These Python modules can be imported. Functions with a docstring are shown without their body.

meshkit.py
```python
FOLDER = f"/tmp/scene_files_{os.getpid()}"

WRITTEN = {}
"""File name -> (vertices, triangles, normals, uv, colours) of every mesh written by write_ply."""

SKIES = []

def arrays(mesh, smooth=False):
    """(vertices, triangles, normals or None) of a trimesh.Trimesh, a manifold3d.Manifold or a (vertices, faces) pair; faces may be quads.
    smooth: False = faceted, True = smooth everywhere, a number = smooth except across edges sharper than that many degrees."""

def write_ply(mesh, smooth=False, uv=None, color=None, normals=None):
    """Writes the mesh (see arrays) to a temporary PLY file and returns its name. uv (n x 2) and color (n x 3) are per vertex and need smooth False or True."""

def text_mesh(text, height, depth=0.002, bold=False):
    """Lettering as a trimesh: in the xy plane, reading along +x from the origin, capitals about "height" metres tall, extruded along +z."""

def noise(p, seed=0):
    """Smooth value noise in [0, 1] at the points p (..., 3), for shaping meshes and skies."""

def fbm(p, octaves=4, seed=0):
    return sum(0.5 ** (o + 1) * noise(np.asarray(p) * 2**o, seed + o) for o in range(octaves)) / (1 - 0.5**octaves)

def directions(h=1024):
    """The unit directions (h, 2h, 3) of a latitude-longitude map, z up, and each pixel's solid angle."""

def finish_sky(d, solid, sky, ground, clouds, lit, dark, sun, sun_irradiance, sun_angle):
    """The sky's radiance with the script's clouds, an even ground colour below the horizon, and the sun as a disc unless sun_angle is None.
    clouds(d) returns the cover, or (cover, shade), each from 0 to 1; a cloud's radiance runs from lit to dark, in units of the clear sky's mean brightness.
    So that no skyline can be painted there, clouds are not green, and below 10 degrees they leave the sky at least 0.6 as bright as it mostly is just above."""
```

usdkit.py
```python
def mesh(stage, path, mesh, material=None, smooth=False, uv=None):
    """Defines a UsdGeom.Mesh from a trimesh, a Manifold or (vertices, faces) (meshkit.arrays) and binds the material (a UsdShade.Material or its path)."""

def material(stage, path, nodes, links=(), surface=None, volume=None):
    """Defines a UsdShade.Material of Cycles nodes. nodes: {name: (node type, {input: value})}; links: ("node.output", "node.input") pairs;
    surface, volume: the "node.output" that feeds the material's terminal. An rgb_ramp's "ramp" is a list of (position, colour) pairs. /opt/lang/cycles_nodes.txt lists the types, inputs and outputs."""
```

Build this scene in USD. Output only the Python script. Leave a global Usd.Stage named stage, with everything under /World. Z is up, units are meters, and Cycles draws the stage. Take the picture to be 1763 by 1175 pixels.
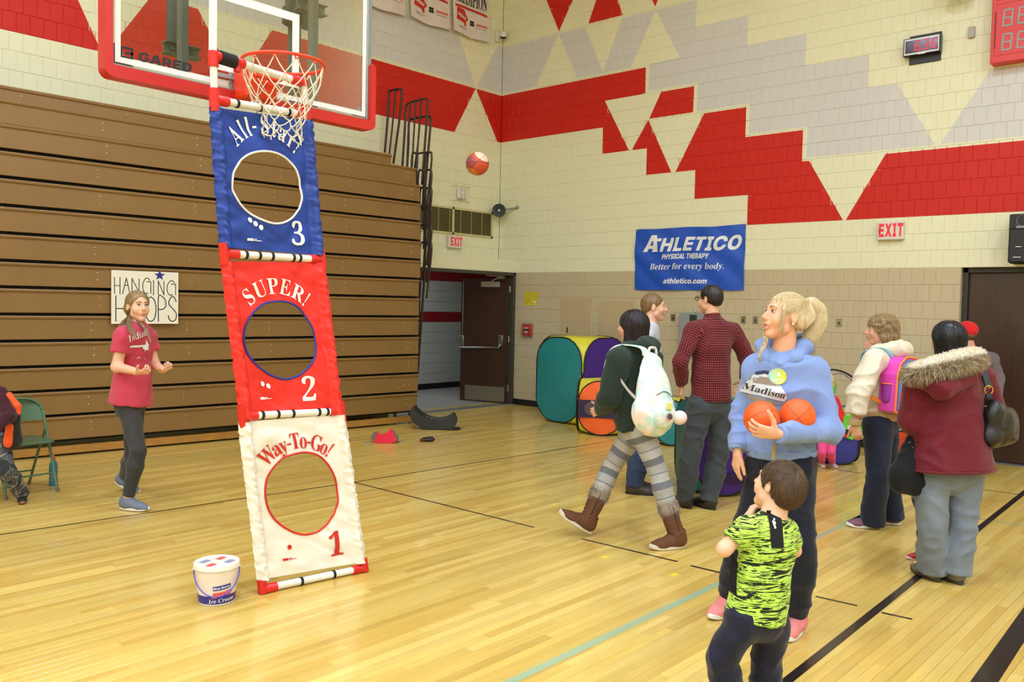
import math, random
import numpy as np, trimesh, usdkit, meshkit
from pxr import Usd, UsdGeom, UsdLux, UsdShade, Gf, Sdf, Vt
from scipy.spatial import cKDTree
from scipy.interpolate import LinearNDInterpolator
from shapely.geometry import Polygon, LineString, Point, box as sbox
from shapely.ops import unary_union
from shapely.prepared import prep

# ------------------------------------------------------------------ camera, lamps, exposure
stage = Usd.Stage.CreateInMemory()
UsdGeom.SetStageUpAxis(stage, UsdGeom.Tokens.z)
UsdGeom.SetStageMetersPerUnit(stage, 1.0)
UsdGeom.Xform.Define(stage, '/World'); UsdGeom.Scope.Define(stage, '/World/Looks')
FPX = 1481.596
FW = np.array([0.74517919, 0.6655082, -0.04250651])
RT = np.array([0.66662064, -0.74511502, 0.0205069])
UP = np.array([0.01802473, 0.04361704, 0.99888571])
CAM = np.array([-10.93553, -10.11501, 1.69902])
cam = UsdGeom.Camera.Define(stage, '/World/Camera')
cam.CreateHorizontalApertureAttr(22.3)
cam.CreateFocalLengthAttr(22.3 * FPX / 1763)
cam.CreateClippingRangeAttr(Gf.Vec2f(0.05, 200))
cam.CreateExposureAttr(1.84)
cam.AddTransformOp().Set(Gf.Matrix4d(*[float(v) for row in ((*RT, 0), (*UP, 0), (*-FW, 0), (*CAM, 1)) for v in row]))
LAMP = 36.0            # radiance of the glowing panels of the high-bay fixtures
CEIL = 8.6

def at(px, py, d):     # a pixel of the photograph and a distance along the view direction give a point of the hall
    return CAM + d * (FW + RT * (px - 881.5) / FPX - UP * (py - 587.5) / FPX)
def on(px, py, axis, value):   # ... or a pixel and the plane (x, y or z = value) it lies on
    d = FW + RT * (px - 881.5) / FPX - UP * (py - 587.5) / FPX
    return CAM + d * (value - CAM[axis]) / d[axis]
def depth_of(P): return float((np.asarray(P) - CAM) @ FW)
def proj(P):
    q = np.asarray(P, float) - CAM
    w = q @ FW
    return np.stack([881.5 + FPX * (q @ RT) / w, 587.5 - FPX * (q @ UP) / w, w], -1)

# ------------------------------------------------------------------ naming and tagging
LOC, USED = {}, {}
def numbered(path):
    n = USED.get(path, -1) + 1
    USED[path] = n
    return path if n == 0 else f'{path}_{n:03d}'
def tag(p, label=None, cat=None, group=None, kind=None):
    for k, v in (('label', label), ('category', cat), ('group', group), ('kind', kind)):
        if v: p.SetCustomDataByKey(k, v)
    return p
def thing(name, label=None, cat=None, loc=(0, 0, 0), group=None, kind=None):
    path = numbered('/World/' + name)
    x = UsdGeom.Xform.Define(stage, path)
    x.AddTranslateOp().Set(Gf.Vec3d(*map(float, loc)))
    LOC[path] = np.asarray(loc, float)
    return tag(x.GetPrim(), label, cat, group, kind)
def TM(m):
    if isinstance(m, (list,)): m = merge(m)
    return m
def part(parent, name, mesh, m, smooth=False, label=None, kind=None, attr=None, uv=None):
    """One mesh below a thing (or below a part); the mesh is given in world coordinates."""
    mesh = TM(mesh)
    base = str(parent.GetPath())
    loc = LOC['/'.join(base.split('/')[:3])]
    path = numbered(base + '/' + name)
    v, f = (np.asarray(mesh[0], float), np.asarray(mesh[1])) if isinstance(mesh, tuple) else (np.asarray(mesh.vertices), np.asarray(mesh.faces))
    g = usdkit.mesh(stage, path, (v - loc, f), m, smooth=smooth, uv=uv)
    if attr is not None:
        UsdGeom.PrimvarsAPI(g).CreatePrimvar('paint', Sdf.ValueTypeNames.Color3fArray, 'vertex').Set(Vt.Vec3fArray.FromNumpy(np.asarray(attr, np.float32)))
    return tag(g.GetPrim(), label, None, None, kind)
def solo(name, mesh, m, label, cat, smooth=False, group=None, kind=None, loc=None):
    mesh = TM(mesh)
    v, f = (np.asarray(mesh[0], float), np.asarray(mesh[1])) if isinstance(mesh, tuple) else (np.asarray(mesh.vertices), np.asarray(mesh.faces))
    loc = (v.min(0) + v.max(0)) / 2 if loc is None else np.asarray(loc, float)
    path = numbered('/World/' + name)
    g = usdkit.mesh(stage, path, (v - loc, f), m, smooth=smooth)
    g.AddTranslateOp().Set(Gf.Vec3d(*map(float, loc)))
    LOC[path] = loc
    return tag(g.GetPrim(), label, cat, group, kind)

# ------------------------------------------------------------------ colours and materials
def lin(r, g=None, b=None):
    c = np.array((r, g, b) if g is not None else r, float) / 255
    return tuple(np.where(c <= .04045, c / 12.92, ((c + .055) / 1.055) ** 2.4))
MATS = {}
def mat(name, color, rough=.5, spec=.5, metal=0, bump=0, bscale=60, vary=0, vscale=5, coat=0, crough=.1, sheen=0, trans=0, alpha=1, emit=0, ecolor=None, stretch=None, sss=0):
    if name in MATS: return MATS[name]
    n = {'p': ('principled_bsdf', dict(base_color=lin(color), roughness=rough, specular_ior_level=spec, metallic=metal, coat_weight=coat, coat_roughness=crough, sheen_weight=sheen, transmission_weight=trans, alpha=alpha))}
    L = []
    if emit:
        n['p'][1].update(emission_color=lin(ecolor or color), emission_strength=emit)
    if sss: n['p'][1].update(subsurface_weight=sss, subsurface_scale=.01)
    if bump or vary:
        n['tc'] = ('texture_coordinate', {}); src = 'tc.object'
        if stretch is not None:
            n['mp'] = ('mapping', dict(scale=stretch)); L.append(('tc.object', 'mp.vector')); src = 'mp.vector'
    if bump:
        n['bn'] = ('noise_texture', dict(scale=bscale, detail=3)); n['b'] = ('bump', dict(strength=bump, distance=.004))
        L += [(src, 'bn.vector'), ('bn.fac', 'b.height'), ('b.normal', 'p.normal')]
    if vary:
        c = np.array(lin(color))
        n['vn'] = ('noise_texture', dict(scale=vscale, detail=4, roughness=.6)); n['vr'] = ('rgb_ramp', dict(ramp=[(.3, tuple(c * (1 - vary))), (.7, tuple(np.minimum(c * (1 + vary), 1)))]))
        L += [(src, 'vn.vector'), ('vn.fac', 'vr.fac'), ('vr.color', 'p.base_color')]
    MATS[name] = usdkit.material(stage, '/World/Looks/' + name, n, L, surface='p.BSDF')
    return MATS[name]
def painted(name, rough=.5, spec=.4, bump=0, bscale=80, coat=0, crough=.1, grain=None, sheen=0):
    """colour from the mesh's own 'paint' attribute"""
    n = {'a': ('attribute', dict(attribute='paint')), 'p': ('principled_bsdf', dict(roughness=rough, specular_ior_level=spec, coat_weight=coat, coat_roughness=crough, sheen_weight=sheen))}
    L = []
    col = 'a.color'
    n['tc'] = ('geometry', {})
    if grain:
        n['mp'] = ('mapping', dict(scale=grain[0])); n['gn'] = ('noise_texture', dict(scale=1, detail=5, roughness=.65)); n['gr'] = ('rgb_ramp', dict(ramp=[(.25, (1 - grain[1],) * 3), (.75, (1 + grain[1],) * 3)]))
        n['mx'] = ('mix_color', dict(blend_type='multiply', fac=1.0, use_clamp=False))
        L += [('tc.position', 'mp.vector'), ('mp.vector', 'gn.vector'), ('gn.fac', 'gr.fac'), (col, 'mx.a'), ('gr.color', 'mx.b')]
        col = 'mx.result'
    if bump:
        n['bn'] = ('noise_texture', dict(scale=bscale, detail=3)); n['b'] = ('bump', dict(strength=bump, distance=.004))
        L += [('tc.position', 'bn.vector'), ('bn.fac', 'b.height'), ('b.normal', 'p.normal')]
    L.append((col, 'p.base_color'))
    return usdkit.material(stage, '/World/Looks/' + name, n, L, surface='p.BSDF')
def cloth(name, color, rough=.85, bump=.25, bscale=350, vary=.06, vscale=9, sheen=.15):
    return mat(name, color, rough=rough, spec=.25, bump=bump, bscale=bscale, vary=vary, vscale=vscale, sheen=sheen)

# ------------------------------------------------------------------ mesh helpers
def V(*a): return np.array(a if len(a) > 1 else a[0], float)
def unit(v): v = np.asarray(v, float); return v / (np.linalg.norm(v) + 1e-12)
def merge(ms):
    vs, fs, n = [], [], 0
    for m in ms:
        v, f = m if isinstance(m, tuple) else (m.vertices, m.faces)
        f = np.asarray(f)
        if f.shape[1] == 4: f = np.vstack([f[:, [0, 1, 2]], f[:, [0, 2, 3]]])
        vs.append(np.asarray(v, float)); fs.append(f + n); n += len(v)
    return np.vstack(vs), np.vstack(fs)
BOXF = np.array([[0, 2, 3, 1], [4, 5, 7, 6], [0, 1, 5, 4], [2, 6, 7, 3], [0, 4, 6, 2], [1, 3, 7, 5]])
def obox(c, half, axes=np.eye(3), bev=0.0):
    """a box about c with half sizes along the rows of axes, its edges chamfered by bev"""
    c, h, A = V(c), V(half), np.asarray(axes, float)
    if bev <= 0:
        s = np.array([[x, y, z] for x in (-1, 1) for y in (-1, 1) for z in (-1, 1)], float) * h
        return c + s @ A, BOXF
    pts = []
    for x in (-1, 1):
        for y in (-1, 1):
            for z in (-1, 1):
                for k in range(3):
                    q = np.array([x, y, z], float) * (h - bev); q[k] += (x, y, z)[k] * bev
                    pts.append(q)
    m = trimesh.convex.convex_hull(np.array(pts))
    return c + np.asarray(m.vertices) @ A, np.asarray(m.faces)
def box(lo, hi, bev=0.0):
    lo, hi = V(lo), V(hi)
    return obox((lo + hi) / 2, (hi - lo) / 2, np.eye(3), bev)
def frame_of(t, hint=(0, 0, 1)):
    t = unit(t); a = np.cross(t, hint)
    if np.linalg.norm(a) < 1e-3: a = np.cross(t, (1, 0, 0))
    a = unit(a); return a, np.cross(a, t)
def tube(pts, r, sides=10, closed=False, caps=True):
    p = np.asarray(pts, float); n = len(p)
    r = np.broadcast_to(r, (n,))
    if closed: t = np.roll(p, -1, 0) - np.roll(p, 1, 0)
    else:
        t = np.gradient(p, axis=0)
    t = t / (np.linalg.norm(t, axis=1, keepdims=True) + 1e-12)
    a0, _ = frame_of(t[0]); A = []
    for k in range(n):
        a0 = unit(a0 - t[k] * (a0 @ t[k])); A.append(a0)
    A = np.array(A); B = np.cross(t, A)
    ang = np.arange(sides) * 2 * np.pi / sides
    v = (p[:, None] + r[:, None, None] * (np.cos(ang)[None, :, None] * A[:, None] + np.sin(ang)[None, :, None] * B[:, None])).reshape(-1, 3)
    m = n if closed else n - 1
    i, j = np.meshgrid(np.arange(m), np.arange(sides), indexing='ij')
    i2 = (i + 1) % n; j2 = (j + 1) % sides
    q = np.stack([i * sides + j, i * sides + j2, i2 * sides + j2, i2 * sides + j], -1).reshape(-1, 4)
    f = np.vstack([q[:, [0, 1, 2]], q[:, [0, 2, 3]]])
    if not closed and caps:
        v = np.vstack([v, p[:1], p[-1:]]); c0, c1 = len(v) - 2, len(v) - 1
        k = np.arange(sides); k2 = (k + 1) % sides
        f = np.vstack([f, np.stack([np.full(sides, c0), k2, k], 1), np.stack([np.full(sides, c1), (n - 1) * sides + k, (n - 1) * sides + k2], 1)])
    return v, f
def spline(pts, n=24, closed=False):
    p = np.asarray(pts, float)
    if closed: p = np.vstack([p[-1:], p, p[:2]])
    else: p = np.vstack([2 * p[0] - p[1], p, 2 * p[-1] - p[-2]])
    out, m = [], len(p) - 3
    for s in np.linspace(0, m, n, endpoint=not closed):
        k = min(int(s), m - 1); t = s - k
        a, b, c, d = p[k:k + 4]
        out.append(.5 * (2 * b + (c - a) * t + (2 * a - 5 * b + 4 * c - d) * t * t + (3 * b - a - 3 * c + d) * t ** 3))
    return np.array(out)
def lathe(profile, c, axis=(0, 0, 1), sides=32, squash=None):
    """profile: (radius, height) pairs"""
    ax = unit(axis); a, b = frame_of(ax)
    ang = np.arange(sides) * 2 * np.pi / sides
    pr = np.asarray(profile, float); n = len(pr)
    v = V(c) + pr[:, None, 1:2] * ax + pr[:, None, 0:1] * (np.cos(ang)[None, :, None] * a + np.sin(ang)[None, :, None] * b)
    i, j = np.meshgrid(np.arange(n - 1), np.arange(sides), indexing='ij'); j2 = (j + 1) % sides
    q = np.stack([i * sides + j, (i + 1) * sides + j, (i + 1) * sides + j2, i * sides + j2], -1).reshape(-1, 4)
    return v.reshape(-1, 3), np.vstack([q[:, [0, 1, 2]], q[:, [0, 2, 3]]])
def ball(c, r, sub=3):
    m = trimesh.creation.icosphere(sub); return V(c) + np.asarray(m.vertices) * np.asarray(r), np.asarray(m.faces)
def ellip(c, rad, axes, sub=2):
    m = trimesh.creation.icosphere(sub); return V(c) + (np.asarray(m.vertices) * V(rad)) @ np.asarray(axes), np.asarray(m.faces)
def rod(a, b, r, sides=10): return tube([V(a), V(b)], r, sides)
def tri(poly):
    v, f = trimesh.creation.triangulate_polygon(poly, engine='earcut')
    return np.asarray(v), np.asarray(f)
def slab(poly, o, ex, ey, depth, n=None):
    """a polygon in the plane (o, ex, ey) made depth thick along the plane's normal (towards n)"""
    ex, ey = V(ex), V(ey); n = unit(np.cross(ex, ey)) if n is None else unit(n)
    out = []
    for g in getattr(poly, 'geoms', [poly]):
        if g.is_empty or g.area < 1e-10: continue
        v, f = tri(g)
        top = V(o) + v[:, :1] * ex + v[:, 1:2] * ey
        if np.dot(np.cross(ex, ey), n) < 0: f = f[:, ::-1]
        vs = np.vstack([top + n * depth, top]); fs = [f, f[:, ::-1] + len(v)]
        off = len(vs); extra = []
        for ring in [g.exterior, *g.interiors]:
            c = np.asarray(ring.coords)[:-1, :2]; m = len(c)
            P = V(o) + c[:, :1] * ex + c[:, 1:2] * ey
            extra.append(np.vstack([P + n * depth, P])); k = np.arange(m); k2 = (k + 1) % m
            fs.append(np.vstack([np.stack([k, k + m, k2 + m], 1), np.stack([k, k2 + m, k2], 1)]) + off); off += 2 * m
        out.append((np.vstack([vs] + extra), np.vstack(fs)))
    return merge(out)
def rrect(w, h, r, n=8):
    return sbox(-w / 2 + r, -h / 2 + r, w / 2 - r, h / 2 - r).buffer(r, quad_segs=n)
def glyphs(text, font, height, slant=0.0, track=0.0, stretch=1.0, italic_shift=0):
    """lettering as (polygon, centre x) pairs, baseline at 0, capitals 'height' tall"""
    cap = 88.0 if font is SERIF else 95.0
    s = height / cap; x = 0; out = []
    for ch in text:
        if ch == ' ': x += 34; continue
        adv, polys = font[ch]
        for rings in polys:
            rr = [[((r[i] + x) * s * stretch + slant * r[i + 1] * s, r[i + 1] * s) for i in range(0, len(r), 2)] for r in rings]
            g = Polygon(rr[0], rr[1:]).buffer(0)
            out.append((g, (x + adv / 2) * s * stretch))
        x += adv + track
    return out, x * s * stretch
def lettering(text, font, height, slant=0.0, track=0.0, stretch=1.0):
    out, w = glyphs(text, font, height, slant, track, stretch)
    from shapely import affinity
    return affinity.translate(unary_union([g for g, _ in out]), -w / 2, 0), w
def map_flat(poly, fn, seg=.01):
    """triangulated polygon mapped by fn((n,2)) -> (n,3), long edges split first"""
    out = []
    for g in getattr(poly, 'geoms', [poly]):
        if g.is_empty or g.area < 1e-9: continue
        v, f = tri(g)
        v3, f3 = trimesh.remesh.subdivide_to_size(np.c_[v, np.zeros(len(v))], f, seg, max_iter=12)
        out.append((fn(v3[:, :2]), f3))
    return merge(out)
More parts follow.
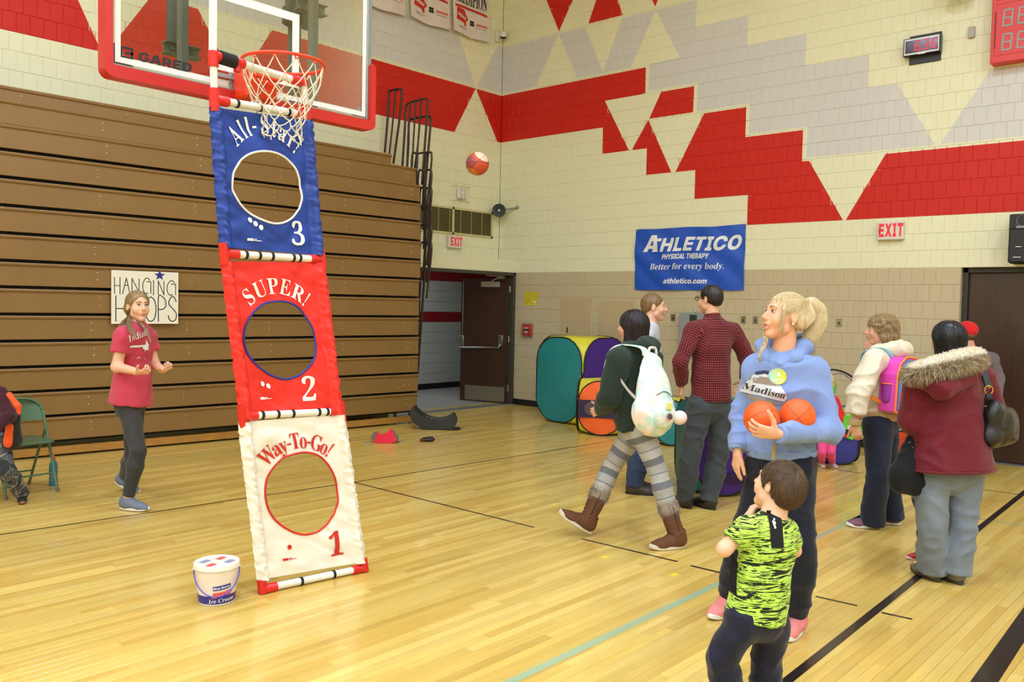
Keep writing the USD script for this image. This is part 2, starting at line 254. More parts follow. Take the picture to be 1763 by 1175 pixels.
SERIF={"A":[85,[[[-2,0,-2,4,6,7,11,17,39,89,44,90,76,12,81,5,86,4,86,0,44,0,44,4,50,4,54,6,55,9,48,26,20,26,14,10,17,5,25,4,25,0],[23,32,46,31,35,60,33,60]]]],"a":[67,[[[4,17,6,22,14,29,25,34,38,38,38,53,35,57,31,58,24,58,20,55,24,47,22,40,18,38,10,39,7,42,6,48,8,53,13,58,25,62,39,62,49,59,54,54,57,45,57,9,63,9,63,5,61,3,53,-1,45,-1,40,3,38,7,32,2,24,-1,14,-1,8,2,5,6],[23,21,24,10,28,8,32,8,38,12,38,33,34,33,26,28]]]],"B":[86,[[[3,0,3,4,11,5,14,10,14,78,12,83,3,85,3,88,52,88,59,87,69,83,76,75,77,71,76,61,70,53,58,49,58,48,70,44,78,37,81,30,81,20,77,11,66,3,54,0],[35,45,36,7,39,5,47,5,54,8,57,13,58,32,54,41,51,43,44,45],[35,50,47,50,54,57,55,73,52,81,49,83,39,84,35,80]]]],"b":[70,[[[2,86,2,89,27,89,27,56,38,62,47,62,55,59,61,53,66,40,66,25,63,15,59,9,51,2,43,-1,33,-1,27,1,22,6,20,6,11,-1,8,-1,8,82],[27,10,32,4,38,4,44,8,46,13,47,43,45,50,39,55,33,55,27,50]]]],"C":[91,[[[5,38,5,52,8,64,15,76,24,84,34,89,43,91,56,91,75,86,80,87,81,91,85,91,85,61,81,61,75,74,66,83,55,87,48,87,38,83,34,78,30,69,28,57,28,35,31,21,35,14,42,8,49,6,58,6,72,11,82,21,84,21,86,19,84,14,72,4,57,-1,42,-1,27,4,21,8,12,18,8,26]]]],"c":[57,[[[4,23,5,42,12,54,18,59,28,63,40,63,48,60,52,56,54,47,53,44,49,41,42,41,39,44,38,56,35,59,28,58,24,54,22,46,22,28,28,13,34,9,39,9,45,9,52,15,55,13,53,9,46,3,35,-1,25,-1,19,1,9,10]]]],"D":[96,[[[3,85,3,88,52,88,68,84,79,77,88,63,91,47,89,27,84,16,75,7,60,1,4,0,4,4,12,5,14,9,14,78,11,84],[35,11,36,7,40,5,47,5,56,8,62,14,67,29,68,52,64,71,56,81,47,84,39,84,36,82,35,78]]]],"d":[72,[[[4,21,5,42,8,50,15,58,24,62,33,62,38,60,40,57,43,57,43,82,41,85,34,86,34,89,62,89,62,10,68,6,68,3,43,-1,42,6,37,1,32,-1,19,0,10,7],[24,18,26,9,31,6,38,7,43,13,43,48,37,55,31,55,27,53,25,50,23,41]]]],"E":[86,[[[3,0,3,3,8,3,13,6,15,14,15,72,13,81,10,84,4,84,3,88,77,88,77,62,74,62,71,74,62,81,52,83,40,83,36,81,35,77,35,48,42,48,48,50,54,58,56,67,59,67,59,23,55,24,55,30,51,39,46,42,35,43,35,11,36,7,40,5,52,5,64,8,74,16,79,27,83,28,78,0]]]],"e":[58,[[[4,23,5,43,9,51,16,58,26,62,36,62,44,59,51,52,54,44,55,33,23,32,23,25,25,17,30,11,35,9,41,9,48,12,52,17,55,15,50,7,45,3,35,-1,21,0,11,7,7,13],[23,49,23,38,39,38,39,49,36,57,30,58,25,55]]]],"f":[41,[[[3,0,3,3,8,4,10,7,10,52,3,53,3,60,10,60,11,77,19,87,24,89,39,90,45,88,51,80,51,74,47,69,40,69,36,72,36,80,38,83,37,86,32,86,29,82,29,60,39,60,39,53,29,52,29,7,33,3,39,3,39,0]]]],"G":[98,[[[5,41,6,57,9,66,16,77,24,84,34,89,43,91,62,90,72,86,78,86,81,91,85,91,85,60,81,60,78,69,67,82,60,86,48,87,40,84,35,79,31,71,28,53,28,38,32,18,40,7,50,3,62,4,66,10,66,31,63,35,53,36,53,39,97,39,97,36,89,35,87,33,85,5,61,-1,44,-1,32,2,24,6,15,14,8,26]]]],"H":[101,[[[3,0,3,4,11,5,14,10,14,78,11,83,3,84,3,88,47,88,47,84,41,84,36,81,36,49,66,49,66,79,63,83,55,84,55,88,98,88,98,84,94,84,89,82,87,77,87,12,89,6,94,4,98,4,98,0,55,0,55,4,63,5,66,11,65,43,35,43,36,8,39,5,47,4,47,0]]]],"h":[74,[[[4,0,4,3,7,3,10,7,10,81,9,84,4,85,4,88,29,88,29,54,39,61,52,62,57,60,62,54,64,47,64,7,67,3,70,3,70,0,39,0,39,3,44,4,45,7,45,48,42,52,35,52,29,46,29,6,35,3,35,0]]]],"I":[50,[[[3,0,3,4,8,4,13,7,15,15,15,76,12,84,3,85,3,88,47,88,47,85,42,85,37,83,35,77,35,13,36,8,39,5,47,4,48,0]]]],"i":[38,[[[4,3,9,4,10,7,10,53,9,56,4,57,4,60,29,60,29,6,35,3,35,0,4,0]],[[10,76,10,84,16,90,23,90,29,84,29,76,23,70,16,70]]]],"k":[69,[[[3,0,3,3,9,4,10,7,10,81,9,84,4,85,4,88,29,88,29,34,31,34,47,51,47,56,40,57,40,60,67,60,67,57,56,54,44,40,66,7,73,3,73,0,41,0,41,3,46,4,46,8,32,27,29,26,29,6,35,3,35,0]]]],"l":[39,[[[4,0,4,3,9,4,10,7,10,81,9,84,4,85,4,88,29,88,29,6,35,3,35,0]]]],"M":[123,[[[3,0,3,4,8,4,13,7,15,15,15,75,13,83,3,85,3,88,36,88,58,34,61,30,63,30,86,87,119,88,119,85,110,82,108,74,108,15,109,8,114,4,119,4,119,0,77,0,77,4,86,6,88,11,87,73,85,71,56,0,52,0,49,6,23,70,20,72,20,14,22,7,27,4,33,4,33,0]]]],"m":[107,[[[4,0,4,3,7,3,10,7,10,53,7,57,4,57,4,60,28,60,29,53,39,61,51,62,56,60,62,52,68,58,77,62,89,61,94,57,97,50,98,41,98,6,104,3,104,0,73,0,73,3,78,4,79,7,79,48,76,52,69,52,63,46,63,7,64,4,69,3,69,0,39,0,39,3,42,3,45,8,45,46,41,52,34,52,28,45,28,9,30,4,34,3,34,0]]]],"N":[96,[[[4,0,4,4,8,4,13,6,15,13,15,74,8,84,4,85,4,88,31,88,75,34,76,76,75,81,72,84,64,85,64,88,93,88,93,85,85,84,82,79,82,-2,78,-2,73,3,64,16,22,65,21,10,24,5,32,4,32,0]]]],"n":[74,[[[4,0,4,3,7,3,10,7,10,53,7,57,4,57,4,60,29,60,30,54,35,59,43,62,52,62,57,60,61,56,64,47,64,7,67,3,70,3,70,0,39,0,39,3,44,4,45,7,45,48,42,52,35,52,29,46,29,6,35,3,35,0]]]],"O":[102,[[[5,41,7,60,15,75,25,84,44,91,63,90,77,84,87,75,91,69,96,55,96,35,89,18,83,11,75,5,57,-1,44,-1,35,1,21,9,11,21,7,30],[28,55,29,29,32,17,37,9,42,5,48,3,56,3,61,5,67,11,71,20,73,31,73,59,67,78,60,85,54,87,46,87,39,84,34,78,30,68]]]],"o":[65,[[[4,23,4,39,6,46,14,57,23,62,38,63,45,61,55,53,59,46,61,39,61,22,55,9,45,1,38,-1,27,-1,17,3,11,8,7,14],[25,55,23,15,24,9,28,4,36,3,39,5,42,13,43,31,41,53,37,58,30,59]]]],"P":[81,[[[3,0,3,4,11,5,14,10,14,78,11,83,3,84,3,88,53,88,64,86,70,83,76,77,79,70,79,58,75,50,68,44,60,41,35,40,36,8,39,5,47,4,47,0],[35,46,48,46,54,50,56,55,57,65,55,76,51,81,47,83,38,83,35,79]]]],"p":[72,[[[3,-26,3,-23,7,-23,10,-18,10,54,7,58,4,58,4,61,28,61,29,54,34,60,40,63,49,63,56,60,64,51,68,37,67,21,63,10,57,3,49,-1,39,-1,29,5,29,-19,31,-22,38,-23,38,-26],[30,12,33,7,40,6,46,10,48,16,49,23,48,45,45,53,42,55,34,54,29,48]]]],"r":[56,[[[4,0,4,3,9,4,10,7,10,53,9,56,4,57,4,60,28,60,29,51,39,61,42,62,52,61,56,55,56,48,53,44,45,43,39,50,35,50,29,42,29,7,33,3,38,3,38,0]]]],"R":[92,[[[3,0,3,4,11,5,14,10,14,78,11,83,3,84,3,88,52,88,63,86,74,81,80,72,81,68,80,57,73,48,68,45,62,44,62,42,83,10,89,4,93,4,93,0,65,0,38,41,35,40,35,13,36,8,39,5,47,4,47,0],[35,46,49,46,53,48,57,53,59,61,58,73,56,78,51,82,40,83,36,81]]]],"S":[76,[[[8,31,12,31,15,20,19,13,29,5,42,4,48,6,52,10,54,16,54,21,52,26,48,30,23,42,12,53,10,58,10,73,13,80,20,87,26,90,42,91,59,87,62,91,66,91,66,63,62,63,59,73,53,81,42,87,34,87,28,85,25,82,23,76,24,69,28,64,57,50,67,40,70,26,68,16,64,9,54,2,44,-1,31,-1,19,3,13,3,12,-1,8,-1]]]],"s":[56,[[[7,21,11,20,14,11,21,5,30,4,36,7,37,16,32,21,18,27,10,34,7,41,7,48,10,55,19,62,32,63,37,61,43,61,44,63,47,63,47,44,44,44,42,51,35,58,25,59,20,53,20,50,23,45,40,37,47,31,50,23,50,16,47,7,42,2,34,-1,25,-1,15,3,11,2,10,-1,7,-1]]]],"T":[82,[[[2,62,2,88,79,88,79,61,76,62,75,70,72,76,68,80,57,84,51,83,51,11,55,4,63,3,63,0,18,0,18,3,26,4,30,10,30,84,23,84,14,80,10,76,7,70,6,62,5,61]]]],"t":[44,[[[4,55,4,59,20,75,23,81,25,83,28,83,28,61,40,61,40,55,28,54,28,12,30,9,35,9,40,15,43,14,40,7,34,1,28,-1,19,-1,12,3,9,12,9,54]]]],"U":[95,[[[3,86,3,89,47,89,46,86,38,85,35,80,35,22,41,9,49,6,58,6,67,9,72,14,76,27,76,78,72,85,64,86,64,89,92,89,92,86,84,84,82,80,81,23,76,10,70,4,56,-1,40,-1,25,4,19,10,14,25,14,79,12,84,7,86]]]],"V":[83,[[[-3,85,-3,88,41,88,41,85,35,85,30,82,30,76,44,44,48,31,50,29,69,79,67,84,58,85,58,88,86,88,86,85,80,84,75,78,45,-2,41,-2,39,1,6,80,2,84]]]],"v":[59,[[[-1,57,-1,60,32,60,32,57,27,57,25,55,25,52,36,26,38,28,47,53,45,56,39,57,39,60,59,60,59,57,53,54,50,48,31,-1,27,-1,26,1,6,53,4,56]]]],"W":[118,[[[-3,85,-3,88,35,88,35,85,31,85,27,82,27,78,40,37,43,32,58,67,55,80,51,84,44,85,44,88,85,88,85,85,80,85,76,82,76,78,92,34,93,34,106,76,106,82,102,85,97,85,97,88,121,88,121,85,117,84,112,77,87,-1,86,-2,82,-1,61,58,53,41,39,2,37,-2,33,-2,6,78,2,84]]]],"y":[58,[[[-1,-20,-1,-12,4,-7,12,-8,14,-10,15,-19,18,-19,22,-15,27,-2,26,4,14,30,8,48,5,54,2,57,-1,57,-1,60,31,60,31,57,27,57,25,55,25,51,36,25,46,51,46,55,44,57,39,57,39,60,58,60,58,57,54,56,52,53,31,-7,24,-21,18,-26,7,-27,4,-26]]]],"1":[73,[[[6,71,6,77,10,77,22,83,34,93,49,93,49,13,50,9,53,7,66,7,66,0,13,0,13,7,26,7,29,9,30,13,30,78,28,79,20,69,16,67,10,67]]]],"2":[73,[[[5,0,5,14,26,34,36,46,42,57,44,67,44,75,42,82,37,86,31,86,24,81,22,73,22,64,11,65,7,68,5,72,5,80,7,84,15,91,26,94,41,94,54,90,60,85,63,79,62,63,54,50,18,15,51,14,57,19,59,27,67,27,66,0]]]],"3":[73,[[[4,19,7,23,15,25,16,16,20,11,25,9,36,9,44,14,47,25,46,34,40,41,31,44,18,44,18,52,31,52,37,54,40,57,43,63,44,71,42,81,36,86,27,85,22,76,22,66,15,66,6,71,5,73,6,84,12,90,25,94,41,94,52,91,57,88,63,79,63,66,60,60,55,55,46,50,57,45,65,37,67,23,65,15,62,10,55,4,45,0,23,-1,15,1,6,7,4,10]]]],"!":[35,[[[11,1,9,10,12,16,20,17,24,15,25,3,22,0,14,-1]],[[14,26,11,93,24,93,21,26]]]],"-":[42,[[[5,40,37,40,37,30,5,30]]]],".":[35,[[[11,1,9,10,12,16,20,17,24,15,25,3,22,0,14,-1]]]]}
SANS={"A":[97,[[[0,0,32,95,65,95,97,0,69,0,65,16,63,17,32,17,27,0],[47,69,39,36,58,36,50,69]]]],"a":[75,[[[3,14,3,24,9,34,20,39,41,41,44,42,46,46,43,51,34,52,28,49,27,45,6,45,7,54,15,64,30,69,45,69,60,64,66,58,69,50,69,0,46,0,45,7,39,1,34,-1,18,-1,8,4],[26,17,30,14,41,15,46,21,46,29,29,26,25,22]]]],"B":[85,[[[6,95,54,95,63,93,74,86,79,76,79,66,74,56,64,50,72,47,79,40,82,32,82,22,78,12,71,5,56,0,6,0],[30,20,50,19,56,23,57,32,52,38,49,39,30,39],[30,58,46,57,50,58,54,64,53,72,47,76,30,76]]]],"b":[80,[[[6,95,30,95,30,61,38,67,52,69,63,65,71,57,76,46,77,26,72,11,64,2,54,-2,43,-2,36,1,31,7,30,0,6,0],[29,39,31,22,38,17,45,17,51,22,53,28,53,38,51,45,47,49,38,50,31,45]]]],"C":[95,[[[3,38,3,55,8,73,17,85,30,93,42,96,56,96,65,94,78,87,84,81,90,70,92,59,67,59,64,68,61,71,53,74,46,74,37,71,30,62,28,53,29,35,33,27,41,21,53,20,61,23,66,29,67,35,92,35,90,24,84,13,78,7,65,0,56,-2,41,-2,24,4,16,10,11,16,6,26]]]],"c":[75,[[[3,27,3,40,8,54,14,61,28,68,42,69,52,67,60,63,67,56,71,47,71,40,49,40,46,48,41,50,33,49,28,43,27,27,31,19,35,17,45,18,49,24,49,27,71,27,71,20,67,11,60,4,49,-1,31,-2,16,4,8,13]]]],"D":[93,[[[6,95,56,94,67,90,78,82,84,74,88,65,90,55,90,40,87,27,76,11,63,3,50,0,6,0],[31,22,46,21,54,23,61,29,63,33,65,42,64,59,61,66,51,73,31,74]]]],"d":[81,[[[3,26,3,40,5,49,9,57,17,65,28,69,35,69,46,65,51,60,51,95,75,95,75,0,51,0,50,7,46,2,37,-2,27,-2,20,0,15,3,8,11],[27,39,29,22,35,17,43,17,48,20,51,25,52,36,49,45,45,49,36,50,29,45]]]],"E":[82,[[[6,95,78,95,78,74,31,73,31,58,74,58,74,38,31,38,31,21,78,21,78,0,6,0]]]],"e":[75,[[[3,26,3,40,10,56,21,65,31,68,44,68,59,62,69,50,72,40,72,27,26,27,29,18,36,15,46,16,50,21,71,21,71,17,68,11,62,5,53,0,45,-2,31,-2,15,5,8,13],[30,49,27,41,50,42,48,47,41,51,35,51]]]],"G":[96,[[[3,39,3,55,8,73,18,86,30,93,41,96,56,96,65,94,78,87,85,80,89,73,91,62,66,62,65,67,60,72,53,74,46,74,37,71,31,64,29,59,28,41,30,32,36,24,46,20,59,21,66,26,68,31,67,34,50,34,50,52,92,52,92,32,89,21,85,14,77,6,68,1,57,-2,41,-2,22,5,14,12,8,21]]]],"g":[81,[[[3,27,3,41,6,52,13,62,17,65,28,69,35,69,44,66,50,60,51,67,75,67,75,-2,71,-15,63,-23,47,-28,32,-28,23,-26,13,-20,7,-10,6,-5,29,-5,31,-9,35,-11,43,-11,50,-6,51,9,49,9,46,4,40,1,35,0,23,1,14,6,10,10,5,19],[27,40,29,24,33,20,41,19,45,20,51,28,52,36,50,44,45,49,42,50,33,49,29,45]]]],"H":[95,[[[6,95,31,95,31,59,63,59,64,95,89,95,89,0,64,0,63,38,31,38,31,0,6,0]]]],"h":[80,[[[6,95,30,95,30,59,38,66,46,69,60,68,70,60,74,48,73,0,50,0,50,41,46,48,42,49,34,48,30,42,30,1,6,0]]]],"I":[54,[[[3,20,15,21,15,74,3,75,3,95,51,95,51,75,40,74,40,21,51,20,51,0,3,0]]]],"i":[36,[[[5,81,5,88,7,92,14,96,25,95,29,92,31,88,30,79,28,76,22,73,11,74]],[[6,67,30,67,30,0,6,0]]]],"L":[75,[[[6,95,31,95,31,21,72,21,72,0,6,0]]]],"l":[39,[[[6,95,30,95,30,21,32,18,37,18,37,0,23,0,15,2,9,7,6,14]]]],"m":[119,[[[6,67,29,67,30,58,39,67,45,69,54,69,63,65,68,59,69,56,76,65,85,69,95,69,103,66,108,62,113,51,113,0,89,0,89,42,86,48,80,50,74,48,71,42,71,0,48,0,48,42,45,48,39,50,33,48,30,42,30,0,6,0]]]],"N":[96,[[[6,95,31,95,65,39,66,95,90,95,90,0,65,0,31,55,30,0,6,0]]]],"n":[80,[[[6,68,30,68,31,59,36,65,46,69,56,69,64,66,70,60,74,48,74,1,50,0,50,42,46,48,38,49,34,48,30,41,30,1,6,0]]]],"O":[97,[[[3,38,3,55,8,73,15,83,22,89,36,95,56,96,73,90,85,79,92,65,94,55,94,39,89,21,80,9,73,4,61,-1,41,-2,22,5,15,11,8,21],[28,53,30,32,37,23,45,20,52,20,60,23,66,30,69,41,69,53,67,62,64,67,60,71,52,74,45,74,37,71,33,67,29,59]]]],"o":[78,[[[3,27,3,40,8,54,17,63,28,68,43,69,53,67,61,63,69,55,74,44,75,28,70,13,60,3,51,-1,32,-2,18,3,8,13],[27,38,29,22,36,17,43,17,49,22,51,29,51,38,46,48,41,50,37,50,30,46]]]],"P":[84,[[[6,95,58,94,72,87,78,80,81,73,82,68,81,52,78,45,72,38,58,31,31,30,31,0,6,0],[31,51,47,50,53,52,58,59,57,69,53,73,47,75,31,75]]]],"p":[80,[[[6,67,30,67,31,61,36,66,41,68,45,69,57,68,69,60,76,46,77,41,76,21,72,11,65,3,57,-1,45,-2,38,0,32,5,32,7,30,7,30,-27,6,-27],[29,40,31,22,39,17,45,17,51,22,53,29,53,39,51,45,47,49,38,50,31,45]]]],"R":[87,[[[6,95,53,95,68,90,76,83,81,73,82,57,76,43,67,36,84,3,84,0,59,0,43,31,31,31,31,0,6,0],[31,51,47,50,53,52,58,59,57,69,53,73,47,75,31,75]]]],"r":[53,[[[6,67,29,67,30,59,37,66,52,67,52,49,38,48,32,43,30,39,30,0,6,0]]]],"S":[87,[[[6,17,4,31,28,31,28,27,32,21,40,18,49,18,55,20,59,26,59,30,55,34,23,42,17,45,9,53,6,61,6,72,9,80,17,89,31,95,51,96,63,93,75,84,80,74,81,68,80,64,59,64,56,72,48,76,37,75,31,69,31,64,34,61,41,58,55,56,68,52,76,47,80,42,83,33,83,23,80,14,72,5,65,1,52,-2,35,-2,26,0,17,4,10,10]]]],"s":[71,[[[3,17,3,22,26,22,27,18,33,14,40,14,45,18,45,21,43,23,17,28,7,35,4,42,4,51,6,57,13,64,22,68,42,69,57,64,65,56,67,45,45,45,44,50,38,53,32,53,28,49,28,46,32,43,56,39,62,36,67,31,69,26,68,14,60,4,44,-2,24,-1,11,5,7,9]]]],"T":[85,[[[3,74,3,95,82,95,82,74,55,74,55,0,30,0,30,74]]]],"t":[53,[[[1,67,13,68,13,86,37,86,37,68,51,67,51,49,37,48,37,21,40,19,50,19,50,0,25,1,20,3,16,7,13,14,13,48,1,49]]]],"U":[92,[[[6,95,30,94,30,32,32,26,37,21,43,19,50,19,56,21,61,26,63,31,63,95,87,94,87,28,82,14,76,7,60,-1,39,-2,21,4,12,12,6,27]]]],"u":[80,[[[6,67,30,67,30,25,34,19,42,18,48,21,50,27,50,67,74,67,74,-1,51,-1,49,8,42,1,34,-2,24,-2,13,3,7,13,6,18]]]],"w":[112,[[[20,4,0,67,25,67,33,30,35,27,36,27,45,67,66,67,74,39,76,26,77,26,86,67,112,67,92,1,67,0,57,36,56,36,45,0,20,0]]]],"X":[94,[[[0,0,33,48,4,93,4,95,31,95,45,71,47,70,63,95,90,95,90,93,61,49,94,0,65,0,51,24,47,28,28,0]]]],"Y":[93,[[[0,94,28,95,47,59,65,95,93,95,59,34,59,0,35,0,35,34]]]],"y":[75,[[[25,2,0,67,25,67,36,27,38,27,40,30,50,66,75,67,47,-10,40,-22,33,-26,8,-27,8,-8,22,-8,25,-3]]]],"f":[54,[[[1,49,1,67,14,68,14,80,16,86,22,92,31,95,52,95,52,77,41,76,38,72,38,68,52,67,52,49,38,49,38,0,14,0,14,49]]]],"v":[75,[[[0,66,1,68,25,67,36,27,38,24,50,66,52,68,75,68,72,56,51,0,24,0]]]],".":[35,[[[5,8,5,15,7,19,14,24,21,24,25,22,30,15,30,8,28,4,21,-1,14,-1,10,1]]]]}
# ------------------------------------------------------------------ the hall
H = .2032; U = H * 2 / 3; Z0 = 11 * H
CREAM, RED, GREY, TAN = (233, 228, 190), (202, 32, 14), (212, 208, 199), (197, 179, 143)
m_block = painted('block_paint', rough=.5, spec=.35, bump=.22, bscale=140)
def region_split(cell, regions, base):
    out, rem = [], cell
    for col, poly, pp in regions[::-1]:
        if not pp.intersects(rem): continue
        inter = rem.intersection(poly)
        if inter.area > 1e-6:
            out.append((col, inter)); rem = rem.difference(poly)
        if rem.area < 1e-6: return out
    out.append((base, rem)); return out
def block_wall(name, P, n, s_rng, r_rng, regions, keep, base_of, holes=None, wide=None):
    """A wall of scored concrete blocks. P(s, z): point on the face (arrays), n: the normal into the room; regions: painted shapes in (units along, courses up)."""
    regs = [(lin(c), Polygon(p).buffer(0), prep(Polygon(p).buffer(0))) for c, p in regions]
    root = thing(name, kind='structure')
    n = V(n)
    def colours(poly): return region_split(poly, regs, base_of(poly.centroid.y))
    blocks = []
    jh, jv, ch = .0036, .0022, .003
    for r in range(*r_rng):
        off = 0.0 if r % 2 else .5
        xs = np.arange(s_rng[0] - off, s_rng[1] + .01, 1.0)
        cells = [(max(x, s_rng[0]), min(x + 1, s_rng[1])) for x in xs if min(x + 1, s_rng[1]) - max(x, s_rng[0]) > .05]
        if wide: cells = wide(r, cells)
        for s0, s1 in cells:
            c = sbox(s0, r, s1, r + 1)
            if not keep((s0 + s1) / 2, r + .5): continue
            if holes is not None:
                if holes.contains(c.buffer(-.05)): continue
                if holes.intersects(c.buffer(-.02)):
                    c = c.difference(holes)
                    if c.area < .05: continue
                    s0, r0, s1, r1 = c.bounds
                else: r0, r1 = r, r + 1
            else: r0, r1 = r, r + 1
            a, b, z0, z1 = s0 * U + jv, s1 * U - jv, Z0 + r0 * H + jh, Z0 + r1 * H - jh
            if b - a < .01 or z1 - z0 < .01: continue
            inner = sbox((a + ch) / U, (z0 + ch - Z0) / H, (b - ch) / U, (z1 - ch - Z0) / H)
            vs, fs, cs, k = [], [], [], 0
            for col, g in colours(inner):
                for q in getattr(g, 'geoms', [g]):
                    if q.geom_type != 'Polygon' or q.area < 1e-6: continue
                    v, f = tri(q)
                    X = P(v[:, 0] * U, Z0 + v[:, 1] * H); vs.append(X)
                    if np.dot(np.cross(X[f[0, 1]] - X[f[0, 0]], X[f[0, 2]] - X[f[0, 0]]), n) < 0: f = f[:, ::-1]
                    fs.append(f + k); cs.append(np.tile(col, (len(v), 1))); k += len(v)
            I = [(a + ch, z0 + ch), (b - ch, z0 + ch), (b - ch, z1 - ch), (a + ch, z1 - ch)]
            O = [(a, z0), (b, z0), (b, z1), (a, z1)]
            for e in range(4):
                q = [I[e], I[(e + 1) % 4], O[(e + 1) % 4], O[e]]
                X = P(np.array([w[0] for w in q]), np.array([w[1] for w in q])) - n * np.array([0, 0, 1, 1])[:, None] * .0045
                mid = np.mean([O[e], O[(e + 1) % 4]], 0)
                pt = Point(mid[0] / U, (mid[1] - Z0) / H)
                col = next((c_ for c_, g, pp in regs[::-1] if pp.contains(pt)), base_of(pt.y))
                f = np.array([[0, 1, 2], [0, 2, 3]])
                if np.dot(np.cross(X[1] - X[0], X[2] - X[0]), n) < 0: f = f[:, ::-1]
                vs.append(X); fs.append(f + k); cs.append(np.tile(col, (4, 1))); k += 4
            ctr = P(np.array([(a + b) / 2]), np.array([(z0 + z1) / 2]))[0]
            pr = proj(ctr)
            inview = pr[2] > 0 and -20 < pr[0] < 1783 and -20 < pr[1] < 1195
            size = (b - a) / max(pr[2], .1) ** 2 if inview else 0
            blocks.append((size, np.vstack(vs), np.vstack(fs), np.vstack(cs)))
    order = sorted(range(len(blocks)), key=lambda i: -blocks[i][0])
    for i in order[:300]:
        part(root, 'block', (blocks[i][1], blocks[i][2]), m_block, attr=blocks[i][3])
    rest = [blocks[i] for i in order[300:]]
    if rest:
        part(root, 'blocks', merge([(b[1], b[2]) for b in rest]), m_block, attr=np.vstack([b[3] for b in rest]), kind='stuff')
    # the painted body of the wall behind the joints
    full = sbox(s_rng[0], -11, s_rng[1], (CEIL - Z0) / H)
    if holes is not None: full = full.difference(holes)
    vs, fs, cs, k = [], [], [], 0
    for strip, bc in ((sbox(-1, -11, 999, 0), base_of(-1)), (sbox(-1, 0, 999, 99), base_of(1))):
        for col, g in region_split(full.intersection(strip), regs, bc):
            for q in getattr(g, 'geoms', [g]):
                if q.geom_type != 'Polygon': continue
                v, f = tri(q); X = P(v[:, 0] * U, Z0 + v[:, 1] * H) - n * .0045
                if np.dot(np.cross(X[f[0, 1]] - X[f[0, 0]], X[f[0, 2]] - X[f[0, 0]]), n) < 0: f = f[:, ::-1]
                vs.append(X); fs.append(f + k); cs.append(np.tile(np.array(col) * .9, (len(v), 1))); k += len(v)
    part(root, 'masonry', (np.vstack(vs), np.vstack(fs)), m_block, attr=np.vstack(cs))
    return root
lo, hi = lin(TAN), lin(CREAM)
# right-hand wall, plane x = 0
right_paint = [
 (GREY, [(0, 15.12), (21.9, 15.12), (21.9, 13.15), (27.95, 13.15), (27.95, 11.15), (33.95, 11.15), (33.95, 9.12), (40, 9.12), (40, 7.12), (76, 7.12), (76, 11), (45.55, 11), (45.55, 13), (39.55, 13), (39.55, 15), (33.45, 15), (33.45, 17), (27.5, 17), (27.5, 18.9), (0, 18.9)]),
 (CREAM, [(9.0, 18.9), (5.65, 15.12), (11.95, 15.12)]), (CREAM, [(13, 18.9), (18.15, 18.9), (15.6, 15.2)]), (CREAM, [(22.5, 18.9), (19.5, 15.12), (25.7, 15.12)]),
 (CREAM, [(48.1, 11), (55.6, 11), (51.9, 7.14), (51.5, 7.14)]),
 (RED, [(0, 11), (15.85, 11), (15.85, 9), (19.5, 9), (16, 13), (21.45, 13), (21.45, 14.9), (0, 14.9)]),
 (RED, [(19.85, 9), (21.95, 11.05), (25.05, 7.06), (21.85, 7.06), (21.85, 9)]),
 (RED, [(22.05, 11.12), (23.5, 12.92), (27.5, 12.92), (27.5, 11.12)]),
 (RED, [(25.55, 7.06), (28.8, 10.92), (33.55, 10.92), (33.55, 8.92), (39.55, 8.92), (39.55, 6.92), (40.25, 6.92), (43.7, 3.03), (34.03, 3.03), (34.03, 5.04), (27.95, 5.04), (27.95, 7.06)]),
 (RED, [(43.97, 3.03), (47.35, 6.88), (76, 6.88), (76, 3.03)]),
 (RED, [(9.05, 19.1), (4.2, 25.6), (15, 25.6)]), (RED, [(13.4, 19.12), (18.2, 19.12), (15.85, 23)]), (RED, [(22.43, 19.15), (17.6, 25.6), (27.3, 25.6)])]
hole_r = sbox(54, -11.5, 68, 0)
block_wall('wall_right', lambda s, z: np.stack([np.zeros_like(s), -s, z], -1), (-1, 0, 0), (0, 76), (-11, 26), right_paint, lambda s, r: True,
           lambda r: lo if r < 0 else hi, holes=hole_r,
           wide=lambda r, cells: [c for c in cells if not (r < 0 and r % 2 and 51.9 < c[0] < 53.6)] + ([(52., 54.)] if r < 0 and r % 2 else []))
# left-hand wall, plane y = 0
left_paint = [
 (GREY, [(0, 15.12), (44, 15.12), (41, 18.9), (0, 18.9)]), (CREAM, [(.95, 18.9), (8, 18.9), (4.85, 15.14), (4.55, 15.14)]),
 (RED, [(0, 11), (.65, 11), (4.72, 14.88), (8.25, 11), (36.8, 11), (33.2, 14.88), (0, 14.88)]),
 (CREAM, [(4.72, 14.9), (.65, 11), (8.25, 11)]),
 (RED, [(37.2, 11), (49.1, 11), (45.2, 14.88), (40.9, 14.88)]),
 (RED, [(49.5, 11), (52.4, 14.88), (90, 14.88), (90, 11)])]
block_wall('wall_left', lambda s, z: np.stack([-s, np.zeros_like(s), z], -1), (0, -1, 0), (0, 90), (0, 26), left_paint, lambda s, r: s < 24 or r > 6,
           lambda r: hi, holes=sbox(-1, -11.5, 20, .9))
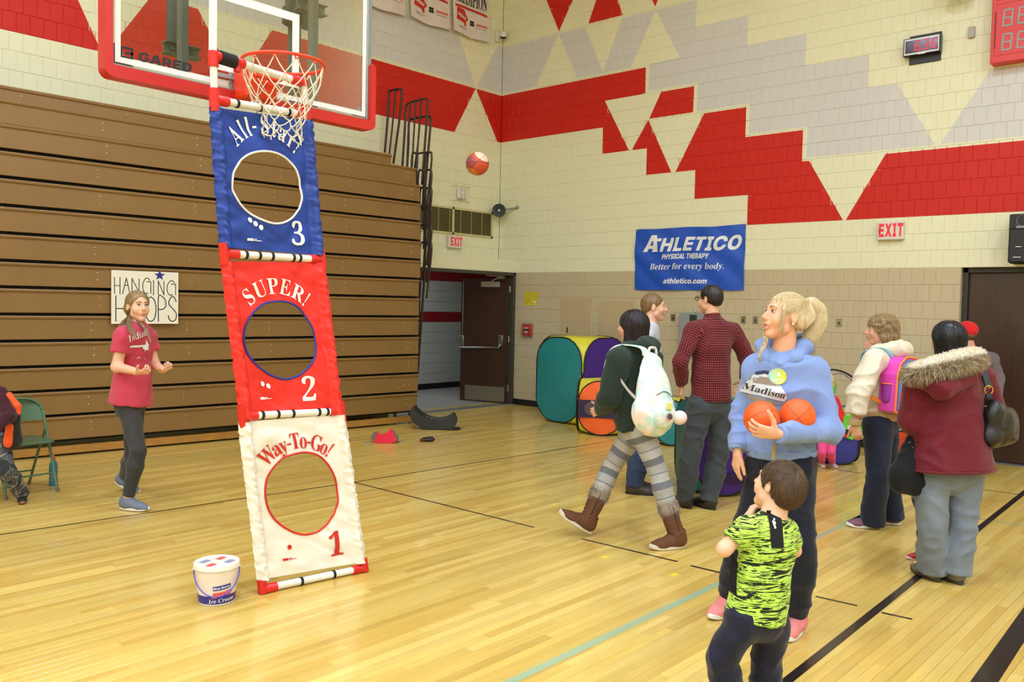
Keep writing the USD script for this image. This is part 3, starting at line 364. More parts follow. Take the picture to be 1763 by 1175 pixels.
# the far ends of the hall and its ceiling, which light and the backboard's glass see
m_far = mat('far_paint', (233, 228, 190), rough=.6)
m_ceil = mat('ceiling_paint', (232, 230, 224), rough=.8)
for nm, ms in (('wall_back', box((-24.2, -22, 0), (-24, .2, CEIL))), ('wall_front', box((-24, -22.2, 0), (.2, -22, CEIL)))):
    part(thing(nm, kind='structure'), 'masonry', ms, m_far)
part(thing('trim_4', kind='structure'), 'masonry', [box((0, -22, 0), (.2, -76 * U, CEIL)), box((-24, 0, 0), (-90 * U, .2, CEIL))], m_far)
ce = thing('ceiling', kind='structure'); part(ce, 'deck', box((-24, -22, CEIL), (.2, .2, CEIL + .2)), m_ceil)
for k in range(9):
    part(ce, 'joist', box((-24 + k * 3 - .06 + .1, -22, CEIL - .5), (-24 + k * 3 + .06 + .1, 0, CEIL)), m_ceil)

# high-bay lamps, hung in rows under the ceiling
m_lamp = mat('lamp_white', (235, 235, 235), rough=.5)
m_tube = mat('lamp_tube', (255, 255, 255), emit=LAMP, ecolor=(214, 232, 255))
proto = None
LAMPS = [(x, y) for x in (-21.2, -17.2, -13.2, -9.2, -5.2) for y in (-19.5, -15.5, -11.5, -7.5, -4.2) if (x, y) != (-5.2, -4.2)]
for i, (x, y) in enumerate(LAMPS):
    if proto is None:
        t = proto = thing('high_bay_lamp', 'white high bay lamp with two glowing panels under the ceiling', 'lamp', (x, y, 7.9), group='high bay lamps under the ceiling')
        part(t, 'housing', [box((x - .62, y - .3, 7.9), (x + .62, y + .3, 8.0), .01), box((x - .1, y - .05, 8.0), (x + .1, y + .05, 8.08))], m_lamp)
        for k in (-.14, .14): part(t, 'lamp_panel', (np.array([(x - .58, y + k - .08, 7.895), (x - .58, y + k + .08, 7.895), (x + .58, y + k + .08, 7.895), (x + .58, y + k - .08, 7.895)]), np.array([[0, 1, 2], [0, 2, 3]])), m_tube)
        [part(t, 'hanger', rod((x + q, y, 8.0), (x + q, y, CEIL), .006, 6), m_lamp) for q in (-.5, .5)]
    else:
        r = thing('high_bay_lamp', 'white high bay lamp with two glowing panels under the ceiling', 'lamp', (x, y, 7.9), group='high bay lamps under the ceiling')
        r.GetReferences().AddInternalReference(proto.GetPath()); r.SetInstanceable(True)

# ------------------------------------------------------------------ floor of maple strips
rng = np.random.default_rng(7)
m_floor = painted('maple_finish', rough=.38, spec=.5, coat=.55, crough=.10, grain=((1.2, 26, 1), .13))
fl = thing('floor', kind='structure')
PW = .057
planks = []
tones = [(213, 178, 88), (218, 185, 96), (209, 172, 83), (222, 190, 104), (215, 181, 92), (205, 166, 78)]
def maple(y0, x0, x1):
    g, c = .0006, .0012
    y1 = y0 + PW
    a, b, e, f_ = x0 + g, x1 - g, y0 + g, y1 - g
    v = np.array([[a + c, e + c, 0], [b - c, e + c, 0], [b - c, f_ - c, 0], [a + c, f_ - c, 0], [a, e, -.002], [b, e, -.002], [b, f_, -.002], [a, f_, -.002]])
    q = np.array([[0, 1, 2, 3], [4, 5, 1, 0], [5, 6, 2, 1], [6, 7, 3, 2], [7, 4, 0, 3]])
    f = np.vstack([q[:, [0, 1, 2]], q[:, [0, 2, 3]]])
    col = np.array(lin(tones[rng.integers(len(tones))])) * rng.uniform(.93, 1.07)
    return v, f, np.tile(col, (8, 1))
y = -10.6
while y < -.02:
    x = -11.0 - rng.uniform(0, 1)
    while x < 0:
        x1 = min(x + rng.choice([.35, .6, .8, 1.1, 1.5, 2.0]) * rng.uniform(.85, 1.15), 0.0)
        if x1 - x > .05:
            v, f, c = maple(y, x, x1); w = proj(v[:4])
            vis = (w[:, 2] > .3).any() and w[w[:, 2] > .3][:, 0].max() > -250 and w[w[:, 2] > .3][:, 0].min() < 2000 and w[w[:, 2] > .3][:, 1].min() < 1500
            if vis:
                d = max(w[:, 2].min(), .5); mid = proj(np.clip(v[:4].mean(0), -50, 50))
                inside = 0 < mid[0] < 1763 and 0 < mid[1] < 1175
                planks.append(((1 / d ** 2) * min(x1 - x, 1) * inside, v, f, c))
        x = x1
    y += PW
planks.sort(key=lambda p: -p[0])
for p in planks[:300]: part(fl, 'plank', (p[1], p[2]), m_floor, attr=p[3])
part(fl, 'planks', merge([(p[1], p[2]) for p in planks[300:]]), m_floor, attr=np.vstack([p[3] for p in planks[300:]]), kind='stuff')
part(fl, 'underfloor', box((-24, -22, -.1), (.0, 0, -.004)), mat('underfloor', (150, 108, 50), rough=.5))
part(fl, 'maple_beyond', [box((-24, -22, -.003), (-11.9, 0, -.0005)), box((-11.9, -22, -.003), (0, -10.62, -.0005))], mat('maple_far', (212, 166, 90), rough=.35))
m_black = mat('line_black', (22, 18, 16), rough=.35, coat=.4)
m_green = mat('line_green', (158, 178, 140), rough=.35, coat=.4)
def line(a, b, w, m, z=.0007):
    a, b = V(a), V(b); t = unit(b - a); nrm = V(-t[1], t[0]) * w / 2
    q = np.array([[*(a + nrm), z], [*(b + nrm), z], [*(b - nrm), z], [*(a - nrm), z]])
    part(fl, 'court_line', (q, np.array([[0, 2, 1], [0, 3, 2]]) if np.cross(b - a, nrm) < 0 else np.array([[0, 1, 2], [0, 2, 3]])[:, ::-1]), m)
line((-10.6, -3.29), (-5.93, -3.69), .022, m_black); line((-5.93, -3.69), (-2.2, -3.86), .022, m_black)
line((-5.93, -3.69), (-5.95, -5.93), .022, m_black)
for a, b in ((-6.38, -7.17), (-7.28, -8.02), (-8.12, -8.36), (-8.5, -8.66)): line((-5.945, a), (-5.93, b), .024, m_black)
line((-9.3, -7.60), (-3.3, -7.585), .05, m_green); line((-4.0, -7.58), (-2.9, -7.56), .05, m_green)
line((-8.4, -8.53), (-1.2, -8.34), .05, m_black, .0009)
line((-8.2, -9.22), (-3.2, -9.05), .1, m_black, .0009)
line((-3.12, -7.25), (-3.0, -9.4), .03, m_green, .0008); line((-1.78, -6.5), (-1.68, -8.9), .02, m_black)

# ------------------------------------------------------------------ black vinyl baseboards
m_base = mat('vinyl_black', (18, 18, 17), rough=.4)
part(thing('baseboard_right', kind='structure'), 'cove_base', [box((-.012, -54 * U, 0), (0.001, -.4, .1), .002), box((-.012, -76 * U, 0), (.001, -68.3 * U, .1), .002)], m_base)

# ------------------------------------------------------------------ corner bay with the open door
m_cream = mat('bay_cream', (233, 228, 190), rough=.45, bump=.15, bscale=140)
m_steel = mat('frame_steel', (66, 62, 50), rough=.45)
m_wood = mat('door_walnut', (66, 40, 24), rough=.35, vary=.35, vscale=3, stretch=(30, 30, 2.0), coat=.3)
m_alum = mat('satin_metal', (176, 172, 160), rough=.3, metal=1)
bay = thing('wall_bay', kind='structure')
part(bay, 'header', box((-2.75, -.4, 2.235), (-.0, .0, 2.438), .004), m_cream)
part(bay, 'pier', box((-2.75, -.4, 0), (-2.65, 0, 2.235)), m_cream)
d1 = thing('door_1', 'open dark walnut door with a push bar in the corner', None, (-.03, -.33, 0), kind='structure')
part(d1, 'frame', [box((-.05, -.41, 0), (-.001, -.2, 2.235), .004), box((-2.65, -.41, 0), (-2.6, -.2, 2.235), .004), box((-2.65, -.41, 2.185), (-.001, -.2, 2.235), .004)], m_steel)
hinge, free = V(-.075, -.31, 0), V(-.33, .56, 0)
dx = unit(free - hinge); W = np.linalg.norm(free - hinge); dn = V(dx[1], -dx[0], 0)
if dn[0] > 0: dn = -dn      # the face that the hall sees
def on_door(u, z, w=0): return hinge + dx * u + V(0, 0, z) + dn * w
def dbox(u0, u1, z0, z1, w0, w1, bev=.002): return obox((on_door(u0, z0, w0) + on_door(u1, z1, w1)) / 2, ((u1 - u0) / 2, (z1 - z0) / 2, (w1 - w0) / 2), np.array([dx, [0, 0, 1], dn]), bev)
part(d1, 'leaf', dbox(0, W, .012, 2.13, -.045, 0), m_wood)
part(d1, 'kick_plate', dbox(.04, W - .1, .03, .28, 0, .003), mat('kick_metal', (150, 140, 118), rough=.35, metal=.6))
pb = part(d1, 'push_bar', [rod(on_door(.12, .96, .07), on_door(W - .02, .93, .075), .014), dbox(.07, .16, .98, 1.17, 0, .05, .006), dbox(W - .08, W - .01, .95, 1.14, 0, .05, .006), rod(on_door(.115, 1.03, .03), on_door(.13, .96, .07), .013)], m_alum, smooth=40)
part(d1, 'vertical_rod', rod(on_door(W - .045, 1.12, .02), on_door(W - .045, 2.08, .02), .008), m_alum)
part(d1, 'door_closer', [dbox(.16, .5, 2.0, 2.08, .001, .05, .004), rod(on_door(.3, 2.09, .03), V(-.25, -.3, 2.17), .009), rod(V(-.25, -.3, 2.17), V(-.6, -.28, 2.175), .009), dbox(.16, .5, 1.99, 2.0, .0, .05, .001)], mat('closer_grey', (186, 178, 160), rough=.4))
for z in (.22, 1.05, 1.9): part(d1, 'hinge', [rod(hinge + V(.02, -.015, z), hinge + V(.02, -.015, z + .11), .012), box((-.055, -.34, z), (-.048, -.2, z + .11))], m_alum)
# corridor beyond
m_cg = mat('corridor_white', (196, 198, 190), rough=.5, bump=.15, bscale=120)
m_cr = mat('corridor_red', (150, 16, 24), rough=.5)
co = thing('trim_1', 'pale corridor of block walls beyond the open door', None, (0, 2.4, 0), kind='structure')
m_vct = mat('corridor_floor', (176, 176, 168), rough=.25, vary=.05, vscale=60)
part(co, 'corridor_floor', box((-2.9, -.2, -.06), (2.7, 4.4, -.001)), m_vct)
part(co, 'threshold', box((-2.6, -.41, -.01), (-.05, -.2, .006), .002), mat('threshold_grey', (138, 140, 146), rough=.35, metal=.4))
zz = 0.1
for k in range(14):
    col = m_cr if k in (6, 10, 11) else m_cg
    part(co, 'wall_course', [box((-2.9, 2.35, zz + .004), (2.7, 2.5, zz + H - .004), .003)], col); zz += H
part(co, 'corridor_wall', [box((-2.9, 2.36, 0), (2.7, 2.55, 3.0)), box((-3, .03, 0), (-2.9, 2.5, 3.0)), box((2.6, .2, 0), (2.7, 2.5, 3.0)), box((.21, .03, 0), (2.7, .2, 3.0)), box((0.02, 0.03, 2.236), (.2, .2, 3))], m_cg)
part(co, 'corridor_ceiling', box((-3, .2, 2.8), (2.7, 2.5, 2.9)), m_ceil)
part(co, 'corridor_base', box((-2.9, 2.335, 0), (2.7, 2.352, .11)), m_base)
cl = thing('corridor_lamp', 'small ceiling light in the corridor behind the open door', 'lamp', (-.6, 1.3, 2.79))
part(cl, 'diffuser', box((-.9, 1.15, 2.775), (-.3, 1.45, 2.798)), mat('corridor_glow', (255, 255, 255), emit=7, ecolor=(240, 246, 255)))
part(cl, 'rim', [box((-.93, 1.12, 2.77), (-.9, 1.48, 2.8)), box((-.3, 1.12, 2.77), (-.27, 1.48, 2.8)), box((-.9, 1.12, 2.77), (-.3, 1.15, 2.8)), box((-.9, 1.45, 2.77), (-.3, 1.48, 2.8))], m_lamp)

# ------------------------------------------------------------------ right-hand door, set back in the wall
d2 = thing('door_2', 'closed dark walnut double door on the right', None, (.15, -54 * U - .1, 0), kind='structure')
ya, yb = -54 * U, -68 * U
m_wood2 = mat('door_walnut_scuffed', (58, 33, 18), rough=.38, vary=.45, vscale=3, stretch=(40, 40, 1.6), coat=.25)
part(d2, 'jamb', [box((.012, ya - .001, 0), (.11, ya + .18, 2.234)), box((.012, yb - .18, 0), (.11, yb + .001, 2.234))], mat('jamb_tan', TAN, rough=.45))
part(d2, 'frame', [box((.08, ya - .06, 0), (.22, ya, 2.235), .004), box((.08, yb, 0), (.22, yb + .06, 2.235), .004), box((.08, yb, 2.175), (.22, ya, 2.235), .004)], mat('frame_dark', (44, 44, 38), rough=.45))
ym = (ya + yb) / 2
for a, b in ((ya - .062, ym + .002), (ym - .002, yb + .062)): part(d2, 'leaf', box((.13, b, .012), (.175, a, 2.172), .002), m_wood2)
part(d2, 'lintel', box((.012, yb, 2.2355), (.3, ya, 2.3)), m_cream)
part(d2, 'sill', box((.0, yb, -.01), (.3, ya, .004)), mat('threshold_grey2', (150, 146, 140), rough=.35, metal=.3))
# ------------------------------------------------------------------ retracted bleachers
m_bl = mat('bleacher_brown', (134, 100, 52), rough=.38, spec=.5, bump=.12, bscale=900, vary=.05, vscale=2)
m_lip = mat('bleacher_lip', (118, 84, 40), rough=.4)
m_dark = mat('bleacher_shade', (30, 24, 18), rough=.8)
m_screw = mat('screw_steel', (205, 195, 175), rough=.3, metal=.8)
m_rail = mat('rail_brown', (52, 34, 26), rough=.35)
m_oak = mat('base_oak', (168, 118, 52), rough=.35, vary=.2, vscale=3, stretch=(1, 20, 20))
bl = thing('bleachers', 'brown retracted bleachers stacked in rows along the left wall', 'bleachers', (-6, -.6, 0))
TOPS = [(673.9, 264.6), (717.9, 289.9), (723.5, 319.5), (724.5, 351.4), (724.5, 383.6), (724.5, 416.8), (724, 449.6), (721.7, 482.4), (721.7, 514.4), (721, 547.4), (721, 580.6), (720, 613.1), (720, 644.4), (718.3, 677.1), (712, 711), (709, 729.5)]
def y_front(x, z): return -1.09 + (x + 2.76) / -5.24 * (.59 - .12 * z)      # the stack stands a little askew
zs, xr = [], []
for px, py in TOPS:
    P = on(px, py, 1, -1.09); zs.append(P[2]); xr.append(P[0])
zs[-1] = .02
xr[0] += .05
XL = -11.6
for k in range(15):
    z1, z0 = zs[k], zs[k + 1] + (.032 if k not in (0, 1) else .004)
    if k == 14: z1 -= .045; z0 = .025
    back = .05 if k == 0 else (.015 if k == 1 else 0)
    xe = xr[k]
    ends = []
    for x in (XL, xe):
        yy = y_front(x, z1) + back
        prof = [(yy + .05, z0), (yy, z0), (yy, z1 - .034), (yy - .014, z1 - .028), (yy - .018, z1 - .012), (yy - .014, z1), (yy + .05, z1)] if k < 14 else [(yy + .05, z0), (yy, z0), (yy, z1), (yy + .05, z1)]
        ends.append([(x, *p) for p in prof])
    n = len(ends[0]); v = np.array(ends[0] + ends[1]); i = np.arange(n); j = (i + 1) % n
    f = np.vstack([np.stack([i, i + n, j + n], 1), np.stack([i, j + n, j], 1), [[0, q + 1, q] for q in range(1, n - 1)], [[n, n + q, n + q + 1] for q in range(1, n - 1)]])
    part(bl, 'riser_board' if k < 14 else 'base_board', (v, f), m_bl if k < 14 else m_oak)
    if 0 < k < 14 or k == 0:
        sc = []
        for x in np.arange(-11.2 if k else -10.9, xe - .05, 1.02):
            for zf in ((.68, .36) if k else (.45,)):
                z = z0 + (z1 - z0) * zf
                sc.append(ellip((x + (.04 * (k % 3)), y_front(x, z1) + back - .001, z), (.009, .006, .009), np.eye(3), 1))
        for zf in ((.68, .36) if k else ()):
            sc.append(ellip((xe - .16, y_front(xe - .16, z1) + back - .001, z0 + (z1 - z0) * zf), (.008, .005, .008), np.eye(3), 1))
        part(bl, 'screws', merge(sc), m_screw, kind='stuff')
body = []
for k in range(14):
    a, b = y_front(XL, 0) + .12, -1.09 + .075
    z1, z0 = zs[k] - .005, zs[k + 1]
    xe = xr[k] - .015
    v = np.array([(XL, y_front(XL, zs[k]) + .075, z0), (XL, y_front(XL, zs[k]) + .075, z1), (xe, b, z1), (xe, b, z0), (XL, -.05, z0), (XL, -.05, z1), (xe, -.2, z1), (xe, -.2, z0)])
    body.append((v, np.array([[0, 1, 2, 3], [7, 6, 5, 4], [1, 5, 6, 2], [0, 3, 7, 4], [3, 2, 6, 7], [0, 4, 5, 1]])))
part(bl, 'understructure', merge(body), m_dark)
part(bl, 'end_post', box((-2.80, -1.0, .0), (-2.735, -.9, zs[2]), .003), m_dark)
# end guard rails, folded one behind the other
def railp(pts, X, n=0):
    P = np.array([on(600 + x / 3.561, 150 + y / 3.561, 0, X) for x, y in pts])
    return spline(P, n) if n else P
RX = -2.62
def rail(outline, bars, X, r=.017):
    t = thing  # (parts of the bleachers)
    g = part(bl, 'guard_rail', tube(railp(outline, X, 8 * len(outline)), r, 10), m_rail, smooth=True)
    for b in bars: part(g, 'baluster', tube(railp(b, X), .013, 8), m_rail, smooth=True)
rail([(222, 402), (240, 190), (249, 45), (256, 24), (300, 13), (322, 16), (328, 40), (312, 200), (275, 470)], [[(290, 22), (268, 250), (250, 410)]], RX - .06)
rail([(330, 485), (345, 260), (351, 130), (372, 98), (420, 84), (468, 71), (486, 82), (487, 110), (470, 330), (450, 600)], [[(380, 96), (365, 300), (358, 488)], [(413, 86), (400, 300), (390, 490)], [(446, 77), (430, 300), (415, 500)]], RX)
rail([(360, 490), (368, 330), (372, 212), (400, 195), (485, 180), (504, 192), (503, 230), (480, 500), (462, 720)], [[(440, 188), (425, 360), (405, 500)]], RX + .04)
yo = 0
for x0, y0, lng in ((390, 412, 330), (430, 520, 340), (440, 628, 350), (438, 745, 350), (440, 858, 340), (440, 965, 330)):
    rail([(x0 - 5, y0 + 260), (x0, y0 + 10), (x0 + 30, y0 - 3), (498, y0 - 12), (509, y0 + 4), (506, y0 + 80), (478, y0 + lng)], [[(x0 + 35, y0 - 4), (x0 + 22, y0 + 240)], [(476, y0 - 9), (460, y0 + 250)]], RX + .01 * yo, .014)
    yo += 1
P0, P1 = on(732, 462, 0, RX), on(719, 645, 0, RX)
for q in (0, .09): part(bl, 'guard_rail', tube([P0 + V(0, q, 0), P1 + V(0, q * .3, 0)], .017, 8), m_rail, smooth=True)

# ------------------------------------------------------------------ basketball hoop
m_red = mat('pad_red', (192, 32, 24), rough=.35)
m_orange = mat('rim_orange', (226, 62, 16), rough=.35)
m_white = mat('paint_white', (226, 226, 218), rough=.5)
m_frame = mat('frame_alu', (150, 154, 152), rough=.35, metal=.6)
m_gsteel = mat('mast_grey', (96, 106, 98), rough=.45)
m_dsteel = mat('mast_dark', (62, 66, 54), rough=.5)
m_net = mat('net_cord', (226, 214, 184), rough=.85, sheen=.2)
m_glass = usdkit.material(stage, '/World/Looks/board_glass', {'t': ('transparent_bsdf', dict(color=(.93, .95, .94))), 'g': ('glossy_bsdf', dict(roughness=.03, color=(1, 1, 1))), 'f': ('fresnel', dict(IOR=1.5)), 'm': ('mix_closure', {})},
                          [('f.fac', 'm.fac'), ('t.BSDF', 'm.closure1'), ('g.BSDF', 'm.closure2')], surface='m.closure')
RIM = V(-8.12, -5.81, 3.045); YB = -5.43
hp = thing('basketball_hoop', 'glass basketball backboard with red edge pad, orange rim and white net', 'basketball hoop', (-8.08, YB, 2.9))
x0, x1, zb, zt = -8.955, -7.19, 2.9, 3.97
part(hp, 'glass_pane', box((x0 + .02, YB - .006, zb + .02), (x1 - .02, YB + .006, zt - .02)), m_glass)
part(hp, 'board_frame', [box((x0, YB - .012, zb), (x1, YB + .03, zb + .035), .003), box((x0, YB - .012, zt - .035), (x1, YB + .03, zt), .003), box((x0, YB - .012, zb), (x0 + .035, YB + .03, zt), .003), box((x1 - .035, YB - .012, zb), (x1, YB + .03, zt), .003),
     slab(Polygon([(0, 0), (.13, 0), (0, .13)]), (x0 + .03, YB + .008, zb + .03), (1, 0, 0), (0, 0, 1), .004), slab(Polygon([(0, 0), (-.13, 0), (0, .13)]), (x1 - .03, YB + .008, zb + .03), (1, 0, 0), (0, 0, 1), .004)], m_frame)
def outline(a0, b0, a1, b1, w): return sbox(a0, b0, a1, b1).difference(sbox(a0 + w, b0 + w, a1 - w, b1 - w))
part(hp, 'border_line', slab(outline(x0 + .045, zb + .045, x1 - .045, zt - .045, .03), (0, YB - .0085, 0), (1, 0, 0), (0, 0, 1), .002, (0, -1, 0)), m_white)
part(hp, 'target_square', slab(outline(-8.07 - .305, 3.03, -8.07 + .305, 3.03 + .457, .05), (0, YB - .0085, 0), (1, 0, 0), (0, 0, 1), .002, (0, -1, 0)), m_white)
pad = sbox(x0 - .02 + .05, zb - .045 + .05, x1 + .015 - .05, zb + .36).buffer(.05)
pad = pad.difference(sbox(x0 + .022, zb + .02, x1 - .022, 9)); pad = pad.buffer(-.012).buffer(.012).buffer(.01).buffer(-.01)
pp = slab(pad, (0, YB + .045, 0), (1, 0, 0), (0, 0, 1), .09, (0, -1, 0))
part(hp, 'edge_pad', pp, m_red, smooth=50)
# rim
ang = np.arange(64) * 2 * np.pi / 64
part(hp, 'rim', tube(RIM + np.stack([.2286 * np.cos(ang), .2286 * np.sin(ang), 0 * ang], 1), .0095, 10, closed=True), m_orange, smooth=True)
part(hp, 'rim_bracket', [obox((-8.12, YB - .09, 2.955), (.105, .075, .085), np.eye(3), .012), slab(Polygon([(-.10, 0), (.10, 0), (.07, -.16), (-.07, -.16)]), (-8.12, YB - .02, 3.035), (1, 0, 0), (0, 1, 0), .012),
     tube([RIM + V(-.16, .17, -.005), V(-8.2, YB - .12, 2.99)], .009, 8), tube([RIM + V(.16, .17, -.005), V(-8.04, YB - .12, 2.99)], .009, 8),
     slab(Polygon([(0, 0), (.16, 0), (.16, .012), (0, .012)]), (-8.2, YB - .2, 2.98), (1, 0, 0), (0, 0, 1), .05)], m_orange)
part(hp, 'bracket_plate', [box((-8.25, YB - .018, 2.9), (-7.99, YB - .008, 3.03), .002), box((-8.36, YB - .03, 2.985), (-8.22, YB - .012, 3.01), .002)], mat('plate_grey', (150, 152, 150), rough=.4, metal=.5))
hooks = []
for k in range(12):
    a = 2 * np.pi * (k + .5) / 12; c = RIM + V(.2286 * math.cos(a), .2286 * math.sin(a), -.012)
    t = V(-math.sin(a), math.cos(a), 0)
    hooks.append(tube([c - t * .012 + V(0, 0, .006), c - t * .008 - V(0, 0, .01), c + t * .008 - V(0, 0, .01), c + t * .012 + V(0, 0, .006)], .0035, 6))
part(hp, 'net_hooks', merge(hooks), m_orange, kind='stuff')
LV = [(.226, -.012), (.208, -.10), (.185, -.17), (.162, -.225), (.145, -.27), (.132, -.31), (.122, -.345), (.116, -.38), (.113, -.41), (.114, -.44)]
rn = np.random.default_rng(3)
def netnode(k, l):
    r, z = LV[l]; a = 2 * np.pi * (k + .5 + (.5 if l % 2 else 0)) / 12
    s = .011 * l / 9 if l else 0
    return RIM + V(r * math.cos(a) - .022 * l / 9, r * math.sin(a), z) + rn.normal(0, 1, 3) * s * (1, 1, .6)
nodes = {(k, l): netnode(k, l) for k in range(12) for l in range(10)}
cords = []
for l in range(9):
    for k in range(12):
        for d in ((0, 1) if l % 2 else (-1, 0)):
            a, b = nodes[k, l], nodes[(k + d) % 12, l + 1]
            mid = (a + b) / 2 + V(0, 0, -.006)
            cords.append(tube([a, mid, b], .0037, 6))
    if l: cords += [ball(nodes[k, l], .0065, 1) for k in range(12)]
for k in range(12):
    a, b = nodes[k, 9], nodes[(k + 1) % 12, 9]; cords.append(tube([a, a + V(0, 0, -.02) + rn.normal(0, .004, 3)], .004, 6))
part(hp, 'net', merge(cords), m_net, smooth=True)
for (pa, ra, m) in (((299.5, 0), .045, m_dsteel), ((507, 0), .045, m_dsteel)):
    P = on(pa[0], 60, 1, YB + .45); part(hp, 'mast', rod((P[0], P[1], 2.95 if pa[0] > 400 else 3.22), (P[0], P[1], CEIL), ra, 16), m, smooth=40)
for px, zbm in ((314.5, 2.98), (539, 2.9)):
    P = on(px, 60, 1, YB + .1); part(hp, 'upright', box((P[0] - .022, P[1] - .03, zbm), (P[0] + .022, P[1] + .03, 4.2), .004), m_gsteel)
for px, py in ((312, 88), (535, 14), (520, 148)):
    P = on(px, py, 1, YB + .25); part(hp, 'bracket', [box((P[0] - .11, P[1] - .04, P[2] - .035), (P[0] + .11, P[1] + .04, P[2] - .027), .002), box((P[0] - .11, P[1] - .04, P[2] + .027), (P[0] + .11, P[1] + .04, P[2] + .035), .002), box((P[0] - .11, P[1] - .004, P[2] - .035), (P[0] + .11, P[1] + .004, P[2] + .035)),
         ball((P[0] - .06, P[1] - .01, P[2]), .012, 1), ball((P[0] + .06, P[1] - .01, P[2]), .012, 1)], m_gsteel)
P = on(505, 28, 1, YB + .4); part(hp, 'clamp', [lathe([(.06, -.06), (.075, -.05), (.075, .05), (.06, .06)], P, sides=20), lathe([(0, -.04), (.05, -.04), (.055, 0), (.05, .04), (0, .04)], P + V(.06, -.05, -.03), axis=(1, .3, 0), sides=16), obox(P + V(-.05, -.03, .08), (.02, .03, .07), np.eye(3), .006)], m_dsteel, smooth=40)
gw, w = lettering('GARED', SANS, .05, .12, 4, 1.25)
Q = on(285, 115, 1, YB - .009)
m_ink = mat('ink_black', (24, 22, 22), rough=.5)
part(hp, 'lettering', [slab(gw, Q, (1, 0, 0), (0, 0, 1), .0012, (0, -1, 0)), slab(outline(-.075, -.005, -.005, .058, .012), Q + V(-w / 2 - .02, 0, 0), (1, 0, 0), (0, 0, 1), .0012, (0, -1, 0)), slab(sbox(-.06, .02, -.02, .034), Q + V(-w / 2 - .005, 0, 0), (1, 0, 0), (0, 0, 1), .0012, (0, -1, 0)),
     slab(lettering('www.garedsports.com', SANS, .014, 0, 4)[0], Q + V(-.01, 0, -.028), (1, 0, 0), (0, 0, 1), .0012, (0, -1, 0))], m_ink)

# ------------------------------------------------------------------ the hanging hoops tower
m_pvc = mat('pvc_white', (232, 228, 214), rough=.35)
m_jred = mat('joint_red', (214, 34, 26), rough=.35)
m_velcro = mat('strap_black', (20, 20, 20), rough=.8)
NY = 1000
tw = thing('hoop_game_tower', 'tall pipe frame with blue, red and white throwing banners hung from the rim', 'game', (-7.88, -5.85, 0))
LN = [(367, 95), (369, 172), (386, 437), (418, 717), (452, 1014)]
RN = [(523, 143), (527, 198), (553, 447), (587, 708), (627, 977)]
def LP(px, py): return on(px, py, 1, -5.86 + .06 * (py - 95) / 920)
def RP(px, py): return on(px, py, 1, -5.74 - .15 * (py - 143) / 834)
Lp, Rp = [LP(*q) for q in LN], [RP(*q) for q in RN]
Lp[-1][2] = .027; Rp[-1][2] = .027
R_T = .0215
for k in range(5):
    a, b = Lp[k], Rp[k]; t = unit(b - a)
    part(tw, 'crossbar', rod(a, b if k else a + t * .62, R_T, 14), m_pvc, smooth=40)
    for e, s in ((a, 1), (b, -1)):
        if k == 0 and s == -1: continue
        up = unit((Lp if s > 0 else Rp)[min(k + 1, 4)] - (Lp if s > 0 else Rp)[max(k - 1, 0)])
        part(tw, 'elbow' if k in (0, 4) else 'tee', [rod(e - t * s * .0, e + t * s * .085, .0275, 14), rod(e - up * (.06 if k else .02), e + up * (.06 if k < 4 else .02), .0275, 14), ball(e, .0275, 2)], m_jred, smooth=40)
    for q in ({1: (.22, .47, .78), 2: (.2, .33, .46, .68, .75), 3: (.18, .33, .48, .75, .84), 4: (.36, .68)}.get(k, ())):
        c = a + (b - a) * q; part(tw, 'strap', rod(c - t * .008, c + t * .008, .0245, 14), m_velcro)
a, b = Lp[0], Rp[0]; t = unit(b - a)
part(tw, 'foam_sleeve', rod(a + t * .04, a + t * .14, .036, 16), m_velcro, smooth=40)
part(tw, 'tee', [rod(a + t * .14, a + t * .20, .0275, 14), rod(a + t * .165, a + t * .16 + V(0, 0, -.05), .02, 12)], m_jred, smooth=40)
part(tw, 'end_cap', rod(a + t * .55, a + t * .63, .0275, 14), m_jred, smooth=40)
part(tw, 'elbow', [rod(Rp[0] - V(0, 0, .02), Rp[0] + V(0, 0, .015), .0275, 14), ball(Rp[0], .0275, 2)], m_jred, smooth=40)
for s, N in ((0, Lp), (1, Rp)):
    for k in range(4): part(tw, 'rail', rod(N[k], N[k + 1], R_T * .9, 12) if k == 0 else rod(N[k] + V(0, .012, 0), N[k + 1] + V(0, .012, 0), .012, 10), m_pvc, smooth=40)
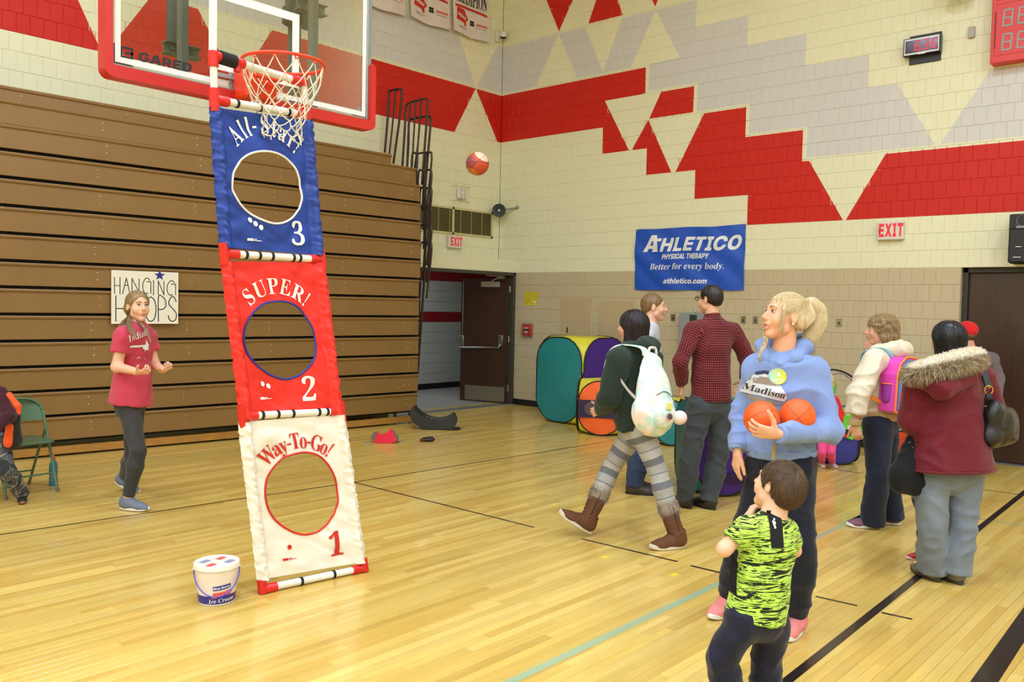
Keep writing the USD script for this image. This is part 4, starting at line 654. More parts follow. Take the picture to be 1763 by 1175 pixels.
class Panel:
    def __init__(s, tl, tr, bl_, br, hole, seed):
        s.c = [V(q) for q in (tl, tr, bl_, br)]; s.hole = hole; s.seed = seed
        s.w = np.linalg.norm(s.c[1] - s.c[0]); s.h = np.linalg.norm(s.c[2] - s.c[0])
        s.n = unit(np.cross(s.c[2] - s.c[0], s.c[1] - s.c[0]))
        if s.n[1] > 0: s.n = -s.n
        s.px = np.array([proj(q)[:2] for q in s.c])
    def uv(s, px, py):
        u = v = .5
        for _ in range(20):
            a = s.px[0] + (s.px[1] - s.px[0]) * u; b = s.px[2] + (s.px[3] - s.px[2]) * u
            r = a + (b - a) * v - (px, py); du = (s.px[1] - s.px[0]) * (1 - v) + (s.px[3] - s.px[2]) * v; dv = b - a
            du_, dv_ = np.linalg.solve(np.stack([du, dv], 1), -r); u += du_; v += dv_
        return u, v
    def S(s, u, v, off=0):
        u, v = np.asarray(u, float), np.asarray(v, float)
        a = s.c[0] + (s.c[1] - s.c[0]) * u[..., None]; b = s.c[2] + (s.c[3] - s.c[2]) * u[..., None]
        P = a + (b - a) * v[..., None]
        q = np.stack([u * 3.2 + v * 2.1, v * 4.6 - u * 1.7, 0 * u + s.seed], -1)
        d = (meshkit.fbm(q, 3, s.seed) - .5) * .042 + (np.abs(meshkit.noise(np.stack([u * 5 - v * 9, v * 4 + u * 3, 0 * u], -1), s.seed + 9) - .5) - .2) * .024
        e = np.minimum(u, 1 - u); d = d * np.clip(e / .12, 0, 1) * np.clip(np.minimum(v, 1 - v) / .06, .2, 1)
        slv = np.where(e < .085, np.sqrt(np.clip(1 - ((e - .0425) / .0425) ** 2, 0, 1)), 0)
        d = d + slv * .034 + np.where(e < .085, (meshkit.noise(np.stack([u * 40, v * 64, 0 * u], -1), s.seed) - .5) * .02, 0)
        return P + s.n * (d + off)[..., None]
    def mesh(s, nu=66, nv=78, off=0.0):
        uu, vv = np.meshgrid(np.linspace(-.02, 1.02, nu), np.linspace(0, 1, nv))
        hu, hv, ru, rv = s.hole
        rad = np.sqrt(((uu - hu) / ru) ** 2 + ((vv - hv) / rv) ** 2)
        k = np.arange(nu * nv).reshape(nv, nu); inside = rad.ravel() < 1
        quad = np.stack([k[:-1, :-1], k[:-1, 1:], k[1:, 1:], k[1:, :-1]], -1).reshape(-1, 4)
        keepq = quad[~(inside[quad].all(1))]
        f = np.vstack([keepq[:, [0, 2, 1]], keepq[:, [0, 3, 2]]])
        f = f[~inside[f].all(1)]
        used = np.unique(f); snap = np.array([i for i in used if inside[i]], int)
        u, v = uu.ravel().copy(), vv.ravel().copy()
        r = rad.ravel(); u[snap] = hu + (u[snap] - hu) / r[snap]; v[snap] = hv + (v[snap] - hv) / r[snap]
        return s.S(u, v, off), f
    def ring(s, r=.0062, n=72):
        a = np.arange(n) * 2 * np.pi / n; hu, hv, ru, rv = s.hole
        wob = 1 + .012 * np.sin(3 * a + s.seed) + .01 * np.sin(5 * a)
        return tube(s.S(hu + ru * np.cos(a) * wob, hv + rv * np.sin(a) * wob, .003), r, 8, closed=True)
    def flat(s, uv0, off=.006):      # metric coordinates about uv0 (x right, y up) to the surface
        u0, v0 = uv0
        return lambda q: s.S(u0 + q[:, 0] / s.w, v0 - q[:, 1] / s.h, off)
    def arc(s, text, R, height, start, end, stretch=1.0):
        hu, hv = s.hole[:2]; g, w = glyphs(text, SERIF, height, 0, 2, stretch); out = []
        for poly, xc in g:
            a = math.radians(start + (end - start) * xc / w)
            ca, sa = math.sin(a), math.cos(a)
            def fn(q, a=a, xc=xc):
                x, y = q[:, 0] - xc, q[:, 1] + R
                return np.stack([y * math.sin(a) + x * math.cos(a), y * math.cos(a) - x * math.sin(a)], 1)
            f3 = s.flat((hu, hv))
            out.append(map_flat(poly, lambda q: f3(fn(q)), .02))
        return merge(out)
m_nb = mat('nylon_blue', (26, 62, 150), rough=.42, spec=.5, bump=.1, bscale=500)
m_nr = mat('nylon_red', (232, 46, 38), rough=.42, spec=.5, bump=.1, bscale=500)
m_nw = mat('nylon_white', (238, 232, 218), rough=.45, spec=.5, bump=.1, bscale=500)
m_pw = mat('print_white', (236, 234, 228), rough=.5); m_pr = mat('print_red', (204, 40, 30), rough=.5); m_pblue = mat('trim_blue', (40, 44, 140), rough=.5)
def dn_(P, d): return P + V(0, 0, d)
PANELS = [
 (m_nb, m_pw, m_pw, [LP(363, 184), RP(535, 208), LP(381, 426), RP(555, 440)], (.49, .53, .35, .262), 'All-Star!', .282, .102, -47, 48, .72, '3', (509, 422), .125, [(425, 378), (433, 384.5), (441.5, 391)], (421, 414), 5),
 (m_nr, m_pw, m_pblue, [LP(383, 450), RP(557, 452), LP(416, 722), RP(588, 713)], (.465, .50, .35, .252), 'SUPER!', .262, .088, -44, 46, .9, '2', (529, 690), .135, [(449, 660), (459.5, 664)], (445, 688), 11),
 (m_nw, m_pr, m_pr, [LP(413, 727), RP(591, 713), LP(446, 999), RP(627, 968)], (.495, .487, .345, .268), 'Way-To-Go!', .275, .092, -47, 44, .8, '1', (576, 957), .145, [(495, 942)], (483, 966), 23)]
for m, mp, mt, cs, hole, word, R, hgt, s0, s1, st, num, npx, nh, dots, lg, seed in PANELS:
    pn = Panel(*cs, hole, seed)
    b = part(tw, 'banner', pn.mesh(), m, smooth=60, label={'All-Star!': 'blue banner', 'SUPER!': 'red banner', 'Way-To-Go!': 'white banner'}[word])
    part(b, 'hole_trim', pn.ring(), mt, smooth=True)
    part(b, 'lettering', pn.arc(word, R, hgt, s0, s1, st), mp)
    poly, w = lettering(num, SERIF, nh, .08)
    part(b, 'number', map_flat(poly, pn.flat(pn.uv(*npx)), .02), mp)
    for d in dots: part(b, 'dot', map_flat(Point(0, 0).buffer(.0145), pn.flat(pn.uv(*d)), .02), mp)
    part(b, 'small_print', map_flat(unary_union([sbox(0, 0, .035, .014), sbox(.037, .001, .09, .005), sbox(.037, .008, .06, .012)]), pn.flat(pn.uv(*lg)), .02), mp)

# ------------------------------------------------------------------ ice cream pail
c = on(377, 1041, 2, 0) + V(.02, .06, 0); c[2] = 0
pl = thing('ice_cream_pail', 'white lidded ice cream pail with a blue handle on the floor', 'bucket', c)
m_pail = mat('pail_plastic', (236, 218, 200), rough=.3, sss=.2); m_pblue2 = mat('pail_blue', (46, 40, 132), rough=.35)
part(pl, 'pail', lathe([(0, .0), (.092, .0), (.097, .004), (.116, .19), (.119, .205), (.112, .205), (.0, .205)], c, sides=40), m_pail, smooth=35)
part(pl, 'printed_band', lathe([(.0985, .012), (.1035, .058)], c, sides=40), m_pblue2, smooth=True)
part(pl, 'lid', lathe([(.121, .198), (.125, .2), (.125, .222), (.121, .228), (.11, .228), (.106, .222), (0, .222)], c, sides=40), mat('lid_white', (238, 228, 214), rough=.35), smooth=35)
to = unit(CAM - c) * (1, 1, 0); to = unit(to); th0 = math.atan2(to[1], to[0])
def on_pail(q):    # metric (arc length, height) on the pail's side that the camera sees
    r = .0985 + (q[:, 1] / .19) * .0185 + .0012; a = th0 + q[:, 0] / r
    return c + np.stack([r * np.cos(a), r * np.sin(a), q[:, 1]], 1)
from shapely import affinity
def put(poly, x, y, rot=0): return affinity.translate(affinity.rotate(poly, rot, origin=(0, 0)), x, y)
part(pl, 'label_patch', map_flat(put(sbox(-.05, -.011, .05, .013), .03, .105, 5), on_pail, .01), m_pblue2)
part(pl, 'brand_text', map_flat(put(lettering('Blue Bunny', SANS, .012, .1, 4)[0], .03, .1, 5), lambda q: on_pail(q) + to * .0006, .01), m_pw)
part(pl, 'ribbon', map_flat(put(sbox(-.05, -.01, .05, .012).union(sbox(-.06, -.018, -.03, 0)).union(sbox(.03, 0, .062, .014)), .03, .068, 4), on_pail, .01), mat('ribbon_red', (226, 84, 60), rough=.4))
part(pl, 'lettering', map_flat(put(lettering('Ice Cream', SERIF, .022, .2, 1)[0], .028, .022, 3), on_pail, .01), m_pw)
lt = [slab(put(sbox(-.028, -.018, .028, .018), *q), c + V(0, 0, .2225), (1, 0, 0), (0, 1, 0), .0008) for q in ((.05, .045, 20), (-.055, -.035, 20))]
[part(pl, 'lid_print', q, mat('lid_red', (226, 88, 84), rough=.4)) for q in lt]
for q in ((.055, -.04, 20), (-.045, .05, 20)): part(pl, 'lid_print', slab(put(sbox(-.03, -.02, .03, .02), *q), c + V(0, 0, .2225), (1, 0, 0), (0, 1, 0), .0008), mat('lid_blue', (150, 150, 180), rough=.4))
side = V(-to[1], to[0], 0)
hd = [c + side * .122 * math.cos(a) + to * .135 * math.sin(a) + V(0, 0, .19 - .125 * math.sin(a)) for a in np.linspace(0, math.pi, 25)]
part(pl, 'handle', tube(hd, .0035, 8), mat('handle_blue', (84, 72, 200), rough=.35), smooth=True)
for s in (1, -1): part(pl, 'handle_ear', ball(c + side * .121 * s + V(0, 0, .19), .009, 2), m_pail)

# ------------------------------------------------------------------ poster on the bleachers
m_poster = mat('poster_card', (236, 228, 206), rough=.6); m_mark = mat('marker_black', (40, 44, 40), rough=.6)
yp = y_front(-6.7, 1.7) - .026
A, B, Cc = on(191.5, 465, 1, yp), on(303, 470, 1, yp), on(191.5, 558, 1, yp)
po = thing('poster', 'white hand-lettered poster reading HANGING HOOPS taped to the bleachers', 'poster', (A + B) / 2)
pw, ph = B[0] - A[0], A[2] - Cc[2]
sl = (y_front(B[0], 1.7) - y_front(A[0], 1.7)) / pw
ex = V(1, sl, 0)
part(po, 'card', slab(sbox(0, -ph, pw, .0), A, ex, (0, 0, 1), .003, (0, -1, 0)), m_poster)
STROKES = {'H': [[(0, 0), (0, 1)], [(.9, 0), (.9, 1)], [(0, .5), (.9, .5)]], 'A': [[(0, 0), (.5, 1), (1, 0)], [(.2, .55), (.8, .55)]], 'N': [[(0, 0), (0, 1), (.9, 0), (.9, 1)]],
           'G': [[(.9, .85), (.7, 1), (.4, 1), (.1, .7), (.05, .4), (.2, .1), (.5, 0), (.7, .05)], [(.5, .78), (1, .78), (1, 0)]], 'I': [[(0, 0), (0, 1)]],
           'O': [[(.5, 1), (.15, .85), (0, .5), (.15, .12), (.5, 0), (.85, .12), (1, .5), (.85, .85), (.5, 1)]], 'P': [[(0, 0), (0, 1), (.5, 1), (.85, .85), (.85, .62), (.5, .5), (0, .5)]],
           'S': [[(.95, .8), (.75, .98), (.4, 1), (.1, .85), (.1, .68), (.8, .42), (1, .25), (.85, .06), (.45, 0), (.1, .1), (0, .25)]]}
def hand(word, boxes, lw):
    out = []
    for ch, (bx0, by0, bx1, by1) in zip(word, boxes):
        for st in STROKES[ch]:
            pts = [(bx0 + x * (bx1 - bx0), by0 + y * (by1 - by0)) for x, y in st]
            if ch in 'GOPS' and len(pts) > 4: pts = [tuple(q[:2]) for q in spline([(*q, 0) for q in pts], 30)]
            out.append(LineString(pts).buffer(lw, cap_style='flat', join_style='round'))
    return unary_union(out)
sx, sy = pw / 1250, ph / 1040
def bx(a, b, c_, d): return ((a - 20) * sx, -(d - 60) * sy, (c_ - 20) * sx, -(b - 60) * sy)
w1 = hand('HANGING', [bx(75, 195, 185, 520), bx(220, 205, 355, 520), bx(390, 210, 535, 480), bx(580, 200, 740, 500), bx(790, 228, 800, 530), bx(880, 240, 1000, 520), bx(1040, 235, 1215, 520)], .0042)
w2 = hand('HOOPS', [bx(100, 550, 330, 1055), bx(400, 560, 610, 1050), bx(640, 560, 840, 1050), bx(885, 560, 1045, 1055), bx(1075, 555, 1235, 1050)], .0052)
part(po, 'lettering', slab(w1.union(w2), A + V(0, -.0035, 0), ex, (0, 0, 1), .0008, (0, -1, 0)), m_mark)
part(po, 'drawn_ball', slab(Point(1065 * sx, -570 * sy).buffer(.06).difference(Point(1065 * sx, -570 * sy).buffer(.0565)), A + V(0, -.0035, 0), ex, (0, 0, 1), .0006, (0, -1, 0)), mat('pencil_blue', (190, 196, 214), rough=.6))
stp = [(.058 * (1 if k % 2 == 0 else .42) * math.sin(k * math.pi / 5), .058 * (1 if k % 2 == 0 else .42) * math.cos(k * math.pi / 5)) for k in range(10)]
part(po, 'star', slab(Polygon([(885 * sx + x * 1.05, -70 * sy + y) for x, y in stp]), A + V(0, -.005, 0), ex, (0, 0, 1), .002, (0, -1, 0)), mat('star_blue', (44, 40, 130), rough=.5))
# ------------------------------------------------------------------ things on the walls
m_plast = mat('plastic_white', (222, 216, 200), rough=.4)
def RW(s, r, d=0): return V(-d, -s * U, Z0 + r * H)      # a point of the right-hand wall: units along, courses above the tan band
EY, EZ = V(0, -1, 0), V(0, 0, 1)
def on_right(poly, s, r, d, t): return slab(poly, RW(s, r, d), EY, EZ, t, (-1, 0, 0))
def rbox(s0, s1, r0, r1, d0, d1, bev=.004): return box((-d1, -s1 * U, Z0 + r0 * H), (-d0, -s0 * U, Z0 + r1 * H), bev)
# vinyl banner
bn = thing('banner', 'blue vinyl sponsor banner with white lettering high on the tan wall', 'banner', RW(27.4, .9))
s0, s1, r0, r1 = 20.8, 33.95, -1.38, 3.1
nu, nv = 60, 24
uu, vv = np.meshgrid(np.linspace(0, 1, nu), np.linspace(0, 1, nv))
def ban(u, v, off=0):
    u, v = np.asarray(u, float), np.asarray(v, float)
    pin = np.minimum.reduce([np.hypot(u - a, (v - b) * .5) for a, b in ((0, 0), (.48, 0), (1, 0), (0, 1), (1, 1))])
    d = .012 + .022 * np.clip(pin / .3, 0, 1) + .012 * np.sin(9 * u + 6 * v) * np.clip(pin / .2, 0, 1) + .008 * np.sin(23 * (u - v * .6)) * np.clip(pin / .2, 0, 1)
    sag = .05 * (1 - np.abs(u - .24) / .24) * (u < .48) + .08 * (1 - np.abs(u - .74) / .26) * (u >= .48)
    r = r1 - (r1 - r0) * v - np.clip(sag, 0, 1) * (1 - v) * 1.2
    return np.stack([-(d + off), -(s0 + (s1 - s0) * u) * U, Z0 + r * H], -1)
k = np.arange(nu * nv).reshape(nv, nu)
q = np.stack([k[:-1, :-1], k[1:, :-1], k[1:, 1:], k[:-1, 1:]], -1).reshape(-1, 4)
front = ban(uu.ravel(), vv.ravel()); back = ban(uu.ravel(), vv.ravel(), -.002)
part(bn, 'sheet', merge([(front, q), (back, q[:, ::-1])]), mat('vinyl_blue', (34, 84, 188), rough=.38, spec=.5), smooth=True)
bw, bh = (s1 - s0) * U, (r1 - r0) * H
def bfn(u0, v0): return lambda p: ban(u0 + p[:, 0] / bw, v0 - p[:, 1] / bh, .003)
t_big = unary_union([lettering('A', SANS, .245, .3, 0, 1.0)[0], ])
big, wbig = lettering('THLETICO', SANS, .20, .3, 3, 1.02)
A_, wA = lettering('A', SANS, .25, .3, 0, 1.0)
part(bn, 'name_lettering', merge([map_flat(A_, bfn(.15, .375), .05), map_flat(big, bfn(.545, .375), .05)]), m_pw)
part(bn, 'slogan_lettering', merge([map_flat(lettering('PHYSICAL THERAPY', SANS, .075, .25, -1, .74)[0], bfn(.475, .50), .05), map_flat(lettering('Better for every body.', SERIF, .088, .22, 1, 1.0)[0], bfn(.49, .665), .05), map_flat(lettering('athletico.com', SANS, .08, .25, 0, .95)[0], bfn(.485, .895), .05)]), m_pw)
for a, b in ((.012, .02), (.48, .018), (.988, .02), (.012, .98), (.988, .98)): part(bn, 'grommet', ellip(ban(np.array(a), np.array(b), .003), (.004, .011, .011), np.eye(3), 1), m_alum)
# exit signs
def exit_sign(o, ex, n, w, h, label, arrow):
    t = thing('exit_sign', label, 'exit sign', o)
    ex, n = V(ex), V(n); A3 = np.array([ex, [0, 0, 1], n])
    part(t, 'housing', obox(o + n * .035, (w / 2, h / 2, .035), A3, .008), m_plast)
    txt, tw_ = lettering('EXIT', SANS, h * .72, 0, 10, .50)
    m = mat('exit_red', (226, 40, 54), rough=.4, emit=.05, ecolor=(255, 60, 70))
    part(t, 'lettering', slab(txt, o + n * .0705 + V(0, 0, -h * .34) + ex * w * .04, ex, (0, 0, 1), .002, n), m)
    if arrow: part(t, 'arrow', slab(LineString([(.018, .03), (0, 0), (.018, -.03)]).buffer(.005), o + n * .0705 - ex * w * .44, ex, (0, 0, 1), .002, n), m)
    return t
exit_sign(RW(48.17, 2.24), EY, (-1, 0, 0), 2.25 * U, 1.1 * H, 'white exit sign with red letters and arrow right of the blue banner', True)
exit_sign(V(-1.10, 0, 2.695), V(1, 0, 0), (0, -1, 0), .32, .2, 'white exit sign with red letters above the open door', False)
# digital clock
ck = thing('digital_clock', 'black digital wall clock with red figures showing 6:36', 'clock', RW(50.3, 12.8))
part(ck, 'mount_plate', rbox(49.1, 51.7, 11.95, 13.6, .0, .02), mat('clock_plate', (52, 54, 54), rough=.5))
part(ck, 'case', rbox(48.75, 51.8, 12.36, 13.38, .02, .1, .006), mat('clock_case', (26, 26, 28), rough=.3))
part(ck, 'face', rbox(48.9, 51.65, 12.46, 13.28, .1, .1015, 0), mat('clock_face', (52, 8, 12), rough=.15))
ol = sbox(48.85, 12.42, 51.7, 13.32).difference(sbox(48.92, 12.5, 51.63, 13.24))
part(ck, 'bezel_line', slab(ol, RW(0, 0, .1), EY * U, EZ * H, .003, (-1, 0, 0)), m_pw)
SEG = {'a': [(.1, 1), (.9, 1)], 'b': [(1, .95), (1, .55)], 'c': [(1, .45), (1, .05)], 'd': [(.1, 0), (.9, 0)], 'e': [(0, .05), (0, .45)], 'f': [(0, .55), (0, .95)], 'g': [(.1, .5), (.9, .5)]}
ON = {'6': 'acdefg', '3': 'abcdg', '8': 'abcdefg'}
def seg(ch, w, h, lw, slant=.12): return unary_union([LineString([(x * w + y * h * slant, y * h) for x, y in SEG[q]]).buffer(lw, cap_style='square') for q in ON[ch]])
m_led = mat('led_red', (255, 20, 50), emit=.22, ecolor=(255, 10, 40))
for ch, s in (('6', 49.72), ('3', 50.38), ('6', 51.05)): part(ck, 'figure', on_right(seg(ch, .052, .105, .0046), s, 12.62, .102, .003), m_led)
part(ck, 'colon', [on_right(Point(0, z).buffer(.007), 50.27, 12.62, .102, .003) for z in (.0,)], m_led)
part(ck, 'badge', on_right(sbox(-.045, -.008, .045, .008), 50.3, 12.41, .101, .004), m_plast)
# scoreboard
sb = thing('scoreboard', 'red scoreboard with grey seven-segment figures at the upper right', 'scoreboard', RW(60, 14))
m_sb = mat('scoreboard_red', (214, 50, 40), rough=.4); m_seg = mat('segment_grey', (150, 150, 140), rough=.5)
part(sb, 'cabinet', rbox(55.8, 66, 11.1, 19, .004, .16, .006), m_sb)
for r0_, r1_ in ((11.5, 14.35), (14.5, 17.5)): part(sb, 'panel', slab(sbox(56.05, r0_, 65.5, r1_).difference(sbox(56.1, r0_ + .08, 65.4, r1_ - .08)), RW(0, 0, .16), EY * U, EZ * H, .005, (-1, 0, 0)), m_sb)
for r in (11.75, 13.05, 14.75, 16.0):
    for s in (56.65, 57.75, 59.3, 60.4): part(sb, 'figure', on_right(seg('8', .085, .17, .010, .05), s, r, .161, .003), m_seg)
for r in (11.9, 14.8): part(sb, 'latch', on_right(sbox(-.006, 0, .006, .4), 56.1, r, .163, .004), mat('latch_red', (120, 20, 20), rough=.5))
# small wall things
bx_ = solo('junction_box', rbox(53.83, 54.32, 12.92, 13.52, 0, .04, .003), mat('box_grey', (176, 172, 158), rough=.5), 'small grey metal box on the wall beside the scoreboard', 'box')
hs = thing('horn_speaker', 'grey horn speaker on the wall at the top edge, left of the scoreboard', 'speaker', RW(53.1, 15.3, .15))
m_horn = mat('horn_grey', (140, 142, 138), rough=.45); m_hdark = mat('horn_dark', (58, 58, 56), rough=.6)
def horn(t, c, ax, R, L, m):
    part(t, 'bell', lathe([(R * .25, -L), (R * .5, -L * .6), (R * .85, -.15 * L), (R, 0), (R * .96, .004), (R * .8, -.12 * L), (R * .45, -L * .55), (0, -L * .75)], c, ax, 28), m, smooth=50)
    part(t, 'driver', lathe([(0, -L * 1.35), (R * .3, -L * 1.35), (R * .35, -L), (R * .25, -L * .9)], c, ax, 20), m, smooth=40)
    part(t, 'throat', lathe([(0, .0), (R * .16, -.01), (R * .22, -L * .3)], V(c) - unit(ax) * L * .15, ax, 16), m_plast, smooth=40)
horn(hs, RW(53.15, 15.55, .3), (-.75, 0, -.65), .15, .2, m_horn)
part(hs, 'bracket', [rod(RW(53.15, 16.3, 0), RW(53.15, 15.9, .14), .015), rbox(52.8, 53.5, 16.0, 16.6, 0, .012)], m_horn)
hs2 = thing('horn_speaker', 'dark grey horn speaker in the corner above the open door', 'speaker', (-.25, -.2, 3.27))
horn(hs2, V(-.22, -.19, 3.28), unit(V(-.8, -.75, -.12)), .115, .14, mat('horn_slate', (84, 88, 86), rough=.45))
part(hs2, 'bracket', [rod((-.02, -.4, 3.33), (-.12, -.22, 3.3), .014), ball((-.01, -.42, 3.34), .03, 2)], m_horn)
ps = thing('loudspeaker', 'tall black loudspeaker on the wall above the right-hand door', 'speaker', RW(60, 1.4, .15))
m_spk = mat('speaker_black', (28, 28, 28), rough=.5)
part(ps, 'cabinet', rbox(57.95, 62, .12, 2.75, .02, .3, .02), m_spk)
part(ps, 'horn_bezel', rbox(58.0, 61.95, 1.95, 2.72, .3, .315, .006), m_spk)
part(ps, 'tweeter', lathe([(0, .0), (.05, .005), (.062, .012)], RW(58.95, 2.38, .305), (-1, 0, 0), 24), mat('cone_grey', (130, 130, 128), rough=.5), smooth=True)
part(ps, 'port', rbox(58.5, 61.4, 1.98, 2.1, .31, .318, 0), m_horn)
part(ps, 'badge', rbox(58.35, 58.9, .42, .46, .3, .304, 0), m_plast); part(ps, 'badge', rbox(58.5, 58.9, .98, 1.02, .3, .304, 0), m_plast)
ny = thing('notice', 'yellow paper notice taped to the tan wall beside the open door', 'notice', RW(5.6, -2.13))
part(ny, 'sheet', rbox(4.5, 6.68, -2.68, -1.58, .001, .004, 0), mat('paper_yellow', (206, 184, 32), rough=.6, vary=.12, vscale=14))
part(ny, 'sticker', rbox(5.9, 6.45, -2.5, -2.3, .004, .006, 0), m_plast)
part(ny, 'tape', rbox(4.45, 6.7, -2.68, -2.6, .004, .005, 0), mat('tape_yellow', (230, 210, 60), rough=.4))
fa = thing('fire_alarm_pull', 'red fire alarm pull station under a clear cover beside the open door', 'fire alarm', RW(5.2, -4.7))
part(fa, 'station', rbox(4.55, 5.95, -5.2, -4.25, 0, .05, .006), mat('alarm_red', (206, 44, 40), rough=.35))
part(fa, 'handle', [rbox(4.9, 5.6, -4.6, -4.5, .05, .065, .003), rbox(4.95, 5.5, -4.95, -4.75, .05, .058, .002)], m_plast)
part(fa, 'pull_bar', rbox(4.8, 5.7, -4.78, -4.68, .05, .07, .004), m_ink)
part(fa, 'cover', rbox(4.4, 6.1, -5.4, -4.12, .0, .085, .01), usdkit.material(stage, '/World/Looks/clear_cover', {'t': ('transparent_bsdf', dict(color=(.96, .96, .96))), 'g': ('glossy_bsdf', dict(roughness=.1)), 'm': ('mix_closure', dict(fac=.12))}, [('t.BSDF', 'm.closure1'), ('g.BSDF', 'm.closure2')], surface='m.closure'))
m_tanp = mat('panel_tan', (192, 168, 128), rough=.5)
for s0_, s1_, ra, rb, lab in ((10.4, 14.75, -6.4, -1.95, 'tan access panel with a flush latch nearer the open door'), (16.0, 20.6, -7.0, -2.25, 'tan access panel with a flush latch farther from the open door')):
    t = thing('access_panel', lab, 'panel', RW((s0_ + s1_) / 2, (ra + rb) / 2))
    part(t, 'rim', slab(sbox(s0_, ra, s1_, rb), RW(0, 0, .003), EY * U, EZ * H, .009, (-1, 0, 0)), m_tanp)
    part(t, 'hatch', rbox(s0_ + .55, s1_ - .55, ra + .4, rb - .75, .012, .017, .001), m_tanp)
    part(t, 'latch', rbox(s0_ + .95, s0_ + 1.15, ra + 1.6, ra + 2.05, .017, .022, .001), mat('latch_dark', (70, 66, 56), rough=.4))
    for a in (s0_ + .3, s1_ - .3):
        for b in (ra + .5, rb - .55, (ra + rb) / 2 - .6): part(t, 'bolt', ellip(RW(a, b, .012), (.006, .012, .012), np.eye(3), 1), m_tanp)
for s_, lab in ((25.8, 'steel wall socket plate left of the grey switch box'), (34.0, 'steel wall socket plate left of the close pair'), (35.3, 'steel wall socket plate right of the close pair'), (43.7, 'steel wall socket plate above the blonde woman with a ponytail')):
    t = thing('wall_socket', lab, 'socket', RW(s_, -3.33), group='steel socket plates on the tan wall')
    part(t, 'plate', rbox(s_ - .27, s_ + .27, -3.6, -3.05, 0, .008, .002), m_alum)
    part(t, 'hood', rbox(s_ - .25, s_ + .25, -3.12, -3.04, .0, .028, .003), mat('socket_light', (210, 208, 200), rough=.3, metal=.5))
    part(t, 'outlet', rbox(s_ - .08, s_ + .08, -3.5, -3.3, .008, .012, .002), mat('socket_dark', (60, 58, 54), rough=.5))
gb = thing('switch_box', 'grey steel switch box with a small window behind the man in plaid', 'box', RW(29, -4, .05))
part(gb, 'cabinet', rbox(27.1, 31.4, -5.6, -2.98, 0, .13, .005), mat('cab_grey', (150, 158, 158), rough=.4, metal=.2))
part(gb, 'window', rbox(28.35, 29.2, -3.55, -3.1, .13, .133, 0), mat('window_dark', (50, 62, 44), rough=.2))
part(gb, 'knob', ball(RW(28.8, -2.85, .08), .022, 2), mat('knob_silver', (210, 210, 210), rough=.25, metal=.8)); part(gb, 'bracket', rbox(26.95, 27.1, -3.6, -3.1, 0, .05), mat('socket_dark2', (70, 68, 64), rough=.5))
# left wall: grille, alarm box, camera, championship towels
vg = thing('vent_grille', 'louvred olive vent grille in a cream frame above the open door', 'vent', (-1.2, 0, 3.03))
m_vf = mat('vent_frame', (210, 198, 140), rough=.5); m_vs = mat('vent_slat', (126, 116, 72), rough=.5)
ve = [-2.75, -1.12, -.2]
part(vg, 'frame', [box((-2.8, -.02, 3.225), (-.17, .0, 3.26)), box((-2.8, -.02, 2.82), (-.17, 0, 2.85))] + [box((x - .02, -.02, 2.82), (x + .02, 0, 3.26)) for x in ve], m_vf)
part(vg, 'backing', box((-2.78, -.0015, 2.83), (-.2, .002, 3.25)), mat('vent_dark', (52, 46, 28), rough=.8))
sl_ = []
for z in np.arange(2.862, 3.22, .0165):
    sl_.append((np.array([(-2.75, -.016, z - .007), (-.2, -.016, z - .007), (-.2, -.003, z + .006), (-2.75, -.003, z + .006)]), np.array([[0, 1, 2, 3]])))
part(vg, 'louvres', merge(sl_), m_vs, kind='stuff')
for x in (-2.5, -2.25, -2.0, -1.72, -1.45, -1.2, -.95, -.7, -.45): part(vg, 'mullion', box((x - .008, -.018, 2.85), (x + .008, -.012, 3.23)), mat('vent_mull', (150, 138, 88), rough=.5))
al = thing('alarm_sounder', 'white alarm sounder with a wire guard above the vent grille', 'alarm', (-.96, 0, 3.5))
part(al, 'housing', box((-1.05, -.06, 3.4), (-.87, 0, 3.575), .02), m_plast)
part(al, 'lens', ellip((-.96, -.06, 3.5), (.03, .012, .03), np.eye(3)), mat('lens_white', (238, 236, 230), rough=.2))
part(al, 'wire_guard', [tube([(-1.15, -.004, z), (-1.1, -.08, z), (-.82, -.08, z), (-.78, -.004, z)], .003, 6) for z in (3.36, 3.6)] + [tube([(x, -.08, 3.36), (x, -.08, 3.6)], .002, 6) for x in (-1.0, -.92)], m_gsteel)
sc = thing('security_camera', 'small white dome camera in the corner near the top', 'camera', (-.14, -.1, 6.2))
part(sc, 'mount', [box((-.22, -.06, 6.13), (-.1, -.0, 6.3), .01), rod((-.16, -.05, 6.25), (-.13, -.12, 6.24), .03, 14)], m_plast)
part(sc, 'dome', [lathe([(0, -.055), (.03, -.05), (.05, -.03), (.058, 0)], (-.13, -.13, 6.225), (-.3, -.3, 1), 20)], mat('dome_dark', (26, 26, 30), rough=.1), smooth=True)
part(sc, 'shroud', [lathe([(.06, -.012), (.062, .03), (.045, .065), (0, .075)], (-.13, -.13, 6.225), (-.3, -.3, 1), 20)], m_plast, smooth=True)
